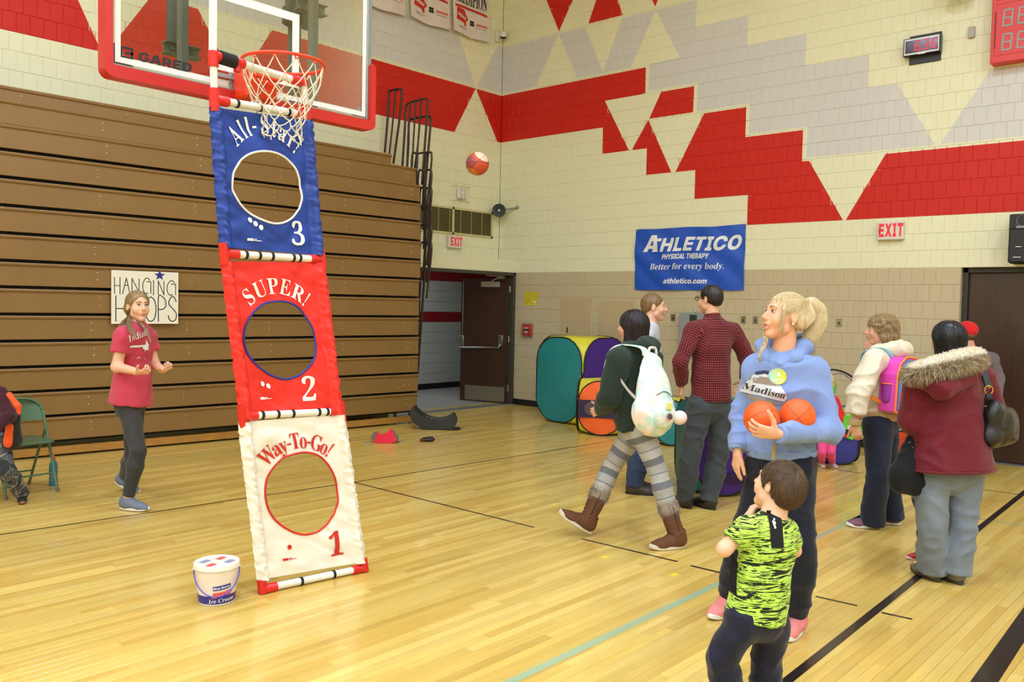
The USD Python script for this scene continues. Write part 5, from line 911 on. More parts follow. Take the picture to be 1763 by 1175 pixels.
def towel(x0, x1, zb, lab, word, seed, top=7.6):
    t = thing('championship_towel', lab, 'banner', ((x0 + x1) / 2, -.03, (zb + top) / 2), group=None)
    w = x1 - x0
    def S(u, z, off=0):
        u, z = np.asarray(u, float), np.asarray(z, float); k = np.clip((top - z) / (top - zb), 0, 1)
        d = .012 + .05 * k * k + .012 * np.sin(7 * u + seed) * k + .03 * k * (1 - u)
        return np.stack([x0 + u * w, -(d + off), z + .05 * k ** 4 * (np.abs(u - .45) * 1.3)], -1)
    n1, n2 = 22, 30; uu, zz = np.meshgrid(np.linspace(0, 1, n1), np.linspace(zb, top, n2))
    k = np.arange(n1 * n2).reshape(n2, n1); q = np.stack([k[:-1, :-1], k[:-1, 1:], k[1:, 1:], k[1:, :-1]], -1).reshape(-1, 4)
    part(t, 'cloth', merge([(S(uu.ravel(), zz.ravel()), q), (S(uu.ravel(), zz.ravel(), -.004), q[:, ::-1])]), cloth('towel_cloth', (228, 214, 206)), smooth=True)
    F = lambda u0, z0: (lambda p: S(u0 + p[:, 0] / w, z0 + p[:, 1], .004))
    ttl, tww = lettering('CHAMPION', SERIF, .17, 0, -6, .72)
    ttl2 = affinity.scale(ttl, .86 * w / (ttl.bounds[2] - ttl.bounds[0]), 1.3, origin=(0, 0))
    def bend(p): x = p[:, 0] / w; return S(.5 + x, zb + .52 + p[:, 1] * (1 + .9 * x * x) - .0 * x, .006)
    part(t, 'lettering', map_flat(ttl2, bend, .04), m_ink)
    part(t, 'lettering', map_flat(affinity.scale(lettering('CHEER' if word else 'STATE', SERIF, .17, 0, -4, .7)[0], .9, 1.2, origin=(0, 0)), lambda p: S(.5 + p[:, 0] / w, zb + .82 + p[:, 1] - .05 * np.cos(p[:, 0] * 5), .006), .04), m_pr)
    part(t, 'underline', map_flat(unary_union([LineString([(x, .5 - .03 * (1 - (x / .45) ** 2) * -1 - .05) for x in np.linspace(-.42 * w, .42 * w, 14)]).buffer(.02)]), lambda p: S(.5 + p[:, 0] / w, zb + p[:, 1] - .02, .005), .05), m_pr)
    iowa = Polygon([(0, .02), (.02, .1), (.015, .2), (.05, .22), (.2, .215), (.235, .15), (.29, .09), (.26, .05), (.23, .03), (.235, -.04), (.2, -.05), (.17, .0)])
    part(t, 'state_emblem', map_flat(iowa, F(.08, zb + .2), .04), m_pr)
    part(t, 'emblem_letters', map_flat(affinity.rotate(lettering('IHSAA', SANS, .055, .2, 0, .8)[0], -12), lambda p: S(.08 + (p[:, 0] + .13) / w, zb + .27 + p[:, 1], .008), .03), m_pw)
    part(t, 'sponsor_mark', map_flat(unary_union([sbox(0, 0, .045, .045), sbox(.05, .0, .095, .045), sbox(0, .05, .095, .085)]), F(.47, zb + .2), .04), m_ink)
    part(t, 'sponsor_line', map_flat(sbox(0, .03, .26, .06), F(.64, zb + .2), .04), mat('sponsor_red', (220, 96, 70), rough=.6))
    part(t, 'fine_print', map_flat(unary_union([sbox(.02, -.01, .24, -.003), sbox(.05, -.03, .22, -.024)]), F(.1, zb + .13), .04), mat('fine_grey', (130, 120, 118), rough=.6))
    part(t, 'fine_print', map_flat(sbox(0, 0, .24, .008), F(.64, zb + .19), .04), mat('fine_grey', (130, 120, 118), rough=.6))
towel(-1.26, -.40, 6.02, 'white championship towel nearest the corner', True, 1.)
towel(-2.16, -1.31, 6.0, 'white championship towel in the middle of the three', False, 2.)
towel(-3.1, -2.24, 5.98, 'white championship towel farthest from the corner, behind the backboard', False, 3.)
# ------------------------------------------------------------------ soft bodies: blended bones on a grid, skinned with surface nets
def cone(a, b, ra, rb, flat=None, k=.02, op='+', capa=False, capb=False):
    return dict(t='c', a=V(a), b=V(b), ra=ra, rb=rb, flat=flat, k=k, op=op, capa=capa, capb=capb)
def ell(c, rad, axes=np.eye(3), k=.02, op='+'):
    return dict(t='e', c=V(c), rad=V(rad), ax=np.asarray(axes, float), k=k, op=op)
def bounds(p):
    if p['t'] == 'c':
        r = max(p['ra'], p['rb']); return np.minimum(p['a'], p['b']) - r, np.maximum(p['a'], p['b']) + r
    r = np.sqrt(((p['ax'] * p['rad'][:, None]) ** 2).sum(0)); return p['c'] - r, p['c'] + r
def dist(p, x, y, z):
    if p['t'] == 'c':
        a, b = p['a'], p['b']; d = b - a; L2 = max(d @ d, 1e-9)
        px, py, pz = x - a[0], y - a[1], z - a[2]
        tt = (px * d[0] + py * d[1] + pz * d[2]) / L2; t = np.clip(tt, 0, 1)
        qx, qy, qz = px - t * d[0], py - t * d[1], pz - t * d[2]
        fac = 1.0
        if p['flat'] is not None:
            f, s = p['flat']; e = (qx * f[0] + qy * f[1] + qz * f[2]) * (1 / s - 1)
            qx, qy, qz = qx + e * f[0], qy + e * f[1], qz + e * f[2]; fac = (1 + s) / 2 if s < 1 else 1
        D = (np.sqrt(qx * qx + qy * qy + qz * qz) - (p['ra'] + t * (p['rb'] - p['ra']))) * fac
        L = math.sqrt(L2)
        if p['capa']: D = np.maximum(D, -tt * L)
        if p['capb']: D = np.maximum(D, (tt - 1) * L)
        return D
    A, c, r = p['ax'], p['c'], p['rad']
    px, py, pz = x - c[0], y - c[1], z - c[2]
    k0 = k1 = 0
    for i in range(3):
        q = px * A[i, 0] + py * A[i, 1] + pz * A[i, 2]
        k0 = k0 + (q / r[i]) ** 2; k1 = k1 + (q / r[i] ** 2) ** 2
    k0 = np.sqrt(k0); return k0 * (k0 - 1) / np.sqrt(np.maximum(k1, 1e-12))
def surface_nets(F, o, h):
    S = F < 0
    nx, ny, nz = F.shape
    c = np.zeros((nx - 1, ny - 1, nz - 1), np.int8)
    for i in (0, 1):
        for j in (0, 1):
            for k in (0, 1): c += S[i:nx - 1 + i, j:ny - 1 + j, k:nz - 1 + k]
    I = np.argwhere((c > 0) & (c < 8)); idx = np.full(c.shape, -1, np.int64); idx[tuple(I.T)] = np.arange(len(I))
    acc, cnt = np.zeros((len(I), 3)), np.zeros(len(I))
    cor = [(i, j, k) for i in (0, 1) for j in (0, 1) for k in (0, 1)]
    val = {q: F[I[:, 0] + q[0], I[:, 1] + q[1], I[:, 2] + q[2]] for q in cor}
    for a in cor:
        for ax in range(3):
            if a[ax]: continue
            b = tuple(1 if i == ax else a[i] for i in range(3))
            fa, fb = val[a], val[b]; m = (fa < 0) != (fb < 0)
            t = np.where(m, fa / np.where(m, fa - fb, 1), 0)
            for i in range(3): acc[:, i] += np.where(m, a[i] + (t if i == ax else 0), 0)
            cnt += m
    v = o + h * (I + acc / cnt[:, None])
    fs = []
    for ax in range(3):
        u, w = (ax + 1) % 3, (ax + 2) % 3
        sl = [slice(None)] * 3; sl[ax] = slice(0, -1); s2 = [slice(None)] * 3; s2[ax] = slice(1, None)
        E = np.argwhere(S[tuple(sl)] != S[tuple(s2)])
        E = E[(E[:, u] > 0) & (E[:, w] > 0) & (E[:, u] < F.shape[u] - 1) & (E[:, w] < F.shape[w] - 1)]
        s = S[tuple(E.T)]
        def cell(du, dw):
            q = E.copy(); q[:, u] += du; q[:, w] += dw; return idx[tuple(q.T)]
        q = np.stack([cell(-1, -1), cell(0, -1), cell(0, 0), cell(-1, 0)], 1)
        q = np.where(s[:, None], q, q[:, ::-1]); fs.append(q)
    q = np.vstack(fs); q = q[(q >= 0).all(1)]
    return v, np.vstack([q[:, [0, 1, 2]], q[:, [0, 2, 3]]])
def skin(prims, h=.01, cuts=()):
    ad = [p for p in prims if p['op'] == '+']
    lo = np.min([bounds(p)[0] for p in ad], 0) - 3 * h - .015; hi = np.max([bounds(p)[1] for p in ad], 0) + 3 * h + .015
    n = np.ceil((hi - lo) / h).astype(int) + 1
    F = np.full(n, 1.0, np.float32); ax = [lo[i] + h * np.arange(n[i]) for i in range(3)]
    for p in prims:
        a, b = bounds(p); m = 2 * h + p['k'] + .01
        i0 = np.clip(((a - m - lo) / h).astype(int), 0, n - 1); i1 = np.clip(np.ceil((b + m - lo) / h).astype(int) + 1, 1, n)
        if (i1 <= i0).any(): continue
        sl = tuple(slice(i0[i], i1[i]) for i in range(3))
        D = dist(p, ax[0][sl[0]][:, None, None], ax[1][sl[1]][None, :, None], ax[2][sl[2]][None, None, :])
        G, k = F[sl], p['k']
        if p['op'] == '+':
            hh = np.maximum(k - np.abs(G - D), 0) / k; F[sl] = np.minimum(G, D) - hh * hh * k / 4
        else:
            D = -D; hh = np.maximum(k - np.abs(G - D), 0) / k; F[sl] = np.maximum(G, D) + hh * hh * k / 4
    for pt, nm in cuts:
        pt, nm = V(pt), unit(nm)
        F = np.maximum(F, ((ax[0] - pt[0]) * nm[0])[:, None, None] + ((ax[1] - pt[1]) * nm[1])[None, :, None] + ((ax[2] - pt[2]) * nm[2])[None, None, :]).astype(np.float32)
    F[0] = F[-1] = 1; F[:, 0] = F[:, -1] = 1; F[:, :, 0] = F[:, :, -1] = 1
    return surface_nets(F.astype(float), lo, h)
def vnormals(v, f):
    n = np.zeros_like(v); c = np.cross(v[f[:, 1]] - v[f[:, 0]], v[f[:, 2]] - v[f[:, 0]])
    for k in range(3): np.add.at(n, f[:, k], c)
    return n / (np.linalg.norm(n, axis=1, keepdims=True) + 1e-12)
def folds(m, amp, scale=(9, 9, 5), seed=1, fine=.25):
    """creases pressed into a garment"""
    v, f = m; n = vnormals(v, f)
    a = meshkit.noise(v * scale + meshkit.noise(v * 4, seed + 3)[:, None] * 2, seed)
    d = 1.5 * ((1 - np.abs(2 * a - 1)) ** 2 - .35)
    d += fine * (meshkit.noise(v * V(scale) * 3, seed + 7) - .5)
    return v + n * (d * amp)[:, None], f
def union(ms):
    import manifold3d
    try:
        out = None
        for v, f in ms:
            M = manifold3d.Manifold(manifold3d.Mesh(np.asarray(v, np.float32), np.asarray(f, np.uint32)))
            if M.status() != manifold3d.Error.NoError: raise ValueError('mesh')
            out = M if out is None else out + M
        q = out.to_mesh(); return np.asarray(q.vert_properties[:, :3], float), np.asarray(q.tri_verts)
    except Exception:
        return merge(ms)
def limb_uv(v, bones):
    """per vertex: (way round, way along) on the nearest bone, in metres"""
    best, uv = np.full(len(v), 9.), np.zeros((len(v), 2)); off = 0
    for a, b, hint in bones:
        a, b = V(a), V(b); d = b - a; L = np.linalg.norm(d); d = d / L
        t = (v - a) @ d; tc = np.clip(t, 0, L); q = v - a - tc[:, None] * d; r = np.linalg.norm(q, axis=1)
        e1 = unit(V(hint) - d * (V(hint) @ d)); e2 = np.cross(d, e1)
        u = np.arctan2(q @ e2, q @ e1) * np.clip(r, .03, .2)
        m = r < best; best[m] = r[m]; uv[m] = np.stack([u, t + off], 1)[m]; off += L
    return uv
def bend(d, n, a): return d * math.cos(a) + n * math.sin(a)
def hand(w, d, n, th, s=1.0, curl=.5, spread=.06, thumb=(.6, .7, .25), curls=None):
    """wrist point, finger direction, direction the palm faces, direction of the thumb's side"""
    d = unit(d); n = unit(V(n) - d * (V(n) @ d)); l = np.cross(d, n); l = l if l @ V(th) > 0 else -l
    P = [cone(w - d * .03 * s, w + d * .02 * s, .026 * s, .027 * s, (n, .75), .012)]
    P += [cone(w + d * .02 * s + l * .012 * s, w + d * .085 * s + l * .024 * s, .019 * s, .0155 * s, (n, .8), .012), cone(w + d * .02 * s - l * .012 * s, w + d * .082 * s - l * .026 * s, .018 * s, .0145 * s, (n, .8), .012), cone(w + d * .02 * s, w + d * .088 * s, .019 * s, .016 * s, (n, .8), .012)]
    for i, (x, L) in enumerate(zip((.029, .010, -.010, -.028), (.070, .078, .073, .058))):
        c = curls[i] if curls else curl
        b0 = w + d * (.086 - .004 * abs(i - 1)) * s + l * x * s; dd = unit(d + l * (1.5 - i) * spread); r = .0088 * s * (1 - .07 * (i == 3))
        ang = c * .55
        for sl, rr in zip((.46, .30, .24), (1.0, .93, .85)):
            e = b0 + bend(dd, n, ang) * L * sl * s; P.append(cone(b0, e, r * rr, r * rr * .94, None, .005)); b0 = e; ang += c * .8
    t0 = w + d * .022 * s + l * .022 * s; dd = unit(d * thumb[0] + l * thumb[1] + n * thumb[2])
    t1 = t0 + dd * .045 * s; t2 = t1 + unit(dd + d * .35) * .034 * s; t3 = t2 + unit(dd + d * .55) * .026 * s
    P += [cone(t0, t1, .016 * s, .0115 * s, None, .012), cone(t1, t2, .0112 * s, .0098 * s, None, .005), cone(t2, t3, .0098 * s, .0085 * s, None, .005)]
    return P
class Head:
    def __init__(s, c, f, up=(0, 0, 1), k=1.0):
        s.c = V(c); s.f = unit(f); s.u = unit(V(up) - s.f * (V(up) @ s.f)); s.r = np.cross(s.f, s.u); s.k = k; s.A = np.stack([s.r, s.f, s.u])
    def W(s, p): return s.c + s.k * (np.asarray(p, float) @ s.A)
    def cone(s, a, b, ra, rb, k=.012, op='+', flat=None): return cone(s.W(a), s.W(b), ra * s.k, rb * s.k, None if flat is None else (V(flat[0]) @ s.A, flat[1]), k * s.k, op)
    def ell(s, c, r, k=.012, op='+', ax=np.eye(3)): return ell(s.W(c), V(r) * s.k, np.asarray(ax, float) @ s.A, k * s.k, op)
    def loc(s, v): return ((v - s.c) @ s.A.T) / s.k
    def prims(s, male=0.0, open_mouth=0, smile=0, nose=1.0, child=0):
        j = 1 + .12 * male - .04 * child
        P = [s.ell((0, -.014, .030), (.074, .094, .084)), s.ell((0, .028, -.022), (.060, .064, .080), .02),
             s.cone((-.04, .012, -.062), (0, .058, -.094), .026 * j, .020 * j, .02), s.cone((.04, .012, -.062), (0, .058, -.094), .026 * j, .020 * j, .02), s.ell((0, .064, -.094), (.020 * j, .017, .016), .014),
             s.ell((.034, .056, -.028), (.027, .026, .027), .02), s.ell((-.034, .056, -.028), (.027, .026, .027), .02),
             s.cone((-.03, .076, .031), (.03, .076, .031), .013, .013, .014),
             s.ell((.030, .098, .012), (.017, .018, .012), .012, '-'), s.ell((-.030, .098, .012), (.017, .018, .012), .012, '-'),
             s.cone((0, .086, .016), (0, .104 + .006 * nose, -.020), .0075, .0115, .01), s.ell((.010, .096, -.027), (.0085, .010, .008), .007), s.ell((-.010, .096, -.027), (.0085, .010, .008), .007),
             s.ell((0, .084, -.050), (.026, .014, .02), .012), s.ell((0, .0925, -.0515), (.021 + .004 * smile, .008, .0055), .005), s.ell((0, .0905, -.063 - .008 * open_mouth), (.018 + .003 * smile, .009, .0065), .005)]
        if open_mouth: P.append(s.ell((0, .100, -.058), (.015, .016, .0055), .004, '-'))
        else: P.append(s.ell((0, .104, -.0572), (.022, .010, .0016), .003, '-'))
        for q in (1, -1):
            P += [s.ell((.077 * q, -.010, -.004), (.008, .019, .031), .006, '+', [[1, .25 * q, 0], [-.25 * q, .97, -.1], [0, .1, 1]]), s.ell((.086 * q, -.006, .000), (.006, .010, .017), .005, '-')]
        return P
    def face(s, body, skin_m, iris=(70, 60, 45), brow=(90, 66, 40), lip=(186, 92, 84), teeth=False, lash=True, smile=0):
        ew = mat('eye_white', (222, 214, 206), rough=.2); im = mat('iris_%d' % iris[0], iris, rough=.15); bm = mat('brow_%d' % brow[0], brow, rough=.8); lm = mat('lip_%d_%d' % lip[:2], lip, rough=.4)
        for q in (1, -1):
            t = part(body, 'eye', ellip(s.W((.030 * q, .0765, .0115)), V(.0135, .0085, .0075) * s.k, s.A), ew, smooth=True)
            part(t, 'iris', ellip(s.W((.030 * q, .0828, .0118)), V(.0062, .003, .0064) * s.k, s.A), im, smooth=True)
            if lash: part(t, 'lash_line', tube([s.W(p) for p in ((.0165 * q, .0815, .011), (.024 * q, .0868, .0182), (.032 * q, .0862, .0194), (.0445 * q, .0785, .014))], .0017 * s.k, 6), bm, smooth=True)
            part(body, 'eyebrow', tube([s.W(p) for p in ((.013 * q, .0905, .0335), (.024 * q, .0905, .0365), (.036 * q, .085, .0365), (.048 * q, .073, .029))], np.array([.0030, .0034, .003, .0015]) * s.k, 6), bm, smooth=True)
        part(body, 'lips', merge([tube([s.W((x * (1 + .28 * smile), .0985 - 3.2 * x * x * 10 - smile * x * x * 14, -.0512 - (.0022 if abs(x) < .004 else 0) - abs(x) * .16 + smile * x * x * 16)) for x in np.linspace(-.021, .021, 9)], np.array([.001, .0028, .0038, .0040, .0038, .0040, .0038, .0028, .001]) * s.k, 8), tube([s.W((x * (1 + .35 * smile), .0975 - 3.4 * x * x * 10 - smile * x * x * 14, -.0632 - (.004 if teeth else 0) + (8 + 20 * smile) * x * x)) for x in np.linspace(-.018, .018, 9)], np.array([.001, .003, .0042, .005, .0052, .005, .0042, .003, .001]) * s.k, 8)]), lm, smooth=True)
        if teeth:
            part(body, 'mouth', ellip(s.W((0, .087, -.0585)), V(.016, .006, .007) * s.k, s.A), mat('mouth_dark', (70, 20, 22), rough=.5), smooth=True)
            part(body, 'teeth', ellip(s.W((0, .0925, -.0555)), V(.0125, .003, .003) * s.k, s.A), mat('teeth_white', (236, 230, 220), rough=.25), smooth=True)
def strands(parent, m, H, flow, n, L, width, material, seed, lift=.003, steps=6, jitter=.10, name='hair_strands', droop=0.0):
    """hair laid along a hair mass: curves that start on the mesh and follow flow(local point) over it"""
    v, f = m; rg = np.random.default_rng(seed); nrm = vnormals(v, f); tree = cKDTree(v)
    i = rg.integers(0, len(v), n); P = v[i]; N = nrm[i]; out = [P + N * lift * .3]
    rj = rg.normal(0, jitter, (n, 3)); LL = L * rg.uniform(.6, 1.2, n)
    for k in range(steps - 1):
        d = flow(H.loc(P)) @ H.A; d = d / (np.linalg.norm(d, axis=1, keepdims=True) + 1e-9) + rj; d = d - N * (d * N).sum(1, keepdims=True); d /= np.linalg.norm(d, axis=1, keepdims=True) + 1e-9
        P = P + d * (LL / steps)[:, None]; P[:, 2] -= droop
        _, j = tree.query(P); N = nrm[j]; P = P + (v[j] - P) * .8
        out.append(P + N * lift * (1 + .5 * k / steps))
    pts = np.stack(out, 1)
    loc = LOC['/'.join(str(parent.GetPath()).split('/')[:3])]
    c = UsdGeom.BasisCurves.Define(stage, numbered(str(parent.GetPath()) + '/' + name))
    c.CreateTypeAttr('linear'); c.CreateCurveVertexCountsAttr(Vt.IntArray.FromNumpy(np.full(n, steps, np.int32)))
    c.CreatePointsAttr(Vt.Vec3fArray.FromNumpy((pts.reshape(-1, 3) - loc).astype(np.float32)))
    w = np.tile(np.linspace(1, .35, steps), n) * width
    c.CreateWidthsAttr(Vt.FloatArray.FromNumpy(w.astype(np.float32))); c.SetWidthsInterpolation('vertex')
    UsdShade.MaterialBindingAPI.Apply(c.GetPrim()).Bind(material)
    return tag(c.GetPrim(), kind='stuff')
def fur(parent, m, n, L, width, material, seed, direction=(0, 0, -1), name='fur'):
    v, f = m; rg = np.random.default_rng(seed); nrm = vnormals(v, f); i = rg.integers(0, len(v), n)
    P, N = v[i], nrm[i]; d = N + V(direction) * .55 + rg.normal(0, .35, (n, 3)); d /= np.linalg.norm(d, axis=1, keepdims=True)
    LL = L * rg.uniform(.5, 1.15, n)[:, None]
    pts = np.stack([P - N * .003, P + d * LL * .5, P + d * LL + V(direction) * LL * .35], 1)
    loc = LOC['/'.join(str(parent.GetPath()).split('/')[:3])]
    c = UsdGeom.BasisCurves.Define(stage, numbered(str(parent.GetPath()) + '/' + name))
    c.CreateTypeAttr('linear'); c.CreateCurveVertexCountsAttr(Vt.IntArray.FromNumpy(np.full(n, 3, np.int32)))
    c.CreatePointsAttr(Vt.Vec3fArray.FromNumpy((pts.reshape(-1, 3) - loc).astype(np.float32)))
    c.CreateWidthsAttr(Vt.FloatArray.FromNumpy((np.tile([1, .8, .25], n) * width).astype(np.float32))); c.SetWidthsInterpolation('vertex')
    UsdShade.MaterialBindingAPI.Apply(c.GetPrim()).Bind(material)
    return tag(c.GetPrim(), kind='stuff')
def strand_relief(m, H, amp, freq=70, seed=1):
    v, f = m; n = vnormals(v, f); q = H.loc(v); th = np.arctan2(q[:, 0], -q[:, 1] + .001)
    a = meshkit.noise(np.stack([th * freq / 6, q[:, 2] * 9, q[:, 1] * 6], -1), seed); return v + n * ((a - .5) * amp * 2)[:, None], f
def hair_mat(name, root, tip, rough=.45, scale=(90, 90, 6)):
    c0, c1 = lin(root), lin(tip)
    return usdkit.material(stage, '/World/Looks/' + name, {'tc': ('texture_coordinate', {}), 'mp': ('mapping', dict(scale=scale)), 'n': ('noise_texture', dict(scale=1, detail=3)), 'r': ('rgb_ramp', dict(ramp=[(.32, c0), (.68, c1)])),
        'b': ('bump', dict(strength=.5, distance=.004)), 'p': ('principled_bsdf', dict(roughness=rough, specular_ior_level=.5))}, [('tc.object', 'mp.vector'), ('mp.vector', 'n.vector'), ('n.fac', 'r.fac'), ('r.color', 'p.base_color'), ('n.fac', 'b.height'), ('b.normal', 'p.normal')], surface='p.BSDF')

class Person:
    """Joints in the hall (metres) -> a continuous body; garments follow the same joints."""
    def __init__(s, label, J, base, k=1.0, tors=(.150, .126, .148), flat=.68, skin_rgb=(224, 172, 140)):
        s.J = {a: V(b) for a, b in J.items()}; s.k = k; s.tors = tors; s.fl = flat
        j = s.J; s.up = unit(j['nek'] - j['pel']); sd = j['shR'] - j['shL']; s.side = unit(sd - s.up * (sd @ s.up)); s.fwd = np.cross(s.up, s.side)
        hs = j['hpR'] - j['hpL'] if 'hpR' in j else s.side; hs = unit(hs - s.up * (hs @ s.up))
        s.hside = hs
        j.setdefault('hpL', j['pel'] - hs * .085 * k - s.up * .06 * k); j.setdefault('hpR', j['pel'] + hs * .085 * k - s.up * .06 * k)
        j.setdefault('wst', j['pel'] + (j['nek'] - j['pel']) * .36); j.setdefault('chs', j['pel'] + (j['nek'] - j['pel']) * .70)
        s.root = thing('person', label, 'person', (base[0], base[1], 0)); s.skin = mat('skin_%d_%d' % tuple(skin_rgb[:2]), skin_rgb, rough=.5, spec=.35, sss=.12, bump=.06, bscale=300)
    def torso(s, o=0.0, k=.05, hip=0.0):
        j, F, K = s.J, (s.fwd, s.fl), s.k; a, b, c = (x * K + o - .006 * K for x in s.tors); k = k * .6
        return [cone(j['pel'] - s.up * .05 * K, j['wst'], a + hip, b, F, k), cone(j['wst'], j['chs'], b, c, F, k), cone(j['chs'], j['chs'] + (j['nek'] - j['chs']) * .66, c, .090 * K + o, F, k),
                cone(j['shL'] - s.up * .006, j['nek'] - s.up * .040 * K, .046 * K + o * .7, .054 * K + o * .4, None, k * 1.6), cone(j['shR'] - s.up * .006, j['nek'] - s.up * .040 * K, .046 * K + o * .7, .054 * K + o * .4, None, k * 1.6),
                cone(j['shL'] * .55 + j['nek'] * .45 - s.up * .05 * K, j['shR'] * .55 + j['nek'] * .45 - s.up * .05 * K, .075 * K + o * .7, .075 * K + o * .7, (s.fwd, .85), k * 1.6)]
    def arm(s, q, o=0.0, upto=2.0, cuff=0.0, k=.03, cap=True):
        j, K = s.J, s.k; A, B, C = j['sh' + q], j['el' + q], j['wr' + q]
        if upto <= 1:
            e = A + (B - A) * upto; return [cone(A, e, .050 * K + o, (.050 - .008 * upto) * K + o + cuff, None, k, capb=cap)]
        t = min(upto - 1, 1); e = B + (C - B) * t
        return [cone(A, B, .050 * K + o, .041 * K + o, None, k), cone(B, e, .041 * K + o, (.041 - .013 * t) * K + o + cuff, None, k, capb=cap)]
    def leg(s, q, o=0.0, upto=2.0, cuff=0.0, k=.018, thigh=.080, knee=.054, ankle=.038, cap=True, calf=.012):
        j, K = s.J, s.k; A, B, C = j['hp' + q], j['kn' + q], j['an' + q]
        t = min(upto - 1, 1.2); e = B + (C - B) * t; mid = B + (C - B) * .35 * min(t, 1)
        rc = knee + calf * .4
        return [cone(A, B, thigh * K + o, knee * K + o, None, k), cone(B, mid, knee * K + o, rc * K + o, None, k), cone(mid, e, rc * K + o, (rc + (ankle - rc) * t) * K + o + cuff, None, k, capb=cap)]
    def hips(s, o=0.0, k=.03, up=.10, r=.090):
        j, K = s.J, s.k
        return [cone(j['hpL'] + s.up * .03 * K, j['hpR'] + s.up * .03 * K, r * K + o, r * K + o, None, k), cone(j['pel'] - s.up * .02 * K, j['pel'] + s.up * up * K, s.tors[0] * K + o, (s.tors[1] + .01) * K + o, (s.fwd, s.fl), k)]
    def foot_skin(s, q):
        j, K = s.J, s.k; d = j['fd' + q]; return [cone(j['an' + q], j['an' + q] + d * .05 * K - V(0, 0, .05 * K), .034 * K, .022 * K, None, .02)]
    def body(s, head, hands=(), h=.011, hh=.0045, neck=.052, shrink=.93, **kw):
        j = s.J; t = s.tors; s.tors = tuple(x * shrink for x in t)
        P = s.torso(-.004) + s.hips(-.008) + sum((s.arm(q, -.001) + s.leg(q, -.002, cap=False) + s.foot_skin(q) for q in 'LR'), [])
        s.tors = t
        P.append(cone(j['nek'] - s.up * .04, head.W((0, -.02, -.05)), (neck + .012) * s.k, neck * head.k, None, .03))
        ms = [skin(P, h)]
        ms.append(skin(head.prims(**kw) + [cone(j['nek'] - s.up * .01, head.W((0, -.018, -.045)), (neck - .001) * s.k, (neck - .003) * head.k, None, .02)], hh))
        for hp_ in hands: ms.append(skin(hp_, .0042))
        s.head = head
        s.b = part(s.root, 'body', union(ms), s.skin, smooth=True)
        return s.b
    def wear(s, name, prims, m, h=.010, amp=.006, cuts=(), seed=1, uvb=None, scale=(9, 9, 6), label=None, parent=None, fine=.25):
        g = skin(prims, h, cuts)
        uv = limb_uv(g[0], uvb) if uvb is not None else None
        if amp: g = folds(g, amp, scale, seed, fine)
        s.last = g
        return part(parent or s.root, name, g, m, smooth=True, uv=uv, label=label)
    def neck_ring(s, m, r=.062, t=.009, name='collar', drop=.02, tilt=.03, parent=None):
        j = s.J; a = np.arange(40) * 2 * np.pi / 40; c = j['nek'] - s.up * drop
        pts = c + np.outer(np.cos(a), s.side) * r * s.k + np.outer(np.sin(a), s.fwd) * r * s.k * 1.0 - np.outer(np.sin(a), s.up) * tilt
        return part(parent or s.root, name, tube(pts, t, 10, closed=True), m, smooth=True)
def shoe(pn, ank, d, up, k, m_up, m_sole, side, name='shoe', sole_h=.022, high=0.0, laces=None, width=1.0, parts=True):
    """a shoe below an ankle joint: d points to the toe, up away from the sole"""
    d = unit(d); up = unit(V(up) - d * (V(up) @ d)); r = np.cross(d, up)
    A = np.stack([d, r, up]); W = lambda x, y, z: ank + k * (V(x, y, z) @ A)
    b = -.085
    P = [cone(W(-.030, 0, -.030), W(.04, 0, -.036), .042 * k * width, .043 * k * width, None, .03 * k), cone(W(.03, 0, -.034), W(.115, .0, -.055), .043 * k * width, .041 * k * width, (up, .85), .03 * k), cone(W(.115, 0, -.055), W(.168, .004, -.060), .041 * k * width, .030 * k * width, (up, .78), .03 * k),
         cone(W(-.012, 0, -.03), W(-.008, 0, .020 + high), .047 * k, (.050 if not high else .054) * k, None, .03 * k, capb=True)]
    sh = part(pn.root, name, skin(P, .007, [(W(0, 0, b + sole_h * .6), -up)]), m_up, smooth=True)
    n = 40; a = np.arange(n) * 2 * np.pi / n
    ox = .064 + .138 * np.cos(a); oy = .044 * width * np.sin(a) * (1 + .14 * np.cos(a)) ; oy = np.sign(oy) * np.minimum(np.abs(oy), .043 * width)
    ring = lambda z, g: np.array([W(.064 + (x - .064) * g, y * g, z + (.012 * max(0, (x - .12) / .08) ** 2)) for x, y in zip(ox, oy)])
    rs = [ring(b, .95), ring(b + .004, 1.0), ring(b + sole_h, .99), ring(b + sole_h + .004, .93)]
    v = np.vstack(rs + [W(.064, 0, b)[None], W(.064, 0, b + sole_h)[None]]); i = np.arange(n); j = (i + 1) % n; f = []
    for q in range(3): f += [np.stack([i + q * n, j + q * n, j + (q + 1) * n], 1), np.stack([i + q * n, j + (q + 1) * n, i + (q + 1) * n], 1)]
    f += [np.stack([j, i, np.full(n, 4 * n)], 1), np.stack([i + 3 * n, j + 3 * n, np.full(n, 4 * n + 1)], 1)]
    part(sh, 'sole', (v, np.vstack(f)), m_sole, smooth=40)
    if laces is not None:
        for q in range(4):
            x = .045 + .021 * q; z = -.010 - .0085 * q
            part(sh, 'lace', tube([W(x, -.024, z - .012), W(x + .004, 0, z + .002), W(x, .024, z - .012)], .0032 * k, 6), laces, smooth=True)
    return sh
def flr(px, py): return on(px, py, 2, 0.0)
def feet(J, K, **kw):
    """L=(heel px, toe px): places the ankle above a foot flat on the floor"""
    for q, (hx, hy, tx, ty) in kw.items():
        a, b = flr(hx, hy), flr(tx, ty); d = unit((b - a) * (1, 1, 0)); J['an' + q] = a + d * .062 * K + V(0, 0, .087 * K); J['fd' + q] = d; J['fu' + q] = V(0, 0, 1)
R_, F_, U_ = unit(RT * (1, 1, 0)), unit(FW * (1, 1, 0)), V(0, 0, 1)
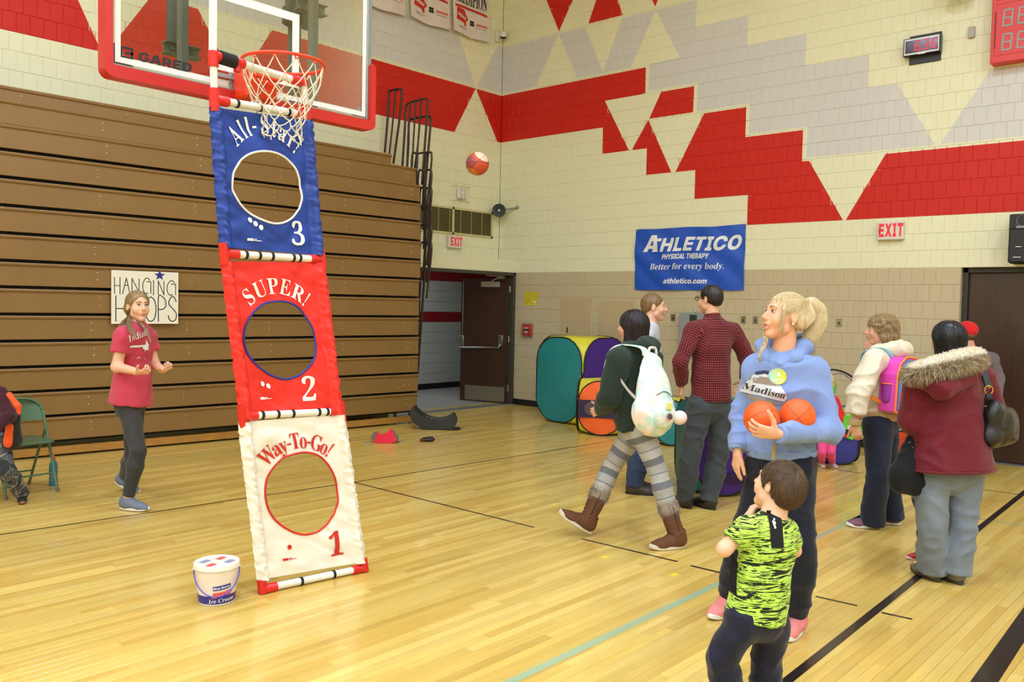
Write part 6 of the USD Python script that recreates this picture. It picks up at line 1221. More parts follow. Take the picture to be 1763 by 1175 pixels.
def facing(f, r=0.0, u=0.0): return unit(F_ * f + R_ * r + U_ * u)
# ------------------------------------------------------------------ pop-up play tents along the right wall
R_, F_, U_ = unit(RT * (1, 1, 0)), unit(FW * (1, 1, 0)), V(0, 0, 1)
def nylon(name, rgb): return mat(name, rgb, rough=.45, spec=.4, bump=.15, bscale=40)
n_teal, n_purple, n_yellow, n_orange, n_blue, n_green = nylon('tent_teal', (38, 128, 128)), nylon('tent_purple', (70, 34, 130)), nylon('tent_yellow', (222, 212, 56)), nylon('tent_orange', (240, 100, 36)), nylon('tent_blue', (56, 56, 140)), nylon('tent_green', (104, 200, 60))
m_wire = mat('tent_piping', (20, 22, 20), rough=.6)
def flr(px, py): return on(px, py, 2, 0.0)
def pop_cube(name, label, c, ex, w, d, h, rad, mats, square=False):
    """cube tent: each side a rounded panel stretched on a black-edged wire hoop; ex: direction of the front's width; mats: front, left, right, body"""
    ex = unit(V(ex) * (1, 1, 0)); ey = V(-ex[1], ex[0], 0); c = V(c)       # front faces -ey
    t = thing(name, label, 'tent', c)
    faces = {'front_panel': (c - ey * d / 2, ex, w, -ey), 'back_panel': (c + ey * d / 2, ex, w, ey), 'left_panel': (c - ex * w / 2, ey, d, -ex), 'right_panel': (c + ex * w / 2, ey, d, ex)}
    hull = []
    for nm, (o, e, ww, n) in faces.items():
        rr = rrect(ww - .03, h - .01, min(rad, ww * .45, h * .45), 10)
        if square and nm == 'front_panel': rr = rr.union(affinity.translate(rrect(ww + .03, h * .62, .07, 6), 0, -h * .19 + .005))
        xy = np.asarray(rr.exterior.coords)[:-1]
        P = o + xy[:, :1] * e + (xy[:, 1:2] + h / 2 + .008) * U_
        hull.append(P - n * .012)
        # the panel bellies slightly outward
        vv = rr.buffer(-.004); ring = np.asarray(vv.exterior.coords)[:-1]; grid = [ring * s for s in (1, .85, .65, .4, .15)]
        m = len(ring); vs = np.vstack([o + g[:, :1] * e + (g[:, 1:2] + h / 2 + .008) * U_ + n * (.012 + .03 * (1 - s * s)) for g, s in zip(grid, (1, .85, .65, .4, .15))] + [(o + (h / 2 + .008) * U_ + n * .042)[None]])
        i = np.arange(m); j = (i + 1) % m; f = []
        for q in range(4): f += [np.stack([i + q * m, j + q * m, j + (q + 1) * m], 1), np.stack([i + q * m, j + (q + 1) * m, i + (q + 1) * m], 1)]
        f.append(np.stack([i + 4 * m, j + 4 * m, np.full(m, 5 * m)], 1)); f = np.vstack(f)
        if np.dot(np.cross(vs[f[0, 1]] - vs[f[0, 0]], vs[f[0, 2]] - vs[f[0, 0]]), n) < 0: f = f[:, ::-1]
        g = part(t, nm, folds_((vs, f), n), mats[{'front_panel': 0, 'left_panel': 1, 'right_panel': 2, 'back_panel': 1}[nm]], smooth=True)
        part(g, 'piping', tube(P[::2] + n * .012, .009, 6, closed=True), m_wire, smooth=True)
    hv = trimesh.convex.convex_hull(np.vstack(hull)); part(t, 'body', (np.asarray(hv.vertices), np.asarray(hv.faces)), mats[3], smooth=40)
    return t, faces, ex, ey
def folds_(m, n):
    v, f = m; return v + (meshkit.noise(v * 7, 3) - .5)[:, None] * .02 * n, f
pop_cube('play_tent', 'tall pop-up play tent with teal and purple sides and a yellow top', V(-.74, -2.40, 0), (1, -.06, 0), .98, .90, 1.24, .36, (n_purple, n_teal, n_teal, n_yellow), True)
c = flr(1043, 752); t, fc, ex, ey = pop_cube('play_tent', 'small orange and yellow pop-up cube tent in front of the tall tent', c + F_ * .33, R_ + F_ * -.25, .62, .60, .72, .28, (n_orange, n_yellow, n_yellow, n_yellow))
o, e, ww, n = fc['front_panel']
part(t, 'dark_band', slab(sbox(-.29, .24, .29, .47), o + n * .045, e, U_, .006, n), nylon('tent_plum', (46, 24, 66)))
part(t, 'mesh_window', slab(Point(-.12, .36).buffer(.085), o + n * .052, e, U_, .006, n), mat('mesh_brown', (92, 74, 70), rough=.8))
part(t, 'tie', ball(o - e * .3 + n * .03 + U_ * .46, (.03, .03, .04), 1), m_wire)
c = flr(1164, 770); pop_cube('play_tent', 'small teal pop-up tent between the two men and the wall', c + F_ * .3, R_ - F_ * .2, .42, .5, .56, .22, (n_teal, n_teal, n_purple, n_yellow))
c = flr(1243, 858); t, fc, ex, ey = pop_cube('play_tent', 'purple pop-up tent with teal and yellow patches behind the man in plaid', c + F_ * .36, R_ + F_ * .12, .54, .6, .86, .26, (n_purple, n_teal, n_purple, n_teal))
o, e, ww, n = fc['front_panel']
part(t, 'yellow_patch', slab(Polygon([(-.16, .32), (-.10, .45), (-.06, .46), (-.09, .30)]), o + n * .04, e, U_, .01, n), n_yellow)
part(t, 'yellow_flap', slab(Polygon([(.12, .62), (.19, .82), (.29, .82), (.29, .63)]).buffer(.01), o + n * .05, e, U_, .012, n), n_yellow)
part(t, 'dark_band', slab(sbox(-.02, .14, .25, .22), o + n * .045, e, U_, .006, n), nylon('tent_plum', (46, 24, 66)))
part(t, 'yellow_flap', slab(Polygon([(.20, .30), (.21, .50), (.30, .50), (.30, .30)]).buffer(.01), o + n * .05, e, U_, .012, n), n_yellow)
c = flr(1452, 806); t, fc, ex, ey = pop_cube('play_tent', 'blue pop-up tent with a green flowered panel behind the toddler', c + F_ * .42 + R_ * .02, R_ + F_ * .1, .40, .5, .62, .16, (n_blue, n_blue, n_teal, n_blue))
o, e, ww, n = fc['front_panel']
part(t, 'green_panel', slab(Polygon([(-.08, .36), (.08, .31), (.17, .40), (.12, .56), (.02, .64), (-.08, .60)]).buffer(.02), o + n * .045, e, U_, .014, n), n_green)
part(t, 'flower', slab(unary_union([Point(.045 + .018 * math.cos(a), .425 + .018 * math.sin(a)).buffer(.012) for a in np.arange(5) * 2 * np.pi / 5]), o + n * .06, e, U_, .004, n), mat('flower_cream', (230, 214, 200), rough=.6)); part(t, 'flower', slab(unary_union([Point(.02 + .016 * math.cos(a), .58 + .012 * math.sin(a)).buffer(.012) for a in np.arange(5) * 2 * np.pi / 5]), o + n * .06, e, U_, .004, n), mat('flower_cream', (230, 214, 200), rough=.6))
part(t, 'dark_opening', slab(affinity.rotate(Point(.02, .36).buffer(.045), 0), o + n * .06, e, U_, .004, n), mat('opening_dark', (52, 36, 26), rough=.8)); part(t, 'red_patch', slab(Point(.0, .335).buffer(.02), o + n * .064, e, U_, .003, n), m_jred)
part(t, 'green_knob', [lathe([(0, 0), (.03, .0), (.035, .10), (.05, .17), (.055, .22), (.04, .265), (0, .28)], o + e * (-.09) + U_ * .66 + F_ * .15, (0, 0, 1), 20)], n_green, smooth=True)
arc = [at(px, py, 10.2) for px, py in ((1404, 690), (1412, 655), (1428, 638), (1446, 639), (1462, 646), (1476, 658), (1490, 685), (1500, 730))]
t2 = thing('tent_hoop', 'bare black wire hoop of a folded tent against the tan wall', 'hoop', at(1450, 720, 10.2))
a0, a1 = flr(1406, 797), flr(1505, 800); part(t2, 'wire', tube(spline([V(*(arc[0] * (1, 1, 0))) + V(0, 0, .01)] + arc + [V(*(arc[-1] * (1, 1, 0))) + V(0, 0, .01)], 50), .011, 8), m_wire, smooth=True)
part(t2, 'mesh_edge', tube(spline([arc[1] - V(0, 0, .01), arc[3] - V(0, 0, .03), arc[5] - V(0, 0, .03)], 20), .004, 6), n_purple, smooth=True)
c = flr(1552, 788); pop_cube('play_tent', 'small orange pop-up tent with a cyan top behind the black tote bag', c + F_ * .2, R_, .24, .3, .30, .10, (nylon('tent_rust', (206, 70, 26)), n_orange, n_orange, nylon('tent_cyan', (80, 190, 206))))

# ------------------------------------------------------------------ folding chair, bottle and things on the floor
m_cg = mat('chair_green', (84, 116, 84), rough=.35, coat=.3); m_ft = mat('chair_foot', (120, 100, 80), rough=.6)
ch = thing('folding_chair', 'green metal folding chair by the bleachers', 'chair', V(-8.1, -2.0, 0))
A = flr(99, 847); f = unit(V(.10, -.99, 0)); w = unit(V(-.99, -.10, 0)); A[2] = 0
def cp(a, b, z): return A + w * a - f * b + U_ * z     # a: across, b: backwards from the front foot, z: up
SW = .42
for q, nm in ((0, 0), (SW, 1)):
    part(ch, 'side_frame', tube(spline([cp(q, 0, .01), cp(q, .085, .25), cp(q, .17, .46), cp(q, .255, .68)], 16), .0125, 10), m_cg, smooth=True)
    part(ch, 'rear_leg', tube([cp(q + (.02 if q == 0 else -.02), .18, .52), cp(q + (.02 if q == 0 else -.02), .34, .25), cp(q + (.02 if q == 0 else -.02), .47, .01)], .0115, 10), m_cg, smooth=True)
    for b_ in (0, .47): part(ch, 'foot_cap', rod(cp(q if b_ == 0 else q + (.02 if q == 0 else -.02), b_, 0), cp(q if b_ == 0 else q + (.02 if q == 0 else -.02), b_, .028), .0155, 10), m_ft)
part(ch, 'top_rail', tube(spline([cp(0, .255, .68), cp(.02, .275, .74), cp(.09, .29, .785), cp(.21, .295, .80), cp(.33, .29, .785), cp(.40, .275, .74), cp(SW, .255, .68)], 30), .0125, 10), m_cg, smooth=True)
uu, vv = np.meshgrid(np.linspace(0, 1, 17), np.linspace(0, 1, 9))
topz = .605 + (.185 * (1 - np.abs(2 * uu - 1) ** 4 * .45)) * vv
P = np.array([cp(u * SW, .235 + (z - .6) * .30 + .035 * (1 - (2 * u - 1) ** 2), z) for u, z in zip(uu.ravel(), topz.ravel())])
k = np.arange(17 * 9).reshape(9, 17); q4 = np.stack([k[:-1, :-1], k[:-1, 1:], k[1:, 1:], k[1:, :-1]], -1).reshape(-1, 4)
part(ch, 'backrest', merge([(P, q4), (P - f * .004, q4[:, ::-1])]), m_cg, smooth=True)
st = rrect(SW - .03, .40, .06); part(ch, 'seat', slab(st, cp(SW / 2, .20, .437), w, -f, .018, U_), m_cg, smooth=40)
part(ch, 'seat_rim', tube([cp(SW / 2, .20, .442) + w * x + -f * y for x, y in np.asarray(rrect(SW - .03, .40, .06).exterior.coords)[:-1:2]], .012, 8, closed=True), m_cg, smooth=True)
part(ch, 'crossbar', tube([cp(0, .055, .16), cp(SW, .055, .16)], .008, 8), m_cg); part(ch, 'crossbar', tube([cp(.02, .40, .14), cp(SW - .02, .40, .14)], .008, 8), m_cg); part(ch, 'crossbar', tube([cp(.02, .23, .43), cp(SW - .02, .23, .43)], .007, 8), m_cg)
bt = flr(92, 836); bt[2] = 0
b_ = thing('sports_bottle', 'blue sports drink bottle with an orange cap under the green chair', 'bottle', bt)
part(b_, 'bottle', lathe([(0, 0), (.032, 0), (.036, .008), (.036, .07), (.032, .09), (.036, .11), (.036, .17), (.030, .2), (.016, .225), (.015, .235), (0, .235)], bt, sides=24), mat('drink_blue', (24, 116, 150), rough=.15, coat=.5), smooth=40)
part(b_, 'label', lathe([(.0368, .05), (.0335, .09), (.0368, .125)], bt, sides=24), mat('label_grey', (120, 124, 120), rough=.4), smooth=40)
part(b_, 'cap', lathe([(0, .275), (.008, .275), (.012, .255), (.019, .25), (.019, .23), (0, .23)], bt, sides=20), mat('cap_orange', (230, 84, 40), rough=.4), smooth=40)
# curved black body pad
d0 = depth_of(flr(748, 741)); prof = [(706, 709), (711.5, 703.5), (716, 709), (724, 716), (735, 722), (750, 725), (766, 723), (778, 716.5), (783, 722), (785, 733), (776, 740), (755, 741.8), (735, 741.5), (720, 735), (711, 728), (706, 717)]
base = at(746, 741.5, d0); pts2 = [((at(*q, d0) - base) @ R_, max((at(*q, d0) - base)[2], 0)) for q in prof]
bp_ = thing('body_pad', 'curved black padded shield lying on the floor by the bleachers', 'pad', V(base[0], base[1], 0))
base[2] = .004
pg = Polygon([tuple(q[:2]) for q in spline([(*q, 0) for q in pts2], 60, closed=True)]).buffer(0)
part(bp_, 'foam_body', slab(pg, base, R_, U_, .34, F_), mat('pad_vinyl', (34, 36, 36), rough=.4, bump=.2, bscale=60), smooth=50)
top = [at(*q, d0) for q in ((712, 706), (724, 716), (735, 722), (750, 725), (766, 723), (777, 717))]
for q_ in (.04, .30): part(bp_, 'seam', tube(spline([x + F_ * q_ + U_ * .004 for x in top], 20), .006, 6), m_ink, smooth=True)
for q_ in ((745, 725), (755, 725), (764, 724)): part(bp_, 'quilt_seam', tube([at(*q_, d0) + U_ * .003, at(*q_, d0) + F_ * .34 + U_ * .003], .005, 6), m_ink)
part(bp_, 'emblem', [ellip(at(733, 720, d0) + F_ * .12 + U_ * .004, (.035, .02, .003), np.stack([R_, F_, U_]))], mat('emblem_silver', (150, 150, 146), rough=.4))
part(bp_, 'emblem', [ellip(at(741, 723, d0) + F_ * .16 + U_ * .004, (.028, .02, .003), np.stack([R_, F_, U_]))], mat('emblem_tan', (170, 150, 110), rough=.4))
strap_c = flr(778, 741); part(bp_, 'strap_loop', tube(spline([strap_c + V(-.05, 0, .01), strap_c + R_ * .08 + U_ * .012, strap_c + R_ * .1 + F_ * .1 + U_ * .012, strap_c + F_ * .12 + U_ * .012], 14), .012, 8), m_ink, smooth=True)
# red drawstring pouch and black cap
d0 = depth_of(flr(662, 764)); base = at(662, 764, d0); base[2] = .004
rp = thing('drawstring_pouch', 'red and grey cloth drawstring pouch lying on the floor', 'pouch', V(base[0], base[1], 0))
def prf(pts): return Polygon([((at(*q, d0) - base) @ R_, max((at(*q, d0) - base)[2], 0)) for q in pts]).buffer(.002)
part(rp, 'red_cloth', slab(prf([(644, 761), (648, 744), (655, 749), (664, 745), (673, 737.5), (678, 750), (682, 760), (672, 764), (648, 765)]), base, R_, unit(U_ + F_ * .5), .05, F_), cloth('pouch_red', (218, 40, 56)), smooth=30)
part(rp, 'grey_side', slab(prf([(638, 754), (641, 746), (647, 744), (645, 760), (640, 758)]), base + F_ * .02, R_, unit(U_ + F_ * .5), .06, F_), cloth('pouch_grey', (104, 98, 84)), smooth=30)
part(rp, 'grey_side', slab(prf([(675, 741), (683, 752), (685, 760), (679, 759)]), base + F_ * .02, R_, unit(U_ + F_ * .5), .05, F_), cloth('pouch_grey', (104, 98, 84)), smooth=30)
for pts in (((644, 762), (632, 766), (626, 765), (632, 762)), ((682, 760), (690, 764), (695, 763), (688, 761))): part(rp, 'cord', tube(spline([V(*(flr(*q) * (1, 1, 0) + (0, 0, .006))) for q in pts], 16), .005, 6), mat('cord_grey', (176, 170, 150), rough=.8), smooth=True)
d0 = depth_of(flr(737, 762)); cb = flr(737, 761)
kc = thing('knit_glove', 'small black and red crumpled glove on the floor', 'glove', cb)
part(kc, 'palm', ellip(cb + U_ * .03, (.085, .05, .03), np.stack([R_, F_, U_])), m_ink, smooth=True); part(kc, 'cuff', ellip(cb - R_ * .07 + U_ * .022 - F_ * .02, (.03, .03, .022), np.stack([R_, F_, U_])), mat('glove_red', (110, 24, 30), rough=.8), smooth=True); part(kc, 'thumb', ellip(cb + R_ * .03 + U_ * .05, (.04, .02, .018), np.stack([R_, F_, U_])), m_ink, smooth=True)
# tape marks on the floor
m_tape = mat('tape_yellow2', (230, 214, 60), rough=.5)
for px, py in ((1042, 960), (1161, 990), (955, 869)):
    q = flr(px, py); part(fl, 'tape_mark', box((q[0] - .03, q[1] - .018, .0006), (q[0] + .03, q[1] + .018, .0012)), m_tape)
# the ball in the air
bc_ = at(822, 282, 7.4)
t = thing('basketball', 'orange and pale basketball in mid air beside the bleachers', 'ball', bc_)
part(t, 'skin', ball(bc_, .098, 4), mat('ball_rust', (196, 74, 40), rough=.5, bump=.2, bscale=500), smooth=True)
def cap_on(ax, a, r, m, nm):
    ax = unit(ax); b1, b2 = frame_of(ax); pr = [(r * math.sin(x), r * math.cos(x)) for x in np.linspace(a, .001, 12)]
    return part(t, nm, lathe(pr, bc_, ax, 36), m, smooth=True)
cap_on(R_ * .55 + U_ * .8 - F_ * .45, .78, .0988, mat('ball_cream', (226, 190, 160), rough=.5), 'pale_panel'); cap_on(-R_ * .7 + U_ * .1 - F_ * .8, .55, .0986, mat('ball_mauve', (150, 70, 70), rough=.5), 'mauve_panel'); cap_on(-R_ * .5 - U_ * .9 - F_ * .3, .55, .0986, mat('ball_amber', (206, 130, 60), rough=.5), 'amber_panel')
an = np.arange(48) * 2 * np.pi / 48
for u_, w_ in ((R_, U_), (R_, F_), (unit(R_ + U_), F_)): part(t, 'seam', tube(bc_ + .0985 * (np.outer(np.cos(an), u_) + np.outer(np.sin(an), w_)), .0014, 6, closed=True), m_ink, smooth=True)
# ------------------------------------------------------------------ garment materials
def weave(name, nodes, links, rough=.85, sheen=.1, bump=None):
    n = {'p': ('principled_bsdf', dict(roughness=rough, specular_ior_level=.25, sheen_weight=sheen)), **nodes}
    return usdkit.material(stage, '/World/Looks/' + name, n, links, surface='p.BSDF')
m_hood = cloth('fleece_blue', (128, 150, 200), bscale=500); m_hoodin = cloth('fleece_navy', (38, 42, 66)); m_navy = cloth('trouser_navy', (22, 25, 38)); m_black = cloth('cloth_black', (18, 18, 20))
m_tee = cloth('tee_rose', (200, 66, 88), bscale=500); m_legging = cloth('legging_charcoal', (60, 58, 56), bscale=600, bump=.15)
m_olive = cloth('parka_green', (34, 48, 36)); m_maroon = cloth('parka_maroon', (104, 14, 30), rough=.6, vary=.08); m_white_j = cloth('jacket_cream', (224, 210, 182), rough=.6)
m_greytee = cloth('tee_grey', (196, 196, 200)); m_denim = cloth('denim_blue', (46, 58, 84), vary=.25, vscale=5, bscale=600); m_ddenim = cloth('denim_dark', (30, 36, 54), vary=.2, vscale=5); m_ldenim = cloth('denim_light', (120, 128, 134), vary=.16, vscale=4, bscale=600)
m_slate = cloth('denim_slate', (62, 66, 68), vary=.2, vscale=4, bscale=600); m_red_c = cloth('cloth_red', (206, 30, 40)); m_pink = cloth('legging_pink', (234, 78, 140)); m_wine = cloth('sweater_wine', (62, 22, 30))
m_sole_w = mat('sole_white', (226, 222, 212), rough=.5); m_sole_b = mat('sole_black', (22, 22, 22), rough=.6); m_rub = mat('sole_cream', (210, 200, 178), rough=.5)
m_knit = cloth('rib_knit', (186, 160, 112), bscale=700)
# plaid: bands round and along each limb (mesh st in metres)
def band(i, axis, freq, width, phase=0.0):
    return ({f's{i}': ('math', dict(math_type='multiply', value2=freq)), f'p{i}': ('math', dict(math_type='add', value2=phase)), f'f{i}': ('math', dict(math_type='fraction')), f'l{i}': ('math', dict(math_type='less_than', value2=width))},
            [(f'x.{axis}', f's{i}.value1'), (f's{i}.value', f'p{i}.value1'), (f'p{i}.value', f'f{i}.value1'), (f'f{i}.value', f'l{i}.value1')])
N = {'uv': ('uvmap', dict(attribute='st')), 'x': ('separate_xyz', {})}; L_ = [('uv.UV', 'x.vector')]
for i, a in (0, 'x'), (1, 'y'):
    n_, l_ = band(i, a, 50, .36); N.update(n_); L_ += l_
    n_, l_ = band(i + 2, a, 50, .08, .42); N.update(n_); L_ += l_
N.update({'m1': ('mix_color', dict(blend_type='mix', a=lin(138, 26, 36), b=lin(58, 16, 22))), 'm2': ('mix_color', dict(blend_type='multiply', b=lin(120, 90, 90))), 'm3': ('mix_color', dict(blend_type='mix', b=lin(150, 88, 82))), 'm4': ('mix_color', dict(blend_type='mix', b=lin(146, 88, 84)))})
L_ += [('l0.value', 'm1.fac'), ('m1.result', 'm2.a'), ('l1.value', 'm2.fac'), ('m2.result', 'm3.a'), ('l2.value', 'm3.fac'), ('m3.result', 'm4.a'), ('l3.value', 'm4.fac'), ('m4.result', 'p.base_color')]
m_plaid = weave('plaid_red', N, L_)
# knit leggings: grey bands and thin flecked stripes along the leg
N = {'uv': ('uvmap', dict(attribute='st')), 'x': ('separate_xyz', {}), 'r1': ('rgb_ramp', dict(ramp=[(0, lin(116, 118, 124)), (.27, lin(116, 118, 124)), (.28, lin(178, 175, 168)), (.60, lin(200, 196, 188)), (.61, lin(136, 136, 138)), (.66, lin(136, 136, 138)), (.67, lin(192, 188, 180)), (1, lin(178, 175, 168))], interpolate=False)),
     'mm': ('math', dict(math_type='multiply', value2=5.6)), 'fr': ('math', dict(math_type='fraction')), 'm2': ('math', dict(math_type='multiply', value2=110)), 'f2': ('math', dict(math_type='fraction')), 'l2': ('math', dict(math_type='less_than', value2=.4)), 'nz': ('noise_texture', dict(scale=60, detail=2)), 'ml': ('math', dict(math_type='multiply')), 'mx': ('mix_color', dict(blend_type='mix', b=lin(84, 84, 88)))}
m_stripe = weave('knit_stripes', N, [('uv.UV', 'x.vector'), ('x.y', 'mm.value1'), ('mm.value', 'fr.value1'), ('fr.value', 'r1.fac'), ('x.y', 'm2.value1'), ('m2.value', 'f2.value1'), ('f2.value', 'l2.value1'), ('uv.UV', 'nz.vector'), ('nz.fac', 'ml.value1'), ('l2.value', 'ml.value2'), ('ml.value', 'mx.fac'), ('r1.color', 'mx.a'), ('mx.result', 'p.base_color')])
# neon top with black slashes
N = {'tc': ('texture_coordinate', {}), 'vr': ('vector_rotate', dict(rotate_type='z_axis', angle=.72)), 'mp': ('mapping', dict(scale=(11, 11, 100))), 'sh': ('mapping', dict(rotation=(0, 0, 0))), 'n': ('noise_texture', dict(scale=1, detail=2.5, roughness=.6, distortion=1.2)), 'r': ('rgb_ramp', dict(ramp=[(0, lin(24, 30, 16)), (.452, lin(24, 30, 16)), (.466, lin(160, 206, 60)), (.52, lin(188, 226, 84)), (.60, lin(204, 238, 108)), (.61, lin(60, 76, 34)), (.66, lin(60, 76, 34)), (.67, lin(170, 220, 58)), (1, lin(170, 220, 58))]))}
m_neon = weave('jersey_neon', N, [('tc.object', 'vr.vector'), ('vr.vector', 'mp.vector'), ('mp.vector', 'n.vector'), ('n.fac', 'r.fac'), ('r.color', 'p.base_color')], rough=.6)
N = {'tc': ('texture_coordinate', {}), 'n': ('noise_texture', dict(scale=9, detail=2, distortion=1.5)), 'r': ('rgb_ramp', dict(ramp=[(0, lin(44, 46, 46)), (.42, lin(44, 46, 46)), (.43, lin(92, 92, 90)), (.52, lin(92, 92, 90)), (.53, lin(66, 66, 66)), (.6, lin(66, 66, 66)), (.61, lin(140, 138, 132)), (1, lin(140, 138, 132))], interpolate=False))}
m_camo = weave('camo_grey', N, [('tc.object', 'n.vector'), ('n.fac', 'r.fac'), ('r.color', 'p.base_color')])
N = {'tc': ('texture_coordinate', {}), 'n': ('noise_texture', dict(scale=7, detail=3, distortion=.8)), 'r': ('rgb_ramp', dict(ramp=[(.25, lin(240, 200, 190)), (.42, lin(248, 234, 220)), (.5, lin(196, 232, 224)), (.6, lin(232, 240, 226)), (.7, lin(246, 238, 190)), (.8, lin(240, 206, 206))]))}
m_pastel = weave('pastel_fabric', N, [('tc.object', 'n.vector'), ('n.fac', 'r.fac'), ('r.color', 'p.base_color')], rough=.5)
h_blond = hair_mat('hair_blond', (168, 134, 86), (236, 214, 168)); h_dirty = hair_mat('hair_dark_blond', (112, 88, 56), (180, 150, 104)); h_brown = hair_mat('hair_brown', (62, 44, 27), (104, 77, 50)); h_dark = hair_mat('hair_dark', (14, 10, 9), (38, 26, 24)); h_black = hair_mat('hair_black', (8, 8, 9), (30, 28, 30), rough=.3); h_sand = hair_mat('hair_sand', (90, 66, 38), (140, 108, 68)); h_honey = hair_mat('hair_honey', (98, 74, 46), (176, 146, 100))
def pane_print(pn, poly, centre, right, up, out, m, name, parent, surf, off=.004):
    """a print laid on a garment: the flat shape is dropped on the mesh along 'out'"""
    v, f = surf; right, up, out = unit(right), unit(up), unit(out); c = V(centre)
    q = np.stack([(v - c) @ right, (v - c) @ up], 1); d = (v - c) @ out
    n = vnormals(v, f); r_ = max(abs(x) for x in poly.bounds) + .05; ok = (n @ out > .1) & (np.abs(q).max(1) < r_)
    q, d = q[ok], d[ok]; tree = cKDTree(q)
    nb_ = tree.query_ball_point(q, .016); top = np.array([d[x].max() for x in nb_]); k_ = d > top - .025
    q, d = q[k_], d[k_]; tree = cKDTree(q); li = LinearNDInterpolator(q, d)
    def fn(p):
        z = li(p); bad = np.isnan(z)
        if bad.any(): z[bad] = d[tree.query(p[bad])[1]]
        return c + p[:, :1] * right + p[:, 1:2] * up + (z + off)[:, None] * out
    return part(parent, name, map_flat(poly, fn, .007), m)
m_ball = mat('ball_orange', (238, 92, 24), rough=.45, bump=.25, bscale=700); m_seam = mat('ball_seam', (150, 52, 16), rough=.6)
def ball_thing(c, r, label, group, ax=(.3, .2, .9), m=None, name='basketball'):
    t = thing(name, label, 'ball', c, group); c = V(c)
    part(t, 'skin', ball(c, r, 4), m or m_ball, smooth=True)
    a0 = unit(ax); b0, c0 = frame_of(a0); an = np.arange(48) * 2 * np.pi / 48
    for u_, w_ in ((a0, b0), (b0, c0), (c0, a0)): part(t, 'seam', tube(c + r * (np.outer(np.cos(an), u_) + np.outer(np.sin(an), w_)), r * .014, 6, closed=True), m_seam, smooth=True)
    return t

# ================================================================== woman with a blond ponytail, holding two balls
J = dict(pel=at(1343, 795, 4.52), nek=at(1347, 618, 4.50), shR=at(1303, 634, 4.58), shL=at(1399, 640, 4.44), elR=at(1278, 712, 4.64), wrR=at(1270, 776, 4.54), elL=at(1428, 742, 4.40), wrL=at(1340, 748, 4.165),
         hpR=at(1322, 815, 4.58), hpL=at(1366, 820, 4.46), knR=at(1282, 930, 4.62), knL=at(1378, 948, 4.38))
feet(J, 1.0, L=(1378, 1084, 1344, 1112), R=(1262, 1050, 1234, 1064))
B1, B2 = at(1311, 721, 4.275), at(1373, 717, 4.30)
p1 = Person('woman with a blond ponytail in a pale blue hooded top, holding two orange balls', J, (J['anL'] + J['anR']) / 2, 1.0, (.152, .138, .148), .72, (230, 172, 136))
H1 = Head(at(1350, 546, 4.47), facing(-.22, -.92, .16), facing(.08, .15, 1), 1.06)
hR = hand(J['wrR'], unit(at(1263, 850, 4.55) - J['wrR']), facing(.2, .9), facing(-.8, .5), .98, curls=(.25, .35, .45, .5), thumb=(.8, .45, .2))
hL = hand(J['wrL'], unit(at(1300, 742, 4.185) - J['wrL']), facing(.85, -.05, .4), V(0, 0, 1), .98, curls=(.55, .6, .62, .6), spread=.12, thumb=(.25, .95, .15))
b = p1.body(H1, [hR, hL], hh=.0038, open_mouth=1, smile=1, nose=.5)
H1.face(b, p1.skin, iris=(70, 74, 70), brow=(150, 118, 80), lip=(206, 122, 110), teeth=True, smile=1)
part(b, 'earring', [ball(H1.W((-.083, -.004, -.036)), .0055, 2)], mat('earring_pearl', (240, 236, 226), rough=.15, spec=.8)); part(b, 'earring', [ball(H1.W((.083, -.004, -.036)), .0055, 2)], mat('earring_pearl', (240, 236, 226), rough=.15))
p1.wear('joggers', p1.hips(.022) + p1.leg('L', .022, 1.93, thigh=.080, knee=.056, ankle=.036) + p1.leg('R', .022, 1.93, knee=.056, ankle=.036), m_navy, amp=.008, scale=(8, 8, 9), seed=4)
j = p1.J
for q in 'LR':
    e = j['kn' + q] + (j['an' + q] - j['kn' + q]) * .96; part(p1.root, 'cuff', skin([cone(e + unit(j['kn' + q] - e) * .05, e, .060, .054, None, .01, capa=True, capb=True)], .007), m_navy, smooth=True)
for q in 'LR': shoe(p1, j['an' + q], j['fd' + q], (0, 0, 1), 1.0, mat('knit_pink', (228, 132, 128), rough=.8, bump=.4, bscale=500, vary=.1), m_sole_w, q, 'shoe', laces=mat('lace_pink', (208, 112, 112), rough=.8))
p1.wear('hooded_top', p1.torso(.030, .06, .008) + p1.arm('R', .016, 1.92, .004) + p1.arm('L', .020, 1.95, .004) + [cone(j['pel'] - p1.up * .01, j['pel'] + p1.up * .06, .178, .176, (p1.fwd, .74), .03)], m_hood, h=.0095, amp=.011, seed=2, scale=(8, 8, 5), cuts=[(j['pel'] + p1.up * .055, -p1.up)])
top1 = p1.last; tp = stage.GetPrimAtPath(str(p1.root.GetPath()) + '/hooded_top')
for q in 'LR':
    w = j['wr' + q]; d = unit(j['el' + q] - w); part(tp, 'ribbed_cuff', skin([cone(w + d * .0, w + d * .075, .045, .052, None, .01, capa=True, capb=True)], .006), m_hood, smooth=True)
part(tp, 'hem_band', skin([cone(j['pel'] + p1.up * .02, j['pel'] + p1.up * .075, 0.176, .188, (p1.fwd, .76), .01, capa=True, capb=True)], .008), m_hood, smooth=True)
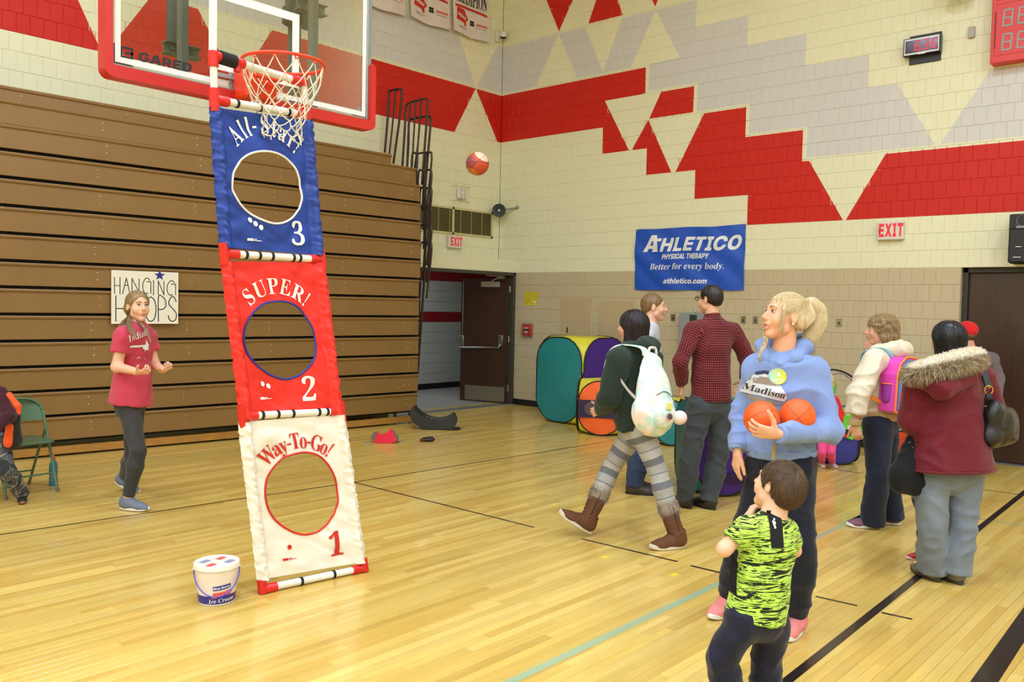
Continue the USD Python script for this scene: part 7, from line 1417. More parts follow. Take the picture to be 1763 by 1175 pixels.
# hood: a rolled shell lying behind the neck, open above
nb = j['nek'] + p1.up * .032; s_, f_, u_ = p1.side, p1.fwd, p1.up
hood = [cone(nb + s_ * .075 + f_ * .055 - u_ * .035, nb + s_ * .105 - f_ * .03 + u_ * .03, .032, .036, None, .03), cone(nb - s_ * .075 + f_ * .055 - u_ * .035, nb - s_ * .105 - f_ * .03 + u_ * .03, .032, .036, None, .03), cone(nb + s_ * .105 - f_ * .03 + u_ * .03, nb + s_ * .05 - f_ * .13 + u_ * .035, .036, .05, None, .04), cone(nb - s_ * .105 - f_ * .03 + u_ * .03, nb - s_ * .05 - f_ * .13 + u_ * .035, .036, .05, None, .04), cone(nb + s_ * .06 - f_ * .13 + u_ * .03, nb - s_ * .06 - f_ * .13 + u_ * .03, .055, .055, None, .05), cone(nb + s_ * .075 + f_ * .055 - u_ * .035, nb + f_ * .092 - u_ * .058, .028, .016, None, .03), cone(nb - s_ * .075 + f_ * .055 - u_ * .035, nb + f_ * .092 - u_ * .058, .028, .016, None, .03)]
part(tp, 'hood', folds(skin(hood, .008), .006, (12, 12, 12), 5), m_hood, smooth=True)
part(tp, 'hood_lining', skin([ell(nb - f_ * .085 + u_ * .055, (.085, .07, .03), np.stack([s_, f_, u_]))], .008), m_hoodin, smooth=True)
out = unit(p1.fwd + V(0, 0, .05)); rt_ = np.cross(V(0, 0, 1), out)
pc = at(1330, 672, 4.3); rt_ = R_ ; out = -F_
m_pg = mat('print_grey', (60, 56, 50), rough=.7); m_pw2 = mat('print_pale', (206, 208, 214), rough=.7); m_psil = mat('print_navy', (52, 52, 84), rough=.7); m_ptan = mat('print_tan', (150, 136, 122), rough=.7)
pane_print(p1, Polygon([(-.085, -.03), (-.045, .05), (.0, .075), (.05, .03), (.088, -.045), (.08, -.058), (-.02, -.036)]).buffer(.008), pc, R_, U_, -F_, m_pw2, 'print_field', tp, top1, .004)
pane_print(p1, LineString([(-.03, .07), (-.0, .08), (.035, .07)]).buffer(.0085), pc, R_, U_, -F_, m_psil, 'print_arch', tp, top1, .006)
pane_print(p1, Polygon([(-.05, .02), (-.02, .055), (.03, .05), (.045, .012)]), pc, R_, U_, -F_, m_ptan, 'print_block', tp, top1, .0055)
pane_print(p1, affinity.rotate(lettering('Indians', SERIF, .028, .1, -2, 1.0)[0], -9), pc + U_ * .022 - R_ * .0, R_, U_, -F_, m_ptan, 'lettering', tp, top1, .0065)
pane_print(p1, affinity.rotate(lettering('Madison', SERIF, .033, .1, -2, .95)[0], -11), pc - U_ * .034, R_, U_, -F_, m_pg, 'lettering', tp, top1, .007)
pane_print(p1, Polygon([(-.08, -.045), (.0, -.056), (.085, -.078), (.04, -.085), (-.045, -.074)]), pc, R_, U_, -F_, m_ptan, 'print_base', tp, top1, .005)
N = {'tc': ('geometry', {}), 'd': ('vector_math', dict(math_type='dot_product', vector2=tuple(R_ * 14))), 'o': ('math', dict(math_type='add', value2=float(-(at(1346, 655, 4.3) @ R_) * 14 + .5))), 'r': ('rgb_ramp', dict(ramp=[(0, lin(150, 206, 204)), (.45, lin(184, 214, 150)), (1, lin(206, 210, 62))]))}
m_stick = weave('sticker_paper', N, [('tc.position', 'd.vector1'), ('d.value', 'o.value1'), ('o.value', 'r.fac'), ('r.color', 'p.base_color')], rough=.5, sheen=0)
sc_ = at(1349, 651, 4.3)
stk = pane_print(p1, Point(0, 0).buffer(.0405), sc_, R_, U_, -F_, m_stick, 'sticker', tp, top1, .009)
pane_print(p1, sbox(-.022, -.022, .026, -.016).union(sbox(-.004, .0, .012, .02)), sc_, R_, U_, -F_, mat('sticker_mark', (226, 236, 190), rough=.5), 'sticker_print', tp, top1, .0105)
# hair drawn back to the tie, the tail hanging behind, loose locks in front
tie = (0, -.100, .072)
cap = [H1.ell((0, -.020, .034), (.083, .102, .090), .02), H1.cone((.06, -.06, -.02), (0, -.115, .03), .035, .04, .03), H1.cone((-.06, -.06, -.02), (0, -.115, .03), .035, .04, .03), H1.cone((0, -.085, .05), tie, .045, .028, .03),
       H1.ell((0, .085, -.045), (.080, .085, .105), .012, '-'), H1.ell((0, .115, .05), (.055, .05, .05), .012, '-'), H1.ell((.09, .012, -.03), (.03, .035, .05), .012, '-'), H1.ell((-.09, .012, -.03), (.03, .035, .05), .012, '-')]
hm = strand_relief(skin(cap, .006, [(H1.W((0, -.02, -.055)), -H1.u)]), H1, .0008, 90, 2)
hh_ = part(b, 'hair', hm, h_blond, smooth=True)
tl = [H1.W(p) for p in ((0, -.095, .072), (0, -.135, .085), (0, -.172, .06), (0, -.184, .01), (0, -.172, -.04), (0, -.15, -.075), (.0, -.13, -.10))]
tlm = skin([cone(tl[i], tl[i + 1], (.022, .034, .040, .040, .034, .024, .012)[i], (.034, .040, .040, .034, .024, .012, .006)[i], None, .03) for i in range(6)], .007)
tail = part(hh_, 'ponytail', strand_relief(tlm, H1, .001, 120, 4), h_blond, smooth=True)
part(hh_, 'hair_tie', tube(H1.W(np.array([(.026 * math.cos(a), -.100 + .012 * math.sin(a), .074 + .024 * math.sin(a)) for a in np.arange(20) * 2 * np.pi / 20])), .006, 8, closed=True), m_black, smooth=True)
flow1 = lambda q: V(0, -.105, .074) - q + V(0, 0, 0)
m_st = mat('strand_blond', (236, 216, 170), rough=.35); m_st2 = mat('strand_tan', (196, 164, 114), rough=.4)
strands(hh_, hm, H1, flow1, 3600, .10, .0008, m_st, 5, .0022, jitter=.05); strands(hh_, hm, H1, flow1, 1500, .10, .0008, m_st2, 6, .002, jitter=.05)
fl_t = lambda q: np.stack([0 * q[:, 0], -.35 * np.sign(q[:, 2] - .06) - .1, -1.2 + 0 * q[:, 2]], 1)
strands(tail, tlm, H1, fl_t, 2600, .13, .0008, m_st, 7, .003, droop=.004, jitter=.05); strands(tail, tlm, H1, fl_t, 800, .13, .0008, m_st2, 8, .002, droop=.004, jitter=.05)
def lock(parent, pts, r0, seed, n=40, m=None, w=.0016):
    P = spline(pts, 12); rg = np.random.default_rng(seed); segs = []
    taper = np.sin(np.linspace(.35, np.pi * .97, 12))
    for _ in range(n):
        o = rg.normal(0, r0 * .5, 3); segs.append(tube(P + o * taper[:, None] + rg.normal(0, .0012, (12, 3)), np.linspace(w, w * .4, 12), 4))
    return part(parent, 'loose_lock', merge(segs), m or h_blond, smooth=True)
lock(hh_, [H1.W((-.060, .048, .055)), H1.W((-.072, .050, .0)), H1.W((-.066, .046, -.06)), H1.W((-.06, .04, -.10))], .010, 3, 40)
lock(hh_, [H1.W((.066, .045, .045)), H1.W((.082, .042, -.04)), at(1318, 590, 4.42), at(1310, 605, 4.38), at(1304, 624, 4.36)], .010, 4, 130, None, .0011)
lock(hh_, [H1.W((0, -.12, -.10)), at(1398, 590, 4.60), at(1401, 603, 4.62), at(1400, 612, 4.62)], .012, 9, 50)
part(tp, 'drawstring', [tube([at(1333, 766, 4.33), at(1332, 778, 4.33), at(1331, 790, 4.34)], .009, 8)], m_knit)
ball_thing(B1, .088, 'orange mini basketball held under her spread hand, the left of the pair', 'orange mini basketballs in her arm', (.2, .5, .8))
ball_thing(B2, .088, 'orange mini basketball in the crook of her elbow, the right of the pair', 'orange mini basketballs in her arm', (-.3, .6, .7))

# ================================================================== boy in the neon top
J = dict(pel=at(1303, 1050, 3.42), nek=at(1330, 897, 3.42), shL=at(1286, 909, 3.36), shR=at(1355, 914, 3.50), elL=at(1247, 946, 3.34), wrL=at(1287, 893, 3.56), elR=at(1367, 948, 3.62), wrR=at(1340, 905, 3.72),
         hpL=at(1280, 1075, 3.38), hpR=at(1327, 1080, 3.47), knL=at(1240, 1135, 3.40), knR=at(1318, 1150, 3.50))
a_ = flr(1285, 1238); J['anL'] = at(1285, 1205, depth_of(flr(1290, 1250)) + .06); J['fdL'] = facing(.5, -.8, -.35); J['fuL'] = V(0, 0, 1)
K = .64
J['anL'] = V(*(J['knL'] + unit(facing(.25, .35, -.95)) * .235)); J['anR'] = V(*(J['knR'] + unit(facing(-.02, .05, -1)) * .25)); 
J['anR'][2] = .06; J['anL'][2] = max(J['anL'][2], .07)
for q in 'LR': J['fd' + q] = facing(.5, -.8); J['fu' + q] = V(0, 0, 1)
p2 = Person('small boy in a neon green and black sports top seen from behind', J, (J['anL'] + J['anR']) / 2, K, (.165, .158, .168), .78, (234, 184, 150))
H2 = Head(at(1338, 838, 3.45), facing(.82, -.56, .22), facing(-.15, .38, 1), .90)
hR = hand(J['wrR'], unit(facing(.2, -.6, .8)), facing(-.3, -.9), facing(.5, -.5, .5), .62, curl=.8); hL = hand(J['wrL'], unit(facing(.3, .5, .8)), facing(.2, .9), facing(.5, .5, .5), .62, curl=.9)
b = p2.body(H2, [hR, hL], h=.008, neck=.060, child=1)
H2.face(b, p2.skin, iris=(70, 52, 40), brow=(80, 56, 36), lip=(206, 120, 108))
j = p2.J
p2.wear('track_trousers', p2.hips(.012) + p2.leg('L', .016, 1.95, thigh=.086, knee=.062, ankle=.05) + p2.leg('R', .016, 1.95, thigh=.086, knee=.062, ankle=.05), cloth('track_navy', (20, 22, 44), rough=.6), h=.008, amp=.008, seed=11, scale=(11, 11, 9))
uvb = [(j['pel'], j['nek'], -p2.fwd)]
p2.wear('sports_top', p2.torso(.014, .04, .01) + p2.arm('L', .012, .64, .006) + p2.arm('R', .012, .64, .006) + [cone(j['pel'] - p2.up * .04, j['wst'], .128, .115, (p2.fwd, .8), .03)], m_neon, h=.0075, amp=.006, seed=12, cuts=[(j['pel'] - p2.up * .035, -p2.up)], scale=(10, 10, 8))
t2 = p2.last; tp2 = stage.GetPrimAtPath(str(p2.root.GetPath()) + '/sports_top')
p2.neck_ring(m_black, .074, .006, 'collar', .0, .01, tp2)
bk = -p2.fwd
nbk = at(1342, 916, 3.3)
pane_print(p2, Polygon([(-.026, .062), (.032, .058), (.026, -.070), (-.026, -.066)]), nbk, R_, U_, -F_, m_black, 'back_panel', tp2, t2, .003)
pane_print(p2, affinity.rotate(unary_union([sbox(-.014, -.004, .014, .004), Point(-.016, .008).buffer(.004), sbox(-.01, .003, .0, .009)]), -75), nbk + U_ * .015, R_, U_, -F_, m_pw, 'back_logo', tp2, t2, .005)
pane_print(p2, Polygon([(-.012, .09), (.012, .05), (.006, -.08), (-.022, -.06)]), at(1272, 1000, 3.3), R_, U_, -F_, m_black, 'side_panel', tp2, t2, .003)
for q in 'LR': shoe(p2, j['an' + q], j['fd' + q], (0, 0, 1), .68, m_navy, m_sole_w, q)
cap = [H2.ell((0, -.022, .030), (.085, .104, .092), .02), H2.ell((0, -.07, -.01), (.07, .05, .065), .03), H2.ell((0, .088, -.055), (.085, .085, .115), .012, '-'), H2.ell((.085, .0, -.035), (.03, .03, .045), .01, '-'), H2.ell((-.085, .0, -.035), (.03, .03, .045), .01, '-')]
hm = strand_relief(skin(cap, .006, [(H2.W((0, -.03, -.075)), -H2.u)]), H2, .003, 60, 3); hh_ = part(b, 'hair', hm, h_brown, smooth=True)
crown = V(.015, -.075, .085)
def swirl(q): d = q - crown; return d + np.stack([-d[:, 1], d[:, 0], 0 * d[:, 0]], 1) * .5 + V(0, .02, -.03)
strands(hh_, hm, H2, swirl, 2600, .05, .0011, mat('strand_brown', (104, 78, 52), rough=.4), 12, .004, jitter=.05); strands(hh_, hm, H2, swirl, 1200, .045, .0013, mat('strand_brown2', (70, 50, 32), rough=.45), 13, .004, jitter=.05)

# ================================================================== girl in the rose tee by the bleachers
J = dict(pel=at(224, 690, 6.95), nek=at(239, 562, 6.90), shR=at(213, 578, 6.73), shL=at(253, 578, 7.03), elR=at(201, 632, 6.72), wrR=at(238, 641, 6.62), elL=at(266, 628, 7.05), wrL=at(282, 638, 6.90),
         hpR=at(221, 702, 6.90), hpL=at(230, 702, 7.00), knR=at(238, 776, 6.80), knL=at(228, 782, 7.12))
feet(J, 1.0, R=(208, 878, 250, 881)); J['anL'] = at(214, 826, 7.50); J['fdL'] = unit(facing(-.25, .92, -.30)); J['fuL'] = facing(0, .3, 1)
J['anL'][2] = .125
p3 = Person('teenage girl in a rose tee shirt and charcoal leggings walking by the bleachers', J, ((J['anR'] + J['anL']) / 2), 1.0, (.140, .118, .138), .68, (232, 180, 146))
H3 = Head(at(238, 528, 6.88), facing(-.70, .72, .02), (0, 0, 1), 1.02)
hR = hand(J['wrR'], unit(at(258, 641, 6.55) - J['wrR']), facing(.3, .3, .9), facing(-.6, .3, .6), .92, curls=(.9, 1.1, 1.2, 1.2)); hL = hand(J['wrL'], unit(at(297, 632, 6.8) - J['wrL']), facing(.3, -.6, .6), facing(-.5, -.2, .9), .92, curls=(.8, 1.0, 1.1, 1.2))
b = p3.body(H3, [hR, hL]); H3.face(b, p3.skin, iris=(74, 70, 56), brow=(112, 82, 52), lip=(196, 110, 98))
j = p3.J
p3.wear('leggings', p3.hips(.004, r=.088) + p3.leg('L', .006, 1.93) + p3.leg('R', .006, 1.93), m_legging, amp=.003, seed=21)
p3.wear('tee_shirt', p3.torso(.022, .05, .012) + p3.arm('L', .014, .54, .010) + p3.arm('R', .014, .54, .010) + [cone(j['pel'] - p3.up * .05, j['wst'], .180, .145, (p3.fwd, .92), .03)], m_tee, amp=.009, seed=22, cuts=[(j['pel'] - p3.up * .02, -p3.up)], scale=(9, 9, 6))
t3 = p3.last; tp3 = stage.GetPrimAtPath(str(p3.root.GetPath()) + '/tee_shirt'); p3.neck_ring(m_tee, .068, .007, 'collar', .0, .02, tp3)
o3 = unit(p3.fwd * .8 - F_ * .6); r3 = np.cross(V(0, 0, 1), o3) ; r3 = r3 if r3 @ R_ > 0 else -r3
c3 = at(254, 600, 6.7)
pane_print(p3, affinity.rotate(lettering('Indian', SERIF, .05, .1, 0, .9)[0], 14), c3 + U_ * .058 - r3 * .02, r3, U_, o3, m_pw, 'lettering', tp3, t3, .005)
pane_print(p3, unary_union([sbox(-.09, -.008, .07, .008), Polygon([(.04, -.05), (.06, .05), (.085, .0)]), Polygon([(.02, -.02), (.075, .03), (.08, -.04)])]), c3 - U_ * .005, r3, U_, o3, m_pw, 'print_mark', tp3, t3, .005)
pane_print(p3, lettering('Volley', SERIF, .04, .1, 0, .9)[0], c3 - U_ * .105 + r3 * .01, r3, U_, o3, m_pw, 'lettering', tp3, t3, .005)
m_sh3 = mat('knit_grey', (112, 118, 134), rough=.8, bump=.4, bscale=500)
for q in 'LR': shoe(p3, j['an' + q], j['fd' + q], j['fu' + q], .96, m_sh3, m_sole_w, q, laces=mat('lace_dark', (52, 54, 60), rough=.8))
cap = [H3.ell((0, -.022, .034), (.082, .102, .090), .02), H3.cone((.05, -.06, -.02), (0, -.10, -.06), .035, .035, .03), H3.cone((-.05, -.06, -.02), (0, -.10, -.06), .035, .035, .03), H3.ell((0, .085, -.045), (.078, .085, .108), .012, '-'), H3.ell((0, .115, .05), (.05, .05, .045), .012, '-'), H3.ell((.09, .012, -.03), (.03, .03, .045), .012, '-'), H3.ell((-.09, .012, -.03), (.03, .03, .045), .012, '-')]
hm = strand_relief(skin(cap, .006, [(H3.W((0, -.02, -.085)), -H3.u)]), H3, .0018, 90, 5); hh_ = part(b, 'hair', hm, h_dirty, smooth=True)
m_s3 = mat('strand_ash', (172, 142, 98), rough=.4); strands(hh_, hm, H3, lambda q: V(0, -.10, -.06) - q, 1200, .10, .0013, m_s3, 14, .003)
for k, pts in enumerate(([H3.W((-.0, -.105, -.06)), at(214, 556, 6.85), at(206, 572, 6.72), at(196, 588, 6.70), at(186, 606, 6.72)], [H3.W((.03, -.09, -.06)), at(222, 560, 6.7), at(228, 572, 6.62), at(234, 582, 6.60)], [H3.W((.05, -.05, -.06)), at(247, 562, 6.82), at(254, 574, 6.78), at(260, 590, 6.76)])):
    lock(hh_, pts, (.022, .016, .012)[k], 30 + k, 90, h_dirty, .002)

# ================================================================== woman in the green parka with the pastel backpack
J = dict(pel=at(1098, 728, 6.28), nek=at(1090, 598, 6.28), shL=at(1066, 618, 6.12), shR=at(1120, 616, 6.46), elL=at(1049, 684, 6.12), wrL=at(1036, 706, 6.34), elR=at(1118, 680, 6.62), wrR=at(1096, 700, 6.7),
         hpL=at(1108, 748, 6.16), hpR=at(1090, 746, 6.38), knL=at(1132, 812, 6.14), knR=at(1052, 806, 6.42))
feet(J, 1.05, L=(1178, 943, 1116, 948)); J['fdR'] = unit(facing(.1, -.86, .50)); J['fuR'] = unit(facing(0, .45, .87)); J['anR'] = at(1013, 893, 6.33); J['anR'][2] = .135
p4 = Person('woman in a dark green parka and striped knit leggings striding away left', J, (J['anL'] + J['anR']) / 2, 1.0, (.155, .14, .150), .70, (222, 166, 134))
H4 = Head(at(1088, 562, 6.32), facing(.62, -.78, -.05), (0, 0, 1), 1.0)
hL = hand(J['wrL'], unit(facing(.6, -.7, -.3)), facing(.5, .6), facing(0, 0, 1), .9, curl=.8); hR = hand(J['wrR'], unit(facing(.5, -.8, -.3)), facing(-.5, -.3), facing(0, 0, 1), .9, curl=.8)
b = p4.body(H4, [hL, hR], hh=.006); H4.face(b, p4.skin); j = p4.J
p4.wear('leggings', p4.hips(.008, r=.092) + p4.leg('L', .012, 1.75, thigh=.080) + p4.leg('R', .012, 1.75, thigh=.080), m_stripe, amp=.003, seed=31, uvb=[(j['hpL'], j['knL'], p4.fwd), (j['knL'], j['anL'], p4.fwd), (j['hpR'], j['knR'], p4.fwd), (j['knR'], j['anR'], p4.fwd)])
p4.wear('parka', p4.torso(.030, .06, .01) + p4.arm('L', .034, 1.98) + p4.arm('R', .034, 1.98) + [cone(j['pel'] - p4.up * .16, j['wst'], .205, .175, (p4.fwd, .76), .05)], m_olive, amp=.012, seed=32, cuts=[(j['pel'] - p4.up * .045, -p4.up)], scale=(8, 8, 5))
tp4 = stage.GetPrimAtPath(str(p4.root.GetPath()) + '/parka')
nb, s_, f_, u_ = j['nek'] - p4.up * .0, p4.side, p4.fwd, p4.up
part(tp4, 'hood', folds(skin([cone(nb + s_ * .16 - f_ * .02 - u_ * .015, nb + s_ * .06 - f_ * .12 + u_ * .0, .03, .045, None, .05), cone(nb - s_ * .16 - f_ * .02 - u_ * .015, nb - s_ * .06 - f_ * .12 + u_ * .0, .03, .045, None, .05), cone(nb + s_ * .07 - f_ * .12 - u_ * .01, nb - s_ * .07 - f_ * .12 - u_ * .01, .05, .05, None, .05), cone(nb - f_ * .11 + u_ * .02, nb - f_ * .09 - u_ * .09, .06, .03, None, .04), cone(nb + s_ * .16 - f_ * .02 - u_ * .015, nb + s_ * .08 + f_ * .08 - u_ * .06, .032, .026, None, .04), cone(nb - s_ * .16 - f_ * .02 - u_ * .015, nb - s_ * .08 + f_ * .08 - u_ * .06, .032, .026, None, .04)], .009), .008, (10, 10, 10), 3), m_olive, smooth=True)
cap = [H4.ell((0, -.018, .030), (.088, .106, .095), .02), H4.cone((0, -.06, .0), (0, -.055, -.12), .085, .080, .03, flat=((0, 1, 0), .8)), H4.cone((.065, -.01, .0), (.065, -.005, -.115), .032, .03, .02), H4.cone((-.065, -.01, .0), (-.065, -.005, -.115), .032, .03, .02), H4.ell((0, .10, -.05), (.055, .08, .10), .012, '-')]
hm = strand_relief(skin(cap, .007), H4, .002, 70, 6); hh_ = part(b, 'hair', hm, h_dark, smooth=True); strands(hh_, hm, H4, lambda q: np.stack([q[:, 0] * .3, -q[:, 1] * .1 - .01, -.12 + 0 * q[:, 0]], 1), 900, .14, .0014, mat('strand_dark', (44, 28, 28), rough=.35), 16, .003)
m_boot = mat('boot_suede', (98, 58, 30), rough=.8, bump=.35, bscale=300, vary=.15, vscale=14); m_furb = mat('boot_fur', (168, 150, 132), rough=.9); m_lace = mat('lace_black', (24, 20, 18), rough=.8)
for q in 'LR':
    sh = shoe(p4, j['an' + q], j['fd' + q], j['fu' + q], 1.06, m_boot, m_rub, q, 'boot', .026, .02, width=1.06)
    a0, sd_ = j['an' + q], unit(j['kn' + q] - j['an' + q]); t0 = a0 + sd_ * .20
    part(sh, 'shaft', folds(skin([cone(a0 - sd_ * .01, t0, .054, .064, None, .02, capb=True)], .007), .004, (14, 14, 14), 6), m_boot, smooth=True)
    cu = skin([cone(t0 - sd_ * .015, t0 + sd_ * .02, .068, .066, None, .02)], .008); cf = part(sh, 'fur_cuff', cu, m_furb, smooth=True)
    fur(cf, cu, 1500, .018, .0016, m_furb, 40, tuple(-sd_ * .6)); fur(cf, cu, 600, .018, .0016, mat('boot_fur_dark', (96, 84, 72), rough=.9), 41, tuple(-sd_ * .6))
    fd = j['fd' + q]; fo = unit(fd - sd_ * (fd @ sd_)); sd2 = np.cross(sd_, fo)
    for i in range(6):
        c = a0 + sd_ * (.0 + .03 * i) + fo * (.056 + .001 * i); part(sh, 'lace', tube([c - sd2 * .022 - sd_ * .008 - fo * .006, c + fo * .003, c + sd2 * .022 + sd_ * .008 - fo * .006], .003, 6), m_lace, smooth=True)
    part(sh, 'zip', tube([a0 + sd2 * .055, t0 + sd2 * .066], .004, 6), m_lace)
# backpack, worn: still a thing of its own
bc = (j['chs'] + j['wst']) / 2; bkd = -f_
t = thing('backpack', 'pastel tie-dye backpack with a pompom worn over the green parka', 'backpack', at(1128, 690, 6.1))
o = at(1121, 622, 6.08); e = at(1127, 722, 6.00)
bu = unit(o - e); bn_ = unit(facing(-.78, .58)); bs = np.cross(bu, bn_)
bp = [cone(o - bu * .03, (o + e) / 2, .085, .125, (bn_, .62), .05), cone((o + e) / 2, e + bu * .05, .130, .172, (bn_, .62), .06), cone(e + bu * .06 - bs * .07, e + bu * .06 + bs * .07, .10, .10, (bn_, .7), .05)]
bm = folds(skin(bp, .008), .008, (9, 9, 7), 8); part(t, 'bag', bm, m_pastel, smooth=True)
pk = skin([cone((o + e) / 2 - bu * .06 + bn_ * .075, e + bu * .05 + bn_ * .095, .075, .105, (bn_, .4), .04)], .008); part(t, 'front_pocket', pk, m_pastel, smooth=True)
part(t, 'zip', tube(spline([(o + e) / 2 - bu * .03 + bn_ * .10 - bs * .07, (o + e) / 2 + bu * .0 + bn_ * .112, (o + e) / 2 - bu * .03 + bn_ * .105 + bs * .075, (o + e) / 2 - bu * .09 + bn_ * .115 + bs * .10], 16), .0035, 6), mat('zip_grey', (110, 112, 112), rough=.5))
part(t, 'pompom', skin([ell(e + bu * .03 + bn_ * .13 + bs * .12, (.055, .05, .05))], .008), mat('pompom_pink', (244, 214, 206), rough=.95, bump=.6, bscale=200), smooth=True)
part(t, 'patch', obox(e + bu * .105 + bn_ * .145 - bs * .0, (.028, .024, .004), np.stack([bs, bu, bn_]), .003), mat('patch_yellow', (220, 214, 110), rough=.6))
part(t, 'patch', ellip(e + bu * .035 + bn_ * .148 - bs * .0, (.026, .022, .006), np.stack([bs, bu, bn_])), mat('patch_dark', (84, 66, 66), rough=.6))
part(t, 'handle', tube(spline([o - bs * .02 + bu * .04, o - bs * .01 + bu * .09, o + bs * .05 + bu * .095, o + bs * .06 + bu * .05], 12), .011, 8), mat('strap_cream', (206, 200, 190), rough=.7), smooth=True)
m_strap = m_pastel
def ribbon(pts, w, side, th, m, parent, name):
    P = spline(pts, 20); S = np.array([unit(s) for s in (np.linspace(0, 1, 20)[:, None] * (V(side[1]) - V(side[0])) + V(side[0]))])
    T = np.gradient(P, axis=0); Nn = np.cross(T, S); Nn /= np.linalg.norm(Nn, axis=1, keepdims=True)
    v = np.stack([P - S * w + Nn * th, P + S * w + Nn * th, P + S * w - Nn * th, P - S * w - Nn * th], 1).reshape(-1, 3); f = []
    for i in range(19):
        for k in range(4): f.append([i * 4 + k, i * 4 + (k + 1) % 4, (i + 1) * 4 + (k + 1) % 4, (i + 1) * 4 + k])
    f += [[3, 2, 1, 0], [76, 77, 78, 79]]
    return part(parent, name, (v, np.array(f)), m, smooth=50)
shl = j['shL']
ribbon([o - bs * .05 + bu * .03, (o * .5 + shl * .5) + u_ * .085 - f_ * .06, shl + u_ * .095 + s_ * .05, shl + u_ * .05 + f_ * .09 + s_ * .04, shl - u_ * .06 + f_ * .14 + s_ * .04], .028, (bs, s_), .005, m_strap, t, 'shoulder_strap')
ribbon([e - bs * .12 + bu * .10, e - bs * .20 + bu * .17 - bn_ * .03, e - bs * .235 + bu * .25 - bn_ * .08], .014, (bu, bu), .004, mat('strap_grey', (168, 160, 146), rough=.7), t, 'lower_strap')

# ================================================================== man in the plaid shirt
J = dict(pel=at(1223, 692, 7.36), nek=at(1227, 552, 7.34), shL=at(1194, 570, 7.26), shR=at(1262, 572, 7.46), elL=at(1171, 624, 7.20), wrL=at(1174, 662, 7.34), elR=at(1287, 618, 7.50), wrR=at(1284, 655, 7.40), knL=at(1188, 786, 7.30), knR=at(1236, 788, 7.40))
J['hpL'], J['hpR'] = at(1204, 706, 7.32), at(1242, 708, 7.42)
feet(J, 1.05, L=(1181, 877, 1176, 868), R=(1222, 879, 1216, 869))
for q in 'LR': J['fd' + q] = facing(.85, -.5)
p5 = Person('tall man in a red plaid shirt and slate jeans seen from behind', J, (J['anL'] + J['anR']) / 2, 1.06, (.148, .142, .160), .68, (222, 168, 134))
H5 = Head(at(1222, 516, 7.36), facing(.72, -.68, -.02), (0, 0, 1), 1.02)
hL = hand(J['wrL'], unit(facing(.25, -.1, -.95)), facing(.1, .9), facing(.8, -.3), 1.0, curl=.7); hR = hand(J['wrR'], unit(facing(.3, -.3, -.9)), facing(-.3, -.9), facing(.8, 0), 1.0, curl=.7)
b = p5.body(H5, [hL, hR], hh=.0055, male=1); H5.face(b, p5.skin, brow=(34, 26, 22)); j = p5.J
p5.wear('jeans', p5.hips(.012, r=.092) + p5.leg('L', .022, 2.10, thigh=.082, knee=.056, ankle=.050) + p5.leg('R', .022, 2.10, thigh=.082, knee=.056, ankle=.050), m_slate, amp=.009, seed=41, scale=(8, 8, 9))
p5.wear('plaid_shirt', p5.torso(.022, .05, .012) + p5.arm('L', .022, 1.95) + p5.arm('R', .022, 1.95) + [cone(j['pel'] - p5.up * .05, j['wst'], .175, .165, (p5.fwd, .72), .04)], m_plaid, amp=.009, seed=42, cuts=[(j['pel'] + p5.up * .005, -p5.up)], uvb=[(j['pel'], j['nek'] + p5.up * .1, -p5.fwd), (j['shL'] + p5.side * .0, j['elL'], p5.fwd), (j['elL'], j['wrL'], p5.fwd), (j['shR'], j['elR'], p5.fwd), (j['elR'], j['wrR'], p5.fwd)], scale=(8, 8, 6))
tp5 = stage.GetPrimAtPath(str(p5.root.GetPath()) + '/plaid_shirt')
cl5 = skin([cone(j['nek'] + p5.up * .0, j['nek'] + p5.up * .055 + p5.fwd * .01, .075, .068, None, .01, capa=True, capb=True)], .007); part(tp5, 'collar', cl5, m_plaid, smooth=True, uv=limb_uv(cl5[0], [(j['pel'], j['nek'] + p5.up * .1, -p5.fwd)]))
part(p5.root, 'belt', skin([cone(j['pel'] + p5.up * .0, j['pel'] + p5.up * .03, .152, .152, (p5.fwd, .72), .01, capa=True, capb=True)], .008), m_black, smooth=True)
for q in 'LR': shoe(p5, j['an' + q], j['fd' + q], (0, 0, 1), 1.1, mat('leather_dark', (34, 28, 26), rough=.4), m_sole_b, q)
cap = [H5.ell((0, -.020, .034), (.082, .103, .092), .02), H5.ell((0, -.072, -.012), (.056, .036, .05), .03), H5.ell((0, .088, -.055), (.085, .085, .115), .012, '-'), H5.ell((.085, .0, -.035), (.03, .03, .045), .01, '-'), H5.ell((-.085, .0, -.035), (.03, .03, .045), .01, '-')]
part(b, 'hair', strand_relief(skin(cap, .007, [(H5.W((0, -.03, -.066)), unit(-H5.u - H5.f * .25))]), H5, .003, 60, 4), h_dark, smooth=True)
gl = thing('glasses', 'black framed glasses worn by the man in plaid', 'glasses', H5.W((0, .1, .012)))
for q in (1, -1): part(gl, 'frame', tube([H5.W((.032 * q + .023 * math.cos(a), .106, .011 + .018 * math.sin(a))) for a in np.arange(20) * 2 * np.pi / 20], .0028, 6, closed=True), m_ink); part(gl, 'temple', tube([H5.W((.056 * q, .105, .016)), H5.W((.08 * q, .05, .016)), H5.W((.082 * q, -.01, .012))], .003, 6), m_ink)
part(gl, 'bridge', tube([H5.W((-.01, .106, .014)), H5.W((0, .109, .016)), H5.W((.01, .106, .014))], .0025, 6), m_ink)

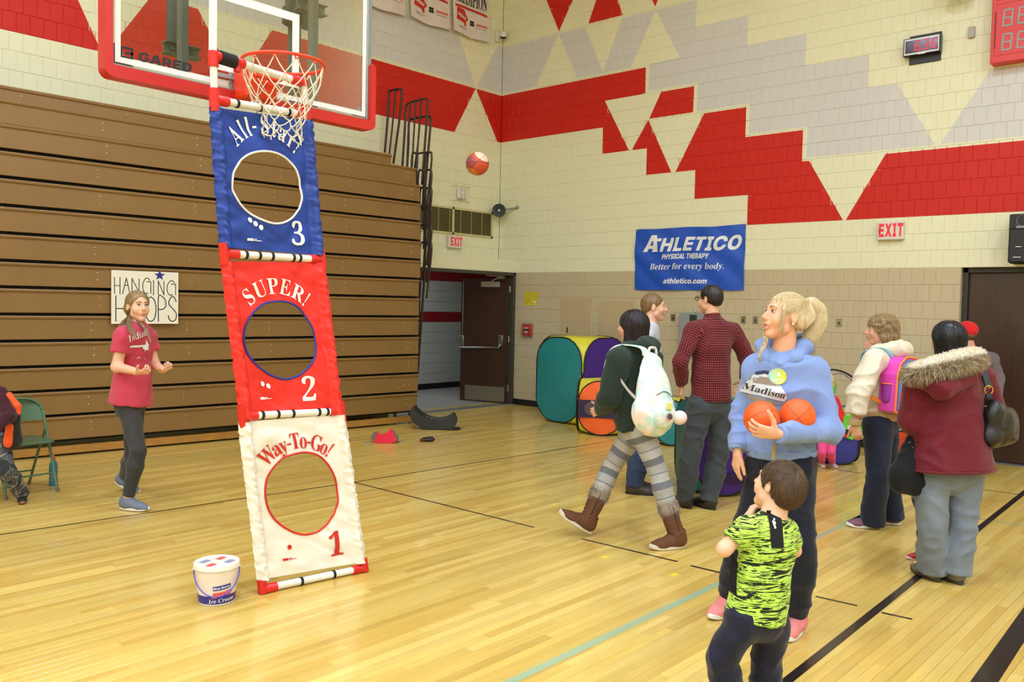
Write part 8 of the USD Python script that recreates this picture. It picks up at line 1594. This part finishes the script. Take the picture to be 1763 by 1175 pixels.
# ================================================================== man in the grey tee, in profile
J = dict(pel=at(1104, 692, 7.9), nek=at(1119, 562, 7.9), shR=at(1112, 580, 7.72), shL=at(1114, 578, 8.10), elR=at(1106, 640, 7.68), wrR=at(1118, 690, 7.70), elL=at(1110, 640, 8.15), wrL=at(1126, 680, 8.1), knR=at(1104, 770, 7.86), knL=at(1100, 770, 8.0))
feet(J, 1.0, R=(1080, 850, 1124, 853), L=(1082, 842, 1116, 845))
p6 = Person('young man in a pale grey tee shirt and blue jeans in profile', J, (J['anL'] + J['anR']) / 2, 1.04, (.145, .138, .155), .68, (228, 176, 146))
H6 = Head(at(1126, 529, 7.9), facing(-.08, .99, -.02), (0, 0, 1), 1.04)
hR = hand(J['wrR'], unit(facing(.0, .4, -.9)), facing(.9, 0), facing(0, 1), 1.0, curl=.6); hL = hand(J['wrL'], unit(facing(.0, .5, -.8)), facing(-.9, 0), facing(0, 1), 1.0, curl=.6)
b = p6.body(H6, [hR, hL], hh=.005, male=1, smile=1); H6.face(b, p6.skin, brow=(126, 96, 62), lip=(200, 130, 116), smile=1); j = p6.J
p6.wear('jeans', p6.hips(.012, r=.090) + p6.leg('R', .020, 2.08, knee=.064, ankle=.056) + p6.leg('L', .020, 2.08, knee=.064, ankle=.056), m_denim, amp=.008, seed=51)
p6.wear('tee_shirt', p6.torso(.022, .05, .012) + p6.arm('L', .022, .75, .01) + p6.arm('R', .022, .75, .01), m_greytee, amp=.009, seed=52, cuts=[(j['pel'] - p6.up * .03, -p6.up)]); p6.neck_ring(m_greytee, .066, .008, 'collar', -.005, .02)
for q in 'LR': shoe(p6, j['an' + q], j['fd' + q], (0, 0, 1), 1.08, mat('leather_brown', (58, 44, 36), rough=.5), m_sole_b, q)
cap = [H6.ell((0, -.020, .036), (.080, .100, .088), .02), H6.ell((0, -.075, -.01), (.058, .035, .05), .03), H6.ell((0, .090, -.052), (.085, .085, .108), .012, '-'), H6.ell((.085, .0, -.035), (.03, .03, .045), .01, '-'), H6.ell((-.085, .0, -.035), (.03, .03, .045), .01, '-')]
part(b, 'hair', strand_relief(skin(cap, .007, [(H6.W((0, -.03, -.060)), -H6.u)]), H6, .002, 60, 4), h_sand, smooth=True)

# ================================================================== woman in the cream jacket with the pink backpack
J = dict(pel=at(1516, 722, 6.76), nek=at(1522, 602, 6.76), shL=at(1504, 622, 6.58), shR=at(1534, 618, 6.96), elL=at(1478, 678, 6.50), wrL=at(1472, 732, 6.50), elR=at(1502, 652, 7.02), wrR=at(1494, 612, 6.86), hpL=at(1510, 736, 6.68), hpR=at(1524, 738, 6.86), knL=at(1512, 815, 6.66), knR=at(1530, 815, 6.86))
feet(J, .98, L=(1516, 911, 1460, 907), R=(1549, 905, 1500, 899))
p7 = Person('woman with short wavy hair in a cream hooded jacket and dark jeans', J, (J['anL'] + J['anR']) / 2, 1.0, (.150, .138, .148), .72, (222, 164, 134))
H7 = Head(at(1516, 568, 6.76), facing(.25, -.95, -.05), (0, 0, 1), 1.0)
hL = hand(J['wrL'], unit(at(1475, 748, 6.5) - J['wrL']), facing(.6, .6), facing(0, -1), .92, curl=.8); hR = hand(J['wrR'], unit(at(1489, 594, 6.80) - J['wrR']), facing(-.2, .8, .3), facing(-.8, 0, .3), .92, curl=.7)
b = p7.body(H7, [hL, hR], hh=.0055); H7.face(b, p7.skin); j = p7.J
p7.wear('jeans', p7.hips(.010, r=.092) + p7.leg('L', .018, 2.12, .012, thigh=.096, knee=.064, ankle=.066) + p7.leg('R', .018, 2.12, .012, thigh=.082, knee=.056, ankle=.058), m_ddenim, amp=.007, seed=61)
p7.wear('jacket', p7.torso(.028, .06, .005) + p7.arm('L', .034, 1.86, .010) + p7.arm('R', .030, 1.86) + [cone(j['pel'] - p7.up * .02, j['wst'], .186, .17, (p7.fwd, .80), .03)], m_white_j, amp=.014, seed=62, cuts=[(j['pel'] + p7.up * .05, -p7.up)], scale=(9, 9, 8))
tp7 = stage.GetPrimAtPath(str(p7.root.GetPath()) + '/jacket')
part(tp7, 'knit_hem', skin([cone(j['pel'] - p7.up * .005, j['pel'] + p7.up * .06, .180, .192, (p7.fwd, .80), .01, capa=True, capb=True)], .008), m_knit, smooth=True)
w = j['wrL']; d = unit(j['elL'] - w); part(tp7, 'knit_cuff', skin([cone(w - d * .005, w + d * .045, .040, .050, None, .01, capa=True, capb=True)], .007), m_knit, smooth=True)
nb, s_, f_, u_ = j['nek'], p7.side, p7.fwd, p7.up
part(tp7, 'hood', folds(skin([cone(nb + s_ * .10 + f_ * .03 - u_ * .01, nb + s_ * .07 - f_ * .13 + u_ * .02, .034, .05, None, .05), cone(nb - s_ * .10 + f_ * .03 - u_ * .01, nb - s_ * .07 - f_ * .13 + u_ * .02, .034, .05, None, .05), cone(nb + s_ * .06 - f_ * .13 + u_ * .0, nb - s_ * .06 - f_ * .13 + u_ * .0, .062, .062, None, .05), cone(nb - f_ * .13, nb - f_ * .10 - u_ * .08, .06, .035, None, .05), cone(nb + s_ * .10 + f_ * .03 - u_ * .01, nb + f_ * .11 - u_ * .05, .032, .024, None, .04), cone(nb - s_ * .10 + f_ * .03 - u_ * .01, nb + f_ * .11 - u_ * .05, .032, .024, None, .04)], .009), .009, (11, 11, 11), 3), m_white_j, smooth=True)
cap = [H7.ell((0, -.020, .034), (.090, .108, .096), .02), H7.cone((0, -.06, -.01), (0, -.075, -.07), .085, .070, .03, flat=((0, 1, 0), .8)), H7.ell((.065, -.03, -.05), (.03, .05, .05), .02), H7.ell((-.065, -.03, -.05), (.03, .05, .05), .02), H7.ell((0, .095, -.05), (.06, .075, .105), .012, '-')]
hm = folds(strand_relief(skin(cap, .007), H7, .002, 40, 6), .010, (16, 16, 20), 9); hh_ = part(b, 'hair', hm, h_honey, smooth=True)
strands(hh_, hm, H7, lambda q: np.stack([q[:, 0] * .3 + .025 * np.sin(q[:, 2] * 60), -.02 + .02 * np.sin(q[:, 2] * 50), -.1 + 0 * q[:, 0]], 1), 1100, .10, .0014, mat('strand_honey', (172, 142, 96), rough=.4), 17, .005)
m_sh7 = mat('knit_mauve', (128, 88, 100), rough=.8, bump=.4, bscale=500, vary=.2, vscale=30)
for q in 'LR': shoe(p7, j['an' + q], j['fd' + q], (0, 0, 1), .98, m_sh7, m_sole_w, q, laces=mat('lace_mauve', (190, 160, 168), rough=.8))
t = thing('backpack', 'pink and blue child backpack worn over the cream jacket', 'backpack', at(1548, 662, 6.7))
o, e = at(1546, 617, 6.62), at(1540, 706, 6.62); bu = unit(o - e); bn_ = unit(facing(-.88, .46)); bs = np.cross(bu, bn_); bA = np.stack([bs, bu, bn_]); c = (o + e) / 2 + bn_ * .03
m_bpk = mat('pack_pink', (226, 70, 176), rough=.5); m_bor = mat('pack_orange', (244, 130, 40), rough=.5); m_bbl = mat('pack_blue', (92, 140, 186), rough=.5, vary=.15, vscale=20)
w_, h_ = .135, np.linalg.norm(o - e) / 2
arch = Polygon([(-w_, -h_), (w_, -h_), (w_, h_ * .35), (w_ * .8, h_ * .75), (w_ * .4, h_), (-w_ * .4, h_), (-w_ * .8, h_ * .75), (-w_, h_ * .35)]).buffer(.02).buffer(-.01)
part(t, 'body', slab(arch, c - bn_ * .06, bs, bu, .15, bn_), m_bpk, smooth=50)
part(t, 'piping', tube([c + bn_ * .09 + bs * x + bu * y for x, y in list(arch.exterior.coords)[:-1:2]], .008, 8, closed=True), m_bor, smooth=True)
part(t, 'front_panel', slab(arch.buffer(-.018), c + bn_ * .085, bs, bu, .012, bn_), m_bbl)
rg = np.random.default_rng(8)
for k_, (x, y) in enumerate(((-.06, .10), (.05, .11), (-.07, .0), (.06, .02), (0, .055), (-.02, -.05), (.07, -.08))):
    fl_ = unary_union([Point(x + .016 * math.cos(a), y + .016 * math.sin(a)).buffer(.011) for a in np.arange(5) * 2 * np.pi / 5])
    part(t, 'printed_flower', slab(fl_, c + bn_ * .097, bs, bu, .0015, bn_), (mat('flower_red', (206, 60, 50), rough=.5), mat('flower_white', (226, 224, 216), rough=.5), mat('flower_yellow', (226, 190, 70), rough=.5))[k_ % 3])
part(t, 'front_pocket', slab(sbox(-.10, -.125, .10, -.065).buffer(.012), c + bn_ * .09, bs, bu, .02, bn_), mat('pocket_rose', (208, 84, 84), rough=.5), smooth=50)
sp_ = c - bs * w_
part(t, 'side_pocket', skin([cone(sp_ - bu * .11, sp_ + bu * .0, .045, .048, (bs, .6), .01, capb=True)], .006), mat('mesh_purple', (150, 50, 150), rough=.6), smooth=True)
part(t, 'pocket_trim', tube([sp_ + bu * .0 + bs * .03 * math.cos(a) + bn_ * .048 * math.sin(a) for a in np.arange(20) * 2 * np.pi / 20], .005, 6, closed=True), m_bor, smooth=True)
part(t, 'handle', tube(spline([o - bs * .03 + bn_ * .02, o + bu * .045 + bn_ * .02, o + bs * .03 + bn_ * .02], 10), .008, 8), m_bor, smooth=True)
ribbon([o - bs * .05, j['shL'] + u_ * .10 - f_ * .04 + s_ * .06, j['shL'] + u_ * .06 + f_ * .09 + s_ * .05, j['chs'] - s_ * .1 + f_ * .13], .022, (bs, s_), .005, mat('strap_teal', (120, 170, 180), rough=.6), t, 'shoulder_strap')
ribbon([e - bs * .12 + bu * .04, e - bs * .2 + bu * .09 - bn_ * .06, e - bs * .235 + bu * .13 - bn_ * .12], .016, (bu, bu), .004, m_bor, t, 'lower_strap')

# ================================================================== woman in the maroon parka
J = dict(pel=at(1636, 792, 5.46), nek=at(1636, 626, 5.46), shL=at(1585, 656, 5.40), shR=at(1690, 656, 5.54), elL=at(1572, 726, 5.44), wrL=at(1590, 742, 5.68), elR=at(1712, 716, 5.58), wrR=at(1700, 742, 5.82), hpL=at(1606, 812, 5.44), hpR=at(1662, 814, 5.50), knL=at(1605, 905, 5.42), knR=at(1656, 908, 5.44))
feet(J, 1.0, L=(1606, 1003, 1598, 980), R=(1645, 1008, 1640, 984))
for q in 'LR': J['fd' + q] = facing(.97, -.2)
p8 = Person('woman with long black hair in a maroon parka with a fur-trimmed hood', J, (J['anL'] + J['anR']) / 2, 1.0, (.190, .180, .178), .74, (216, 160, 130))
H8 = Head(at(1630, 586, 5.48), facing(.96, -.25, -.05), (0, 0, 1), 1.0)
hL = hand(J['wrL'], unit(facing(.9, .3, -.2)), facing(.1, .9), facing(0, 0, 1), .92, curl=.8); hR = hand(J['wrR'], unit(facing(.9, -.3, -.1)), facing(.1, -.9), facing(0, 0, 1), .92, curl=.8)
b = p8.body(H8, [hL, hR], hh=.0065); H8.face(b, p8.skin, brow=(20, 18, 18)); j = p8.J
p8.wear('jeans', p8.hips(.012, r=.104) + p8.leg('L', .020, 2.10, .010, k=.008, thigh=.086, knee=.064, ankle=.066) + p8.leg('R', .020, 2.10, .010, k=.008, thigh=.086, knee=.064, ankle=.066), m_ldenim, amp=.010, seed=71, scale=(8, 8, 9))
p8.wear('parka', p8.torso(.030, .06, .01) + p8.arm('L', .042, 1.97, .004) + p8.arm('R', .042, 1.97, .004) + [cone(j['pel'] - p8.up * .10, j['wst'] - p8.up * .0, .292, .212, (p8.fwd, .78), .05)], m_maroon, amp=.010, seed=72, cuts=[(j['pel'] - p8.up * .055, -p8.up)], scale=(7, 7, 7))
tp8 = stage.GetPrimAtPath(str(p8.root.GetPath()) + '/parka')
s_, f_, u_ = p8.side, p8.fwd, p8.up
def around(c, a, b, n=48, s0=0): return [c + s_ * a * math.cos(t_) + f_ * b * math.sin(t_) for t_ in np.arange(n) * 2 * np.pi / n + s0]
part(tp8, 'hem_piping', tube(around(j['pel'] - u_ * .055, .281, .218), .009, 8, closed=True), m_maroon, smooth=True)
part(tp8, 'waist_seam', tube(around(j['wst'] + u_ * .02, .2215, .166), .005, 6, closed=True), cloth('seam_maroon', (80, 10, 22)), smooth=True)
hd8 = [cone(at(1572, 652, 5.28), at(1620, 668, 5.22), .03, .06, None, .05), cone(at(1620, 668, 5.22), at(1672, 652, 5.28), .06, .04, None, .05), cone(at(1625, 640, 5.34), at(1634, 674, 5.31), .10, .075, (F_, .5), .06), cone(at(1590, 645, 5.34), at(1675, 635, 5.38), .06, .06, None, .06)]
part(tp8, 'hood', folds(skin(hd8, .009), .008, (10, 10, 10), 3), m_maroon, smooth=True)
ring8 = spline([at(1690, 617, 5.36), at(1672, 626, 5.26), at(1640, 634, 5.20), at(1604, 642, 5.20), at(1574, 647, 5.26), at(1565, 643, 5.34), at(1577, 634, 5.40), at(1600, 626, 5.42)], 26)
fm = skin([cone(ring8[i], ring8[i + 1], .024, .024, (U_, .9), .02) for i in range(25)], .008)
m_f1 = mat('fur_tan', (168, 142, 98), rough=.9); m_f2 = mat('fur_dark', (74, 58, 38), rough=.9); m_f3 = mat('fur_cream', (216, 200, 168), rough=.9)
tr = part(tp8, 'fur_trim', fm, mat('fur_base', (130, 108, 72), rough=.95), smooth=True)
for m_, n_, sd in ((m_f1, 4200, 1), (m_f2, 2200, 2), (m_f3, 1800, 3)): fur(tr, fm, n_, .040, .0018, m_, sd, (0, 0, -1))
pile = spline([at(1575, 635, 5.32), at(1602, 627, 5.28), at(1632, 618, 5.28), at(1660, 611, 5.30), at(1684, 608, 5.38)], 16)
pm = skin([cone(pile[i], pile[i + 1], .040, .040, (U_, .7), .02) for i in range(15)], .008); pl8 = part(tp8, 'fleece_lining', pm, mat('fleece_cream', (228, 214, 188), rough=.95, bump=.8, bscale=90), smooth=True); fur(pl8, pm, 2500, .018, .003, mat('fleece_tuft', (236, 224, 200), rough=.95), 9, (0, 0, -.3))
cap = [H8.ell((0, -.018, .032), (.088, .106, .095), .02), H8.cone((0, -.055, .0), (0, -.06, -.14), .086, .072, .03, flat=((0, 1, 0), .8)), H8.cone((.068, -.01, .0), (.062, -.02, -.13), .03, .028, .02), H8.cone((-.068, -.01, .0), (-.062, -.02, -.13), .03, .028, .02), H8.ell((0, .10, -.05), (.058, .08, .10), .012, '-')]
hm = strand_relief(skin(cap, .007), H8, .0015, 70, 6); hh_ = part(b, 'hair', hm, h_black, smooth=True); strands(hh_, hm, H8, lambda q: np.stack([q[:, 0] * .3, -.01 + 0 * q[:, 0], -.12 + 0 * q[:, 0]], 1), 1300, .15, .0013, mat('strand_black', (26, 25, 28), rough=.3), 18, .0025)
for q in 'LR': shoe(p8, j['an' + q], j['fd' + q], (0, 0, 1), .98, mat('leather_taupe', (112, 106, 88), rough=.6), mat('sole_taupe', (60, 56, 46), rough=.6), q)
# handbag on her right shoulder, tote on her left arm
m_lea = mat('leather_black', (28, 30, 30), rough=.32, bump=.12, bscale=120); m_gold = mat('brass', (210, 170, 84), rough=.25, metal=1)
t = thing('handbag', 'black leather shoulder handbag with brass rings hanging at her right side', 'bag', at(1722, 728, 5.42))
hc = at(1722, 728, 5.40); ha = unit(facing(.55, .83)); hn = np.cross(ha, U_)
part(t, 'body', folds(skin([cone(hc - ha * .075 + U_ * .05, hc + ha * .09 + U_ * .02, .075, .070, (hn, .75), .05), cone(hc - ha * .09 - U_ * .075, hc + ha * .10 - U_ * .075, .075, .075, (hn, .75), .05), cone(hc + U_ * .10 - ha * .08, hc + U_ * .0, .04, .08, (hn, .8), .05)], .008), .006, (14, 14, 14), 5), m_lea, smooth=True)
part(t, 'base_trim', tube(spline([hc - ha * .12 - U_ * .135 - hn * .03, hc - U_ * .152 - hn * .035, hc + ha * .12 - U_ * .135 - hn * .03], 12), .008, 8), mat('trim_honey', (190, 150, 70), rough=.4), smooth=True)
r_c = at(1702, 672, 5.36); an = np.arange(24) * 2 * np.pi / 24
part(t, 'ring', tube(r_c + .026 * (np.outer(np.cos(an), R_) + np.outer(np.sin(an), U_)), .0045, 8, closed=True), m_gold, smooth=True)
ribbon([r_c + U_ * .02, at(1697, 650, 5.40), at(1692, 630, 5.46), at(1688, 622, 5.54), at(1690, 640, 5.66), at(1702, 680, 5.66)], .020, (R_, R_), .005, m_lea, t, 'strap')
ribbon([r_c - U_ * .02, at(1704, 690, 5.36), hc + U_ * .07 - ha * .05 - hn * .05], .018, (R_, R_), .005, m_lea, t, 'strap_end')
for px, py in ((1703, 668), (1716, 692), (1728, 702), (1697, 700), (1706, 740), (1737, 731)): part(t, 'stud', ball(at(px, py, 5.335), .006, 1), m_gold)
t = thing('tote_bag', 'large soft black tote bag hanging from her left arm', 'bag', at(1562, 800, 5.42))
tc_ = at(1561, 812, 5.44)
part(t, 'body', folds(skin([cone(at(1572, 760, 5.46), at(1562, 815, 5.42), .045, .10, (F_, .55), .05), cone(at(1552, 828, 5.42), at(1574, 832, 5.42), .075, .075, (F_, .6), .05)], .008), .010, (10, 10, 6), 6), m_black, smooth=True)
for q in (-.02, .03): ribbon([at(1568, 765, 5.46) + F_ * q, at(1574, 738, 5.44) + F_ * q, at(1572, 716, 5.50) + F_ * q + U_ * .02], .012, (R_, R_), .004, m_black, t, 'handle')
for px, py in ((1566, 762), (1571, 771)): part(t, 'stud', ball(at(px, py, 5.41), .005, 1), m_alum)

# ================================================================== further figures
def plain(label, J, k, tors, skin_rgb, H, hm_, top, trousers, shoe_m, sole_m, sleeve=1.95, legs=2.05, seed=80, hem=.03, male=0, off=.03, fl=.72, toes=None, hh=.007, toff=.016):
    p = Person(label, J, (J['anL'] + J['anR']) / 2, k, tors, fl, skin_rgb); j = p.J
    hs = []
    for q in 'LR':
        w = j['wr' + q]; d = unit(w - j['el' + q]); hs.append(hand(w, d, p.side if q == 'L' else -p.side, p.fwd, .95 * k, curl=.7))
    b = p.body(H, hs, h=.012, hh=hh, male=male); H.face(b, p.skin, lash=False)
    p.wear('trousers', p.hips(.012 * k) + p.leg('L', toff * k, legs) + p.leg('R', toff * k, legs), trousers, h=.011, amp=.006, seed=seed)
    p.wear('top', p.torso(off, .05, .01) + p.arm('L', off, sleeve) + p.arm('R', off, sleeve), top, h=.011, amp=.009, seed=seed + 1, cuts=[(j['pel'] - p.up * hem, -p.up)])
    for q in 'LR': shoe(p, j['an' + q], j['fd' + q], j.get('fu' + q, V(0, 0, 1)), k * 1.0, shoe_m, sole_m, q)
    if hm_ is not None:
        cap = [H.ell((0, -.020, .034), (.085, .105, .093), .02), H.ell((0, -.075, -.02), (.065, .04, .06), .03), H.ell((0, .088, -.055), (.085, .085, .115), .012, '-'), H.ell((.085, .0, -.035), (.03, .03, .045), .01, '-'), H.ell((-.085, .0, -.035), (.03, .03, .045), .01, '-')]
        part(b, 'hair', strand_relief(skin(cap, .008, [(H.W((0, -.03, -.09)), -H.u)]), H, .003, 60, seed), hm_, smooth=True)
    return p, b
# person in the red cap, half hidden
J = dict(pel=at(1680, 690, 9.2), nek=at(1672, 606, 9.2), shL=at(1652, 616, 9.12), shR=at(1705, 618, 9.28), elL=at(1646, 655, 9.1), wrL=at(1650, 690, 9.2), elR=at(1717, 655, 9.28), wrR=at(1714, 692, 9.2), knL=at(1676, 752, 9.15), knR=at(1694, 752, 9.2))
feet(J, .95, L=(1676, 812, 1668, 806), R=(1700, 813, 1694, 806))
for q in 'LR': J['fd' + q] = facing(.8, -.5)
H9 = Head(at(1663, 575, 9.18), facing(.80, -.58), (0, 0, 1), .98)
p9, b = plain('person in a red baseball cap and grey jacket behind the maroon parka', J, .95, (.15, .14, .15), (222, 166, 134), H9, None, cloth('jacket_grey', (112, 100, 100)), m_navy, m_navy, m_sole_b, seed=81, male=1)
part(b, 'hair', skin([H9.ell((0, -.045, -.025), (.070, .062, .05), .02)], .008), h_brown, smooth=True)
t = thing('baseball_cap', 'red baseball cap worn by the person behind the maroon parka', 'cap', H9.W((0, 0, .06)))
part(t, 'crown', skin([H9.ell((0, -.012, .045), (.094, .114, .094), .01)], .007, [(H9.W((0, 0, -.006)), unit(-H9.u + H9.f * .15))]), cloth('cap_red', (214, 34, 36)), smooth=True)
part(t, 'visor', skin([H9.ell((0, .125, .03), (.075, .075, .010), .01)], .006), cloth('cap_red2', (204, 30, 32)), smooth=True); part(t, 'button', ball(H9.W((0, -.012, .136)), .008, 1), cloth('cap_red2', (204, 30, 32)))
for q in (.5, 2.2, 3.9): part(t, 'eyelet', ball(H9.W((.075 * math.cos(q + 2), -.012 + .085 * math.sin(q + 2), .09)), .004, 1), m_ink)
# toddler in pink leggings behind the blond woman
J = dict(pel=at(1424, 748, 9.15), nek=at(1424, 684, 9.15), shL=at(1438, 692, 9.12), shR=at(1410, 692, 9.12), elL=at(1446, 712, 9.1), wrL=at(1444, 735, 9.05), elR=at(1402, 712, 9.1), wrR=at(1404, 735, 9.05), knL=at(1431, 778, 9.12), knR=at(1415, 778, 9.12))
feet(J, .55, L=(1432, 803, 1434, 811), R=(1415, 803, 1413, 811)); J['fdL'], J['fdR'] = facing(-.95, .15), facing(-.95, -.15)
H10 = Head(at(1425, 661, 9.13), facing(-.9, -.3), (0, 0, 1), .86)
plain('toddler in a red top and bright pink leggings standing behind the blond woman', J, .56, (.165, .16, .165), (234, 184, 154), H10, h_blond, m_red_c, m_pink, mat('shoe_white_pink', (226, 196, 206), rough=.6, vary=.3, vscale=60), m_sole_w, seed=83, off=.014, fl=.8)
# small child in front of the maroon parka, a shoe showing
J = dict(pel=at(1600, 855, 5.86), nek=at(1604, 762, 5.88), shL=at(1588, 772, 5.95), shR=at(1622, 772, 5.82), elL=at(1586, 800, 6.02), wrL=at(1590, 824, 6.0), elR=at(1626, 800, 5.86), wrR=at(1622, 824, 5.92), knL=at(1594, 912, 5.92), knR=at(1606, 912, 5.84))
feet(J, .58, L=(1592, 962, 1578, 966), R=(1606, 970, 1592, 976)); J['fdL'], J['fdR'] = facing(-.1, -1), facing(-.1, -1)
J['knL'], J['knR'] = V(*((J['hpL'] if 'hpL' in J else J['pel']) * .5 + J['anL'] * .5)), V(*(J['pel'] * .5 + J['anR'] * .5))
H11 = Head(at(1602, 735, 5.9), facing(.2, -.95), (0, 0, 1), .86)
plain('small child with red and white shoes standing in front of the maroon parka', J, .58, (.165, .16, .165), (230, 180, 150), H11, h_brown, cloth('child_grey', (90, 92, 96)), m_ddenim, mat('shoe_red', (190, 30, 36), rough=.5), m_sole_w, seed=85, off=.014, fl=.8)
# child at the left edge, bending over the chair
J = dict(pel=at(-14, 748, 7.05), nek=at(-24, 672, 7.0), shL=at(-2, 678, 6.88), shR=at(-42, 684, 7.15), elL=at(14, 718, 6.80), wrL=at(-12, 740, 6.66), elR=at(-60, 725, 7.15), wrR=at(-50, 755, 7.0), hpL=at(-3, 764, 6.98), hpR=at(-26, 764, 7.1), knL=at(12, 812, 6.86), knR=at(-34, 815, 7.05))
feet(J, .72, L=(36, 862, 54, 878), R=(-50, 868, -58, 880)); J['fdL'] = facing(-.85, .5)
H12 = Head(at(-46, 640, 6.92), facing(-.8, -.5, -.25), (0, 0, 1), .9)
p12, b = plain('child in a wine sweater and grey camouflage trousers at the left edge', J, .72, (.165, .158, .165), (230, 176, 146), H12, h_brown, m_wine, m_camo, mat('shoe_black_tan', (34, 32, 32), rough=.5), mat('sole_tan', (150, 104, 70), rough=.6), seed=87, off=.022, fl=.8, toff=.034)
t = thing('tied_jacket', 'orange and dark green jacket tied round the child at the left edge', 'jacket', at(20, 720, 6.85))
m_ho = cloth('jacket_orange', (238, 88, 32), rough=.6); m_dg = cloth('jacket_dark', (40, 42, 34), rough=.6)
part(t, 'back', folds(skin([cone(at(26, 706, 6.93), at(26, 760, 6.92), .045, .055, (R_, .8), .03)], .008), .010, (12, 12, 8), 2), m_dg, smooth=True)
part(t, 'orange_panel', folds(skin([cone(at(16, 735, 6.84), at(13, 764, 6.84), .030, .034, (F_, .5), .02)], .007), .006, (12, 12, 8), 3), m_ho, smooth=True)
part(t, 'collar', folds(skin([cone(at(16, 680, 6.86), at(30, 700, 6.86), .022, .022, None, .02), cone(at(30, 700, 6.86), at(32, 712, 6.86), .022, .016, None, .02)], .007), .004, (16, 16, 16), 4), m_ho, smooth=True)
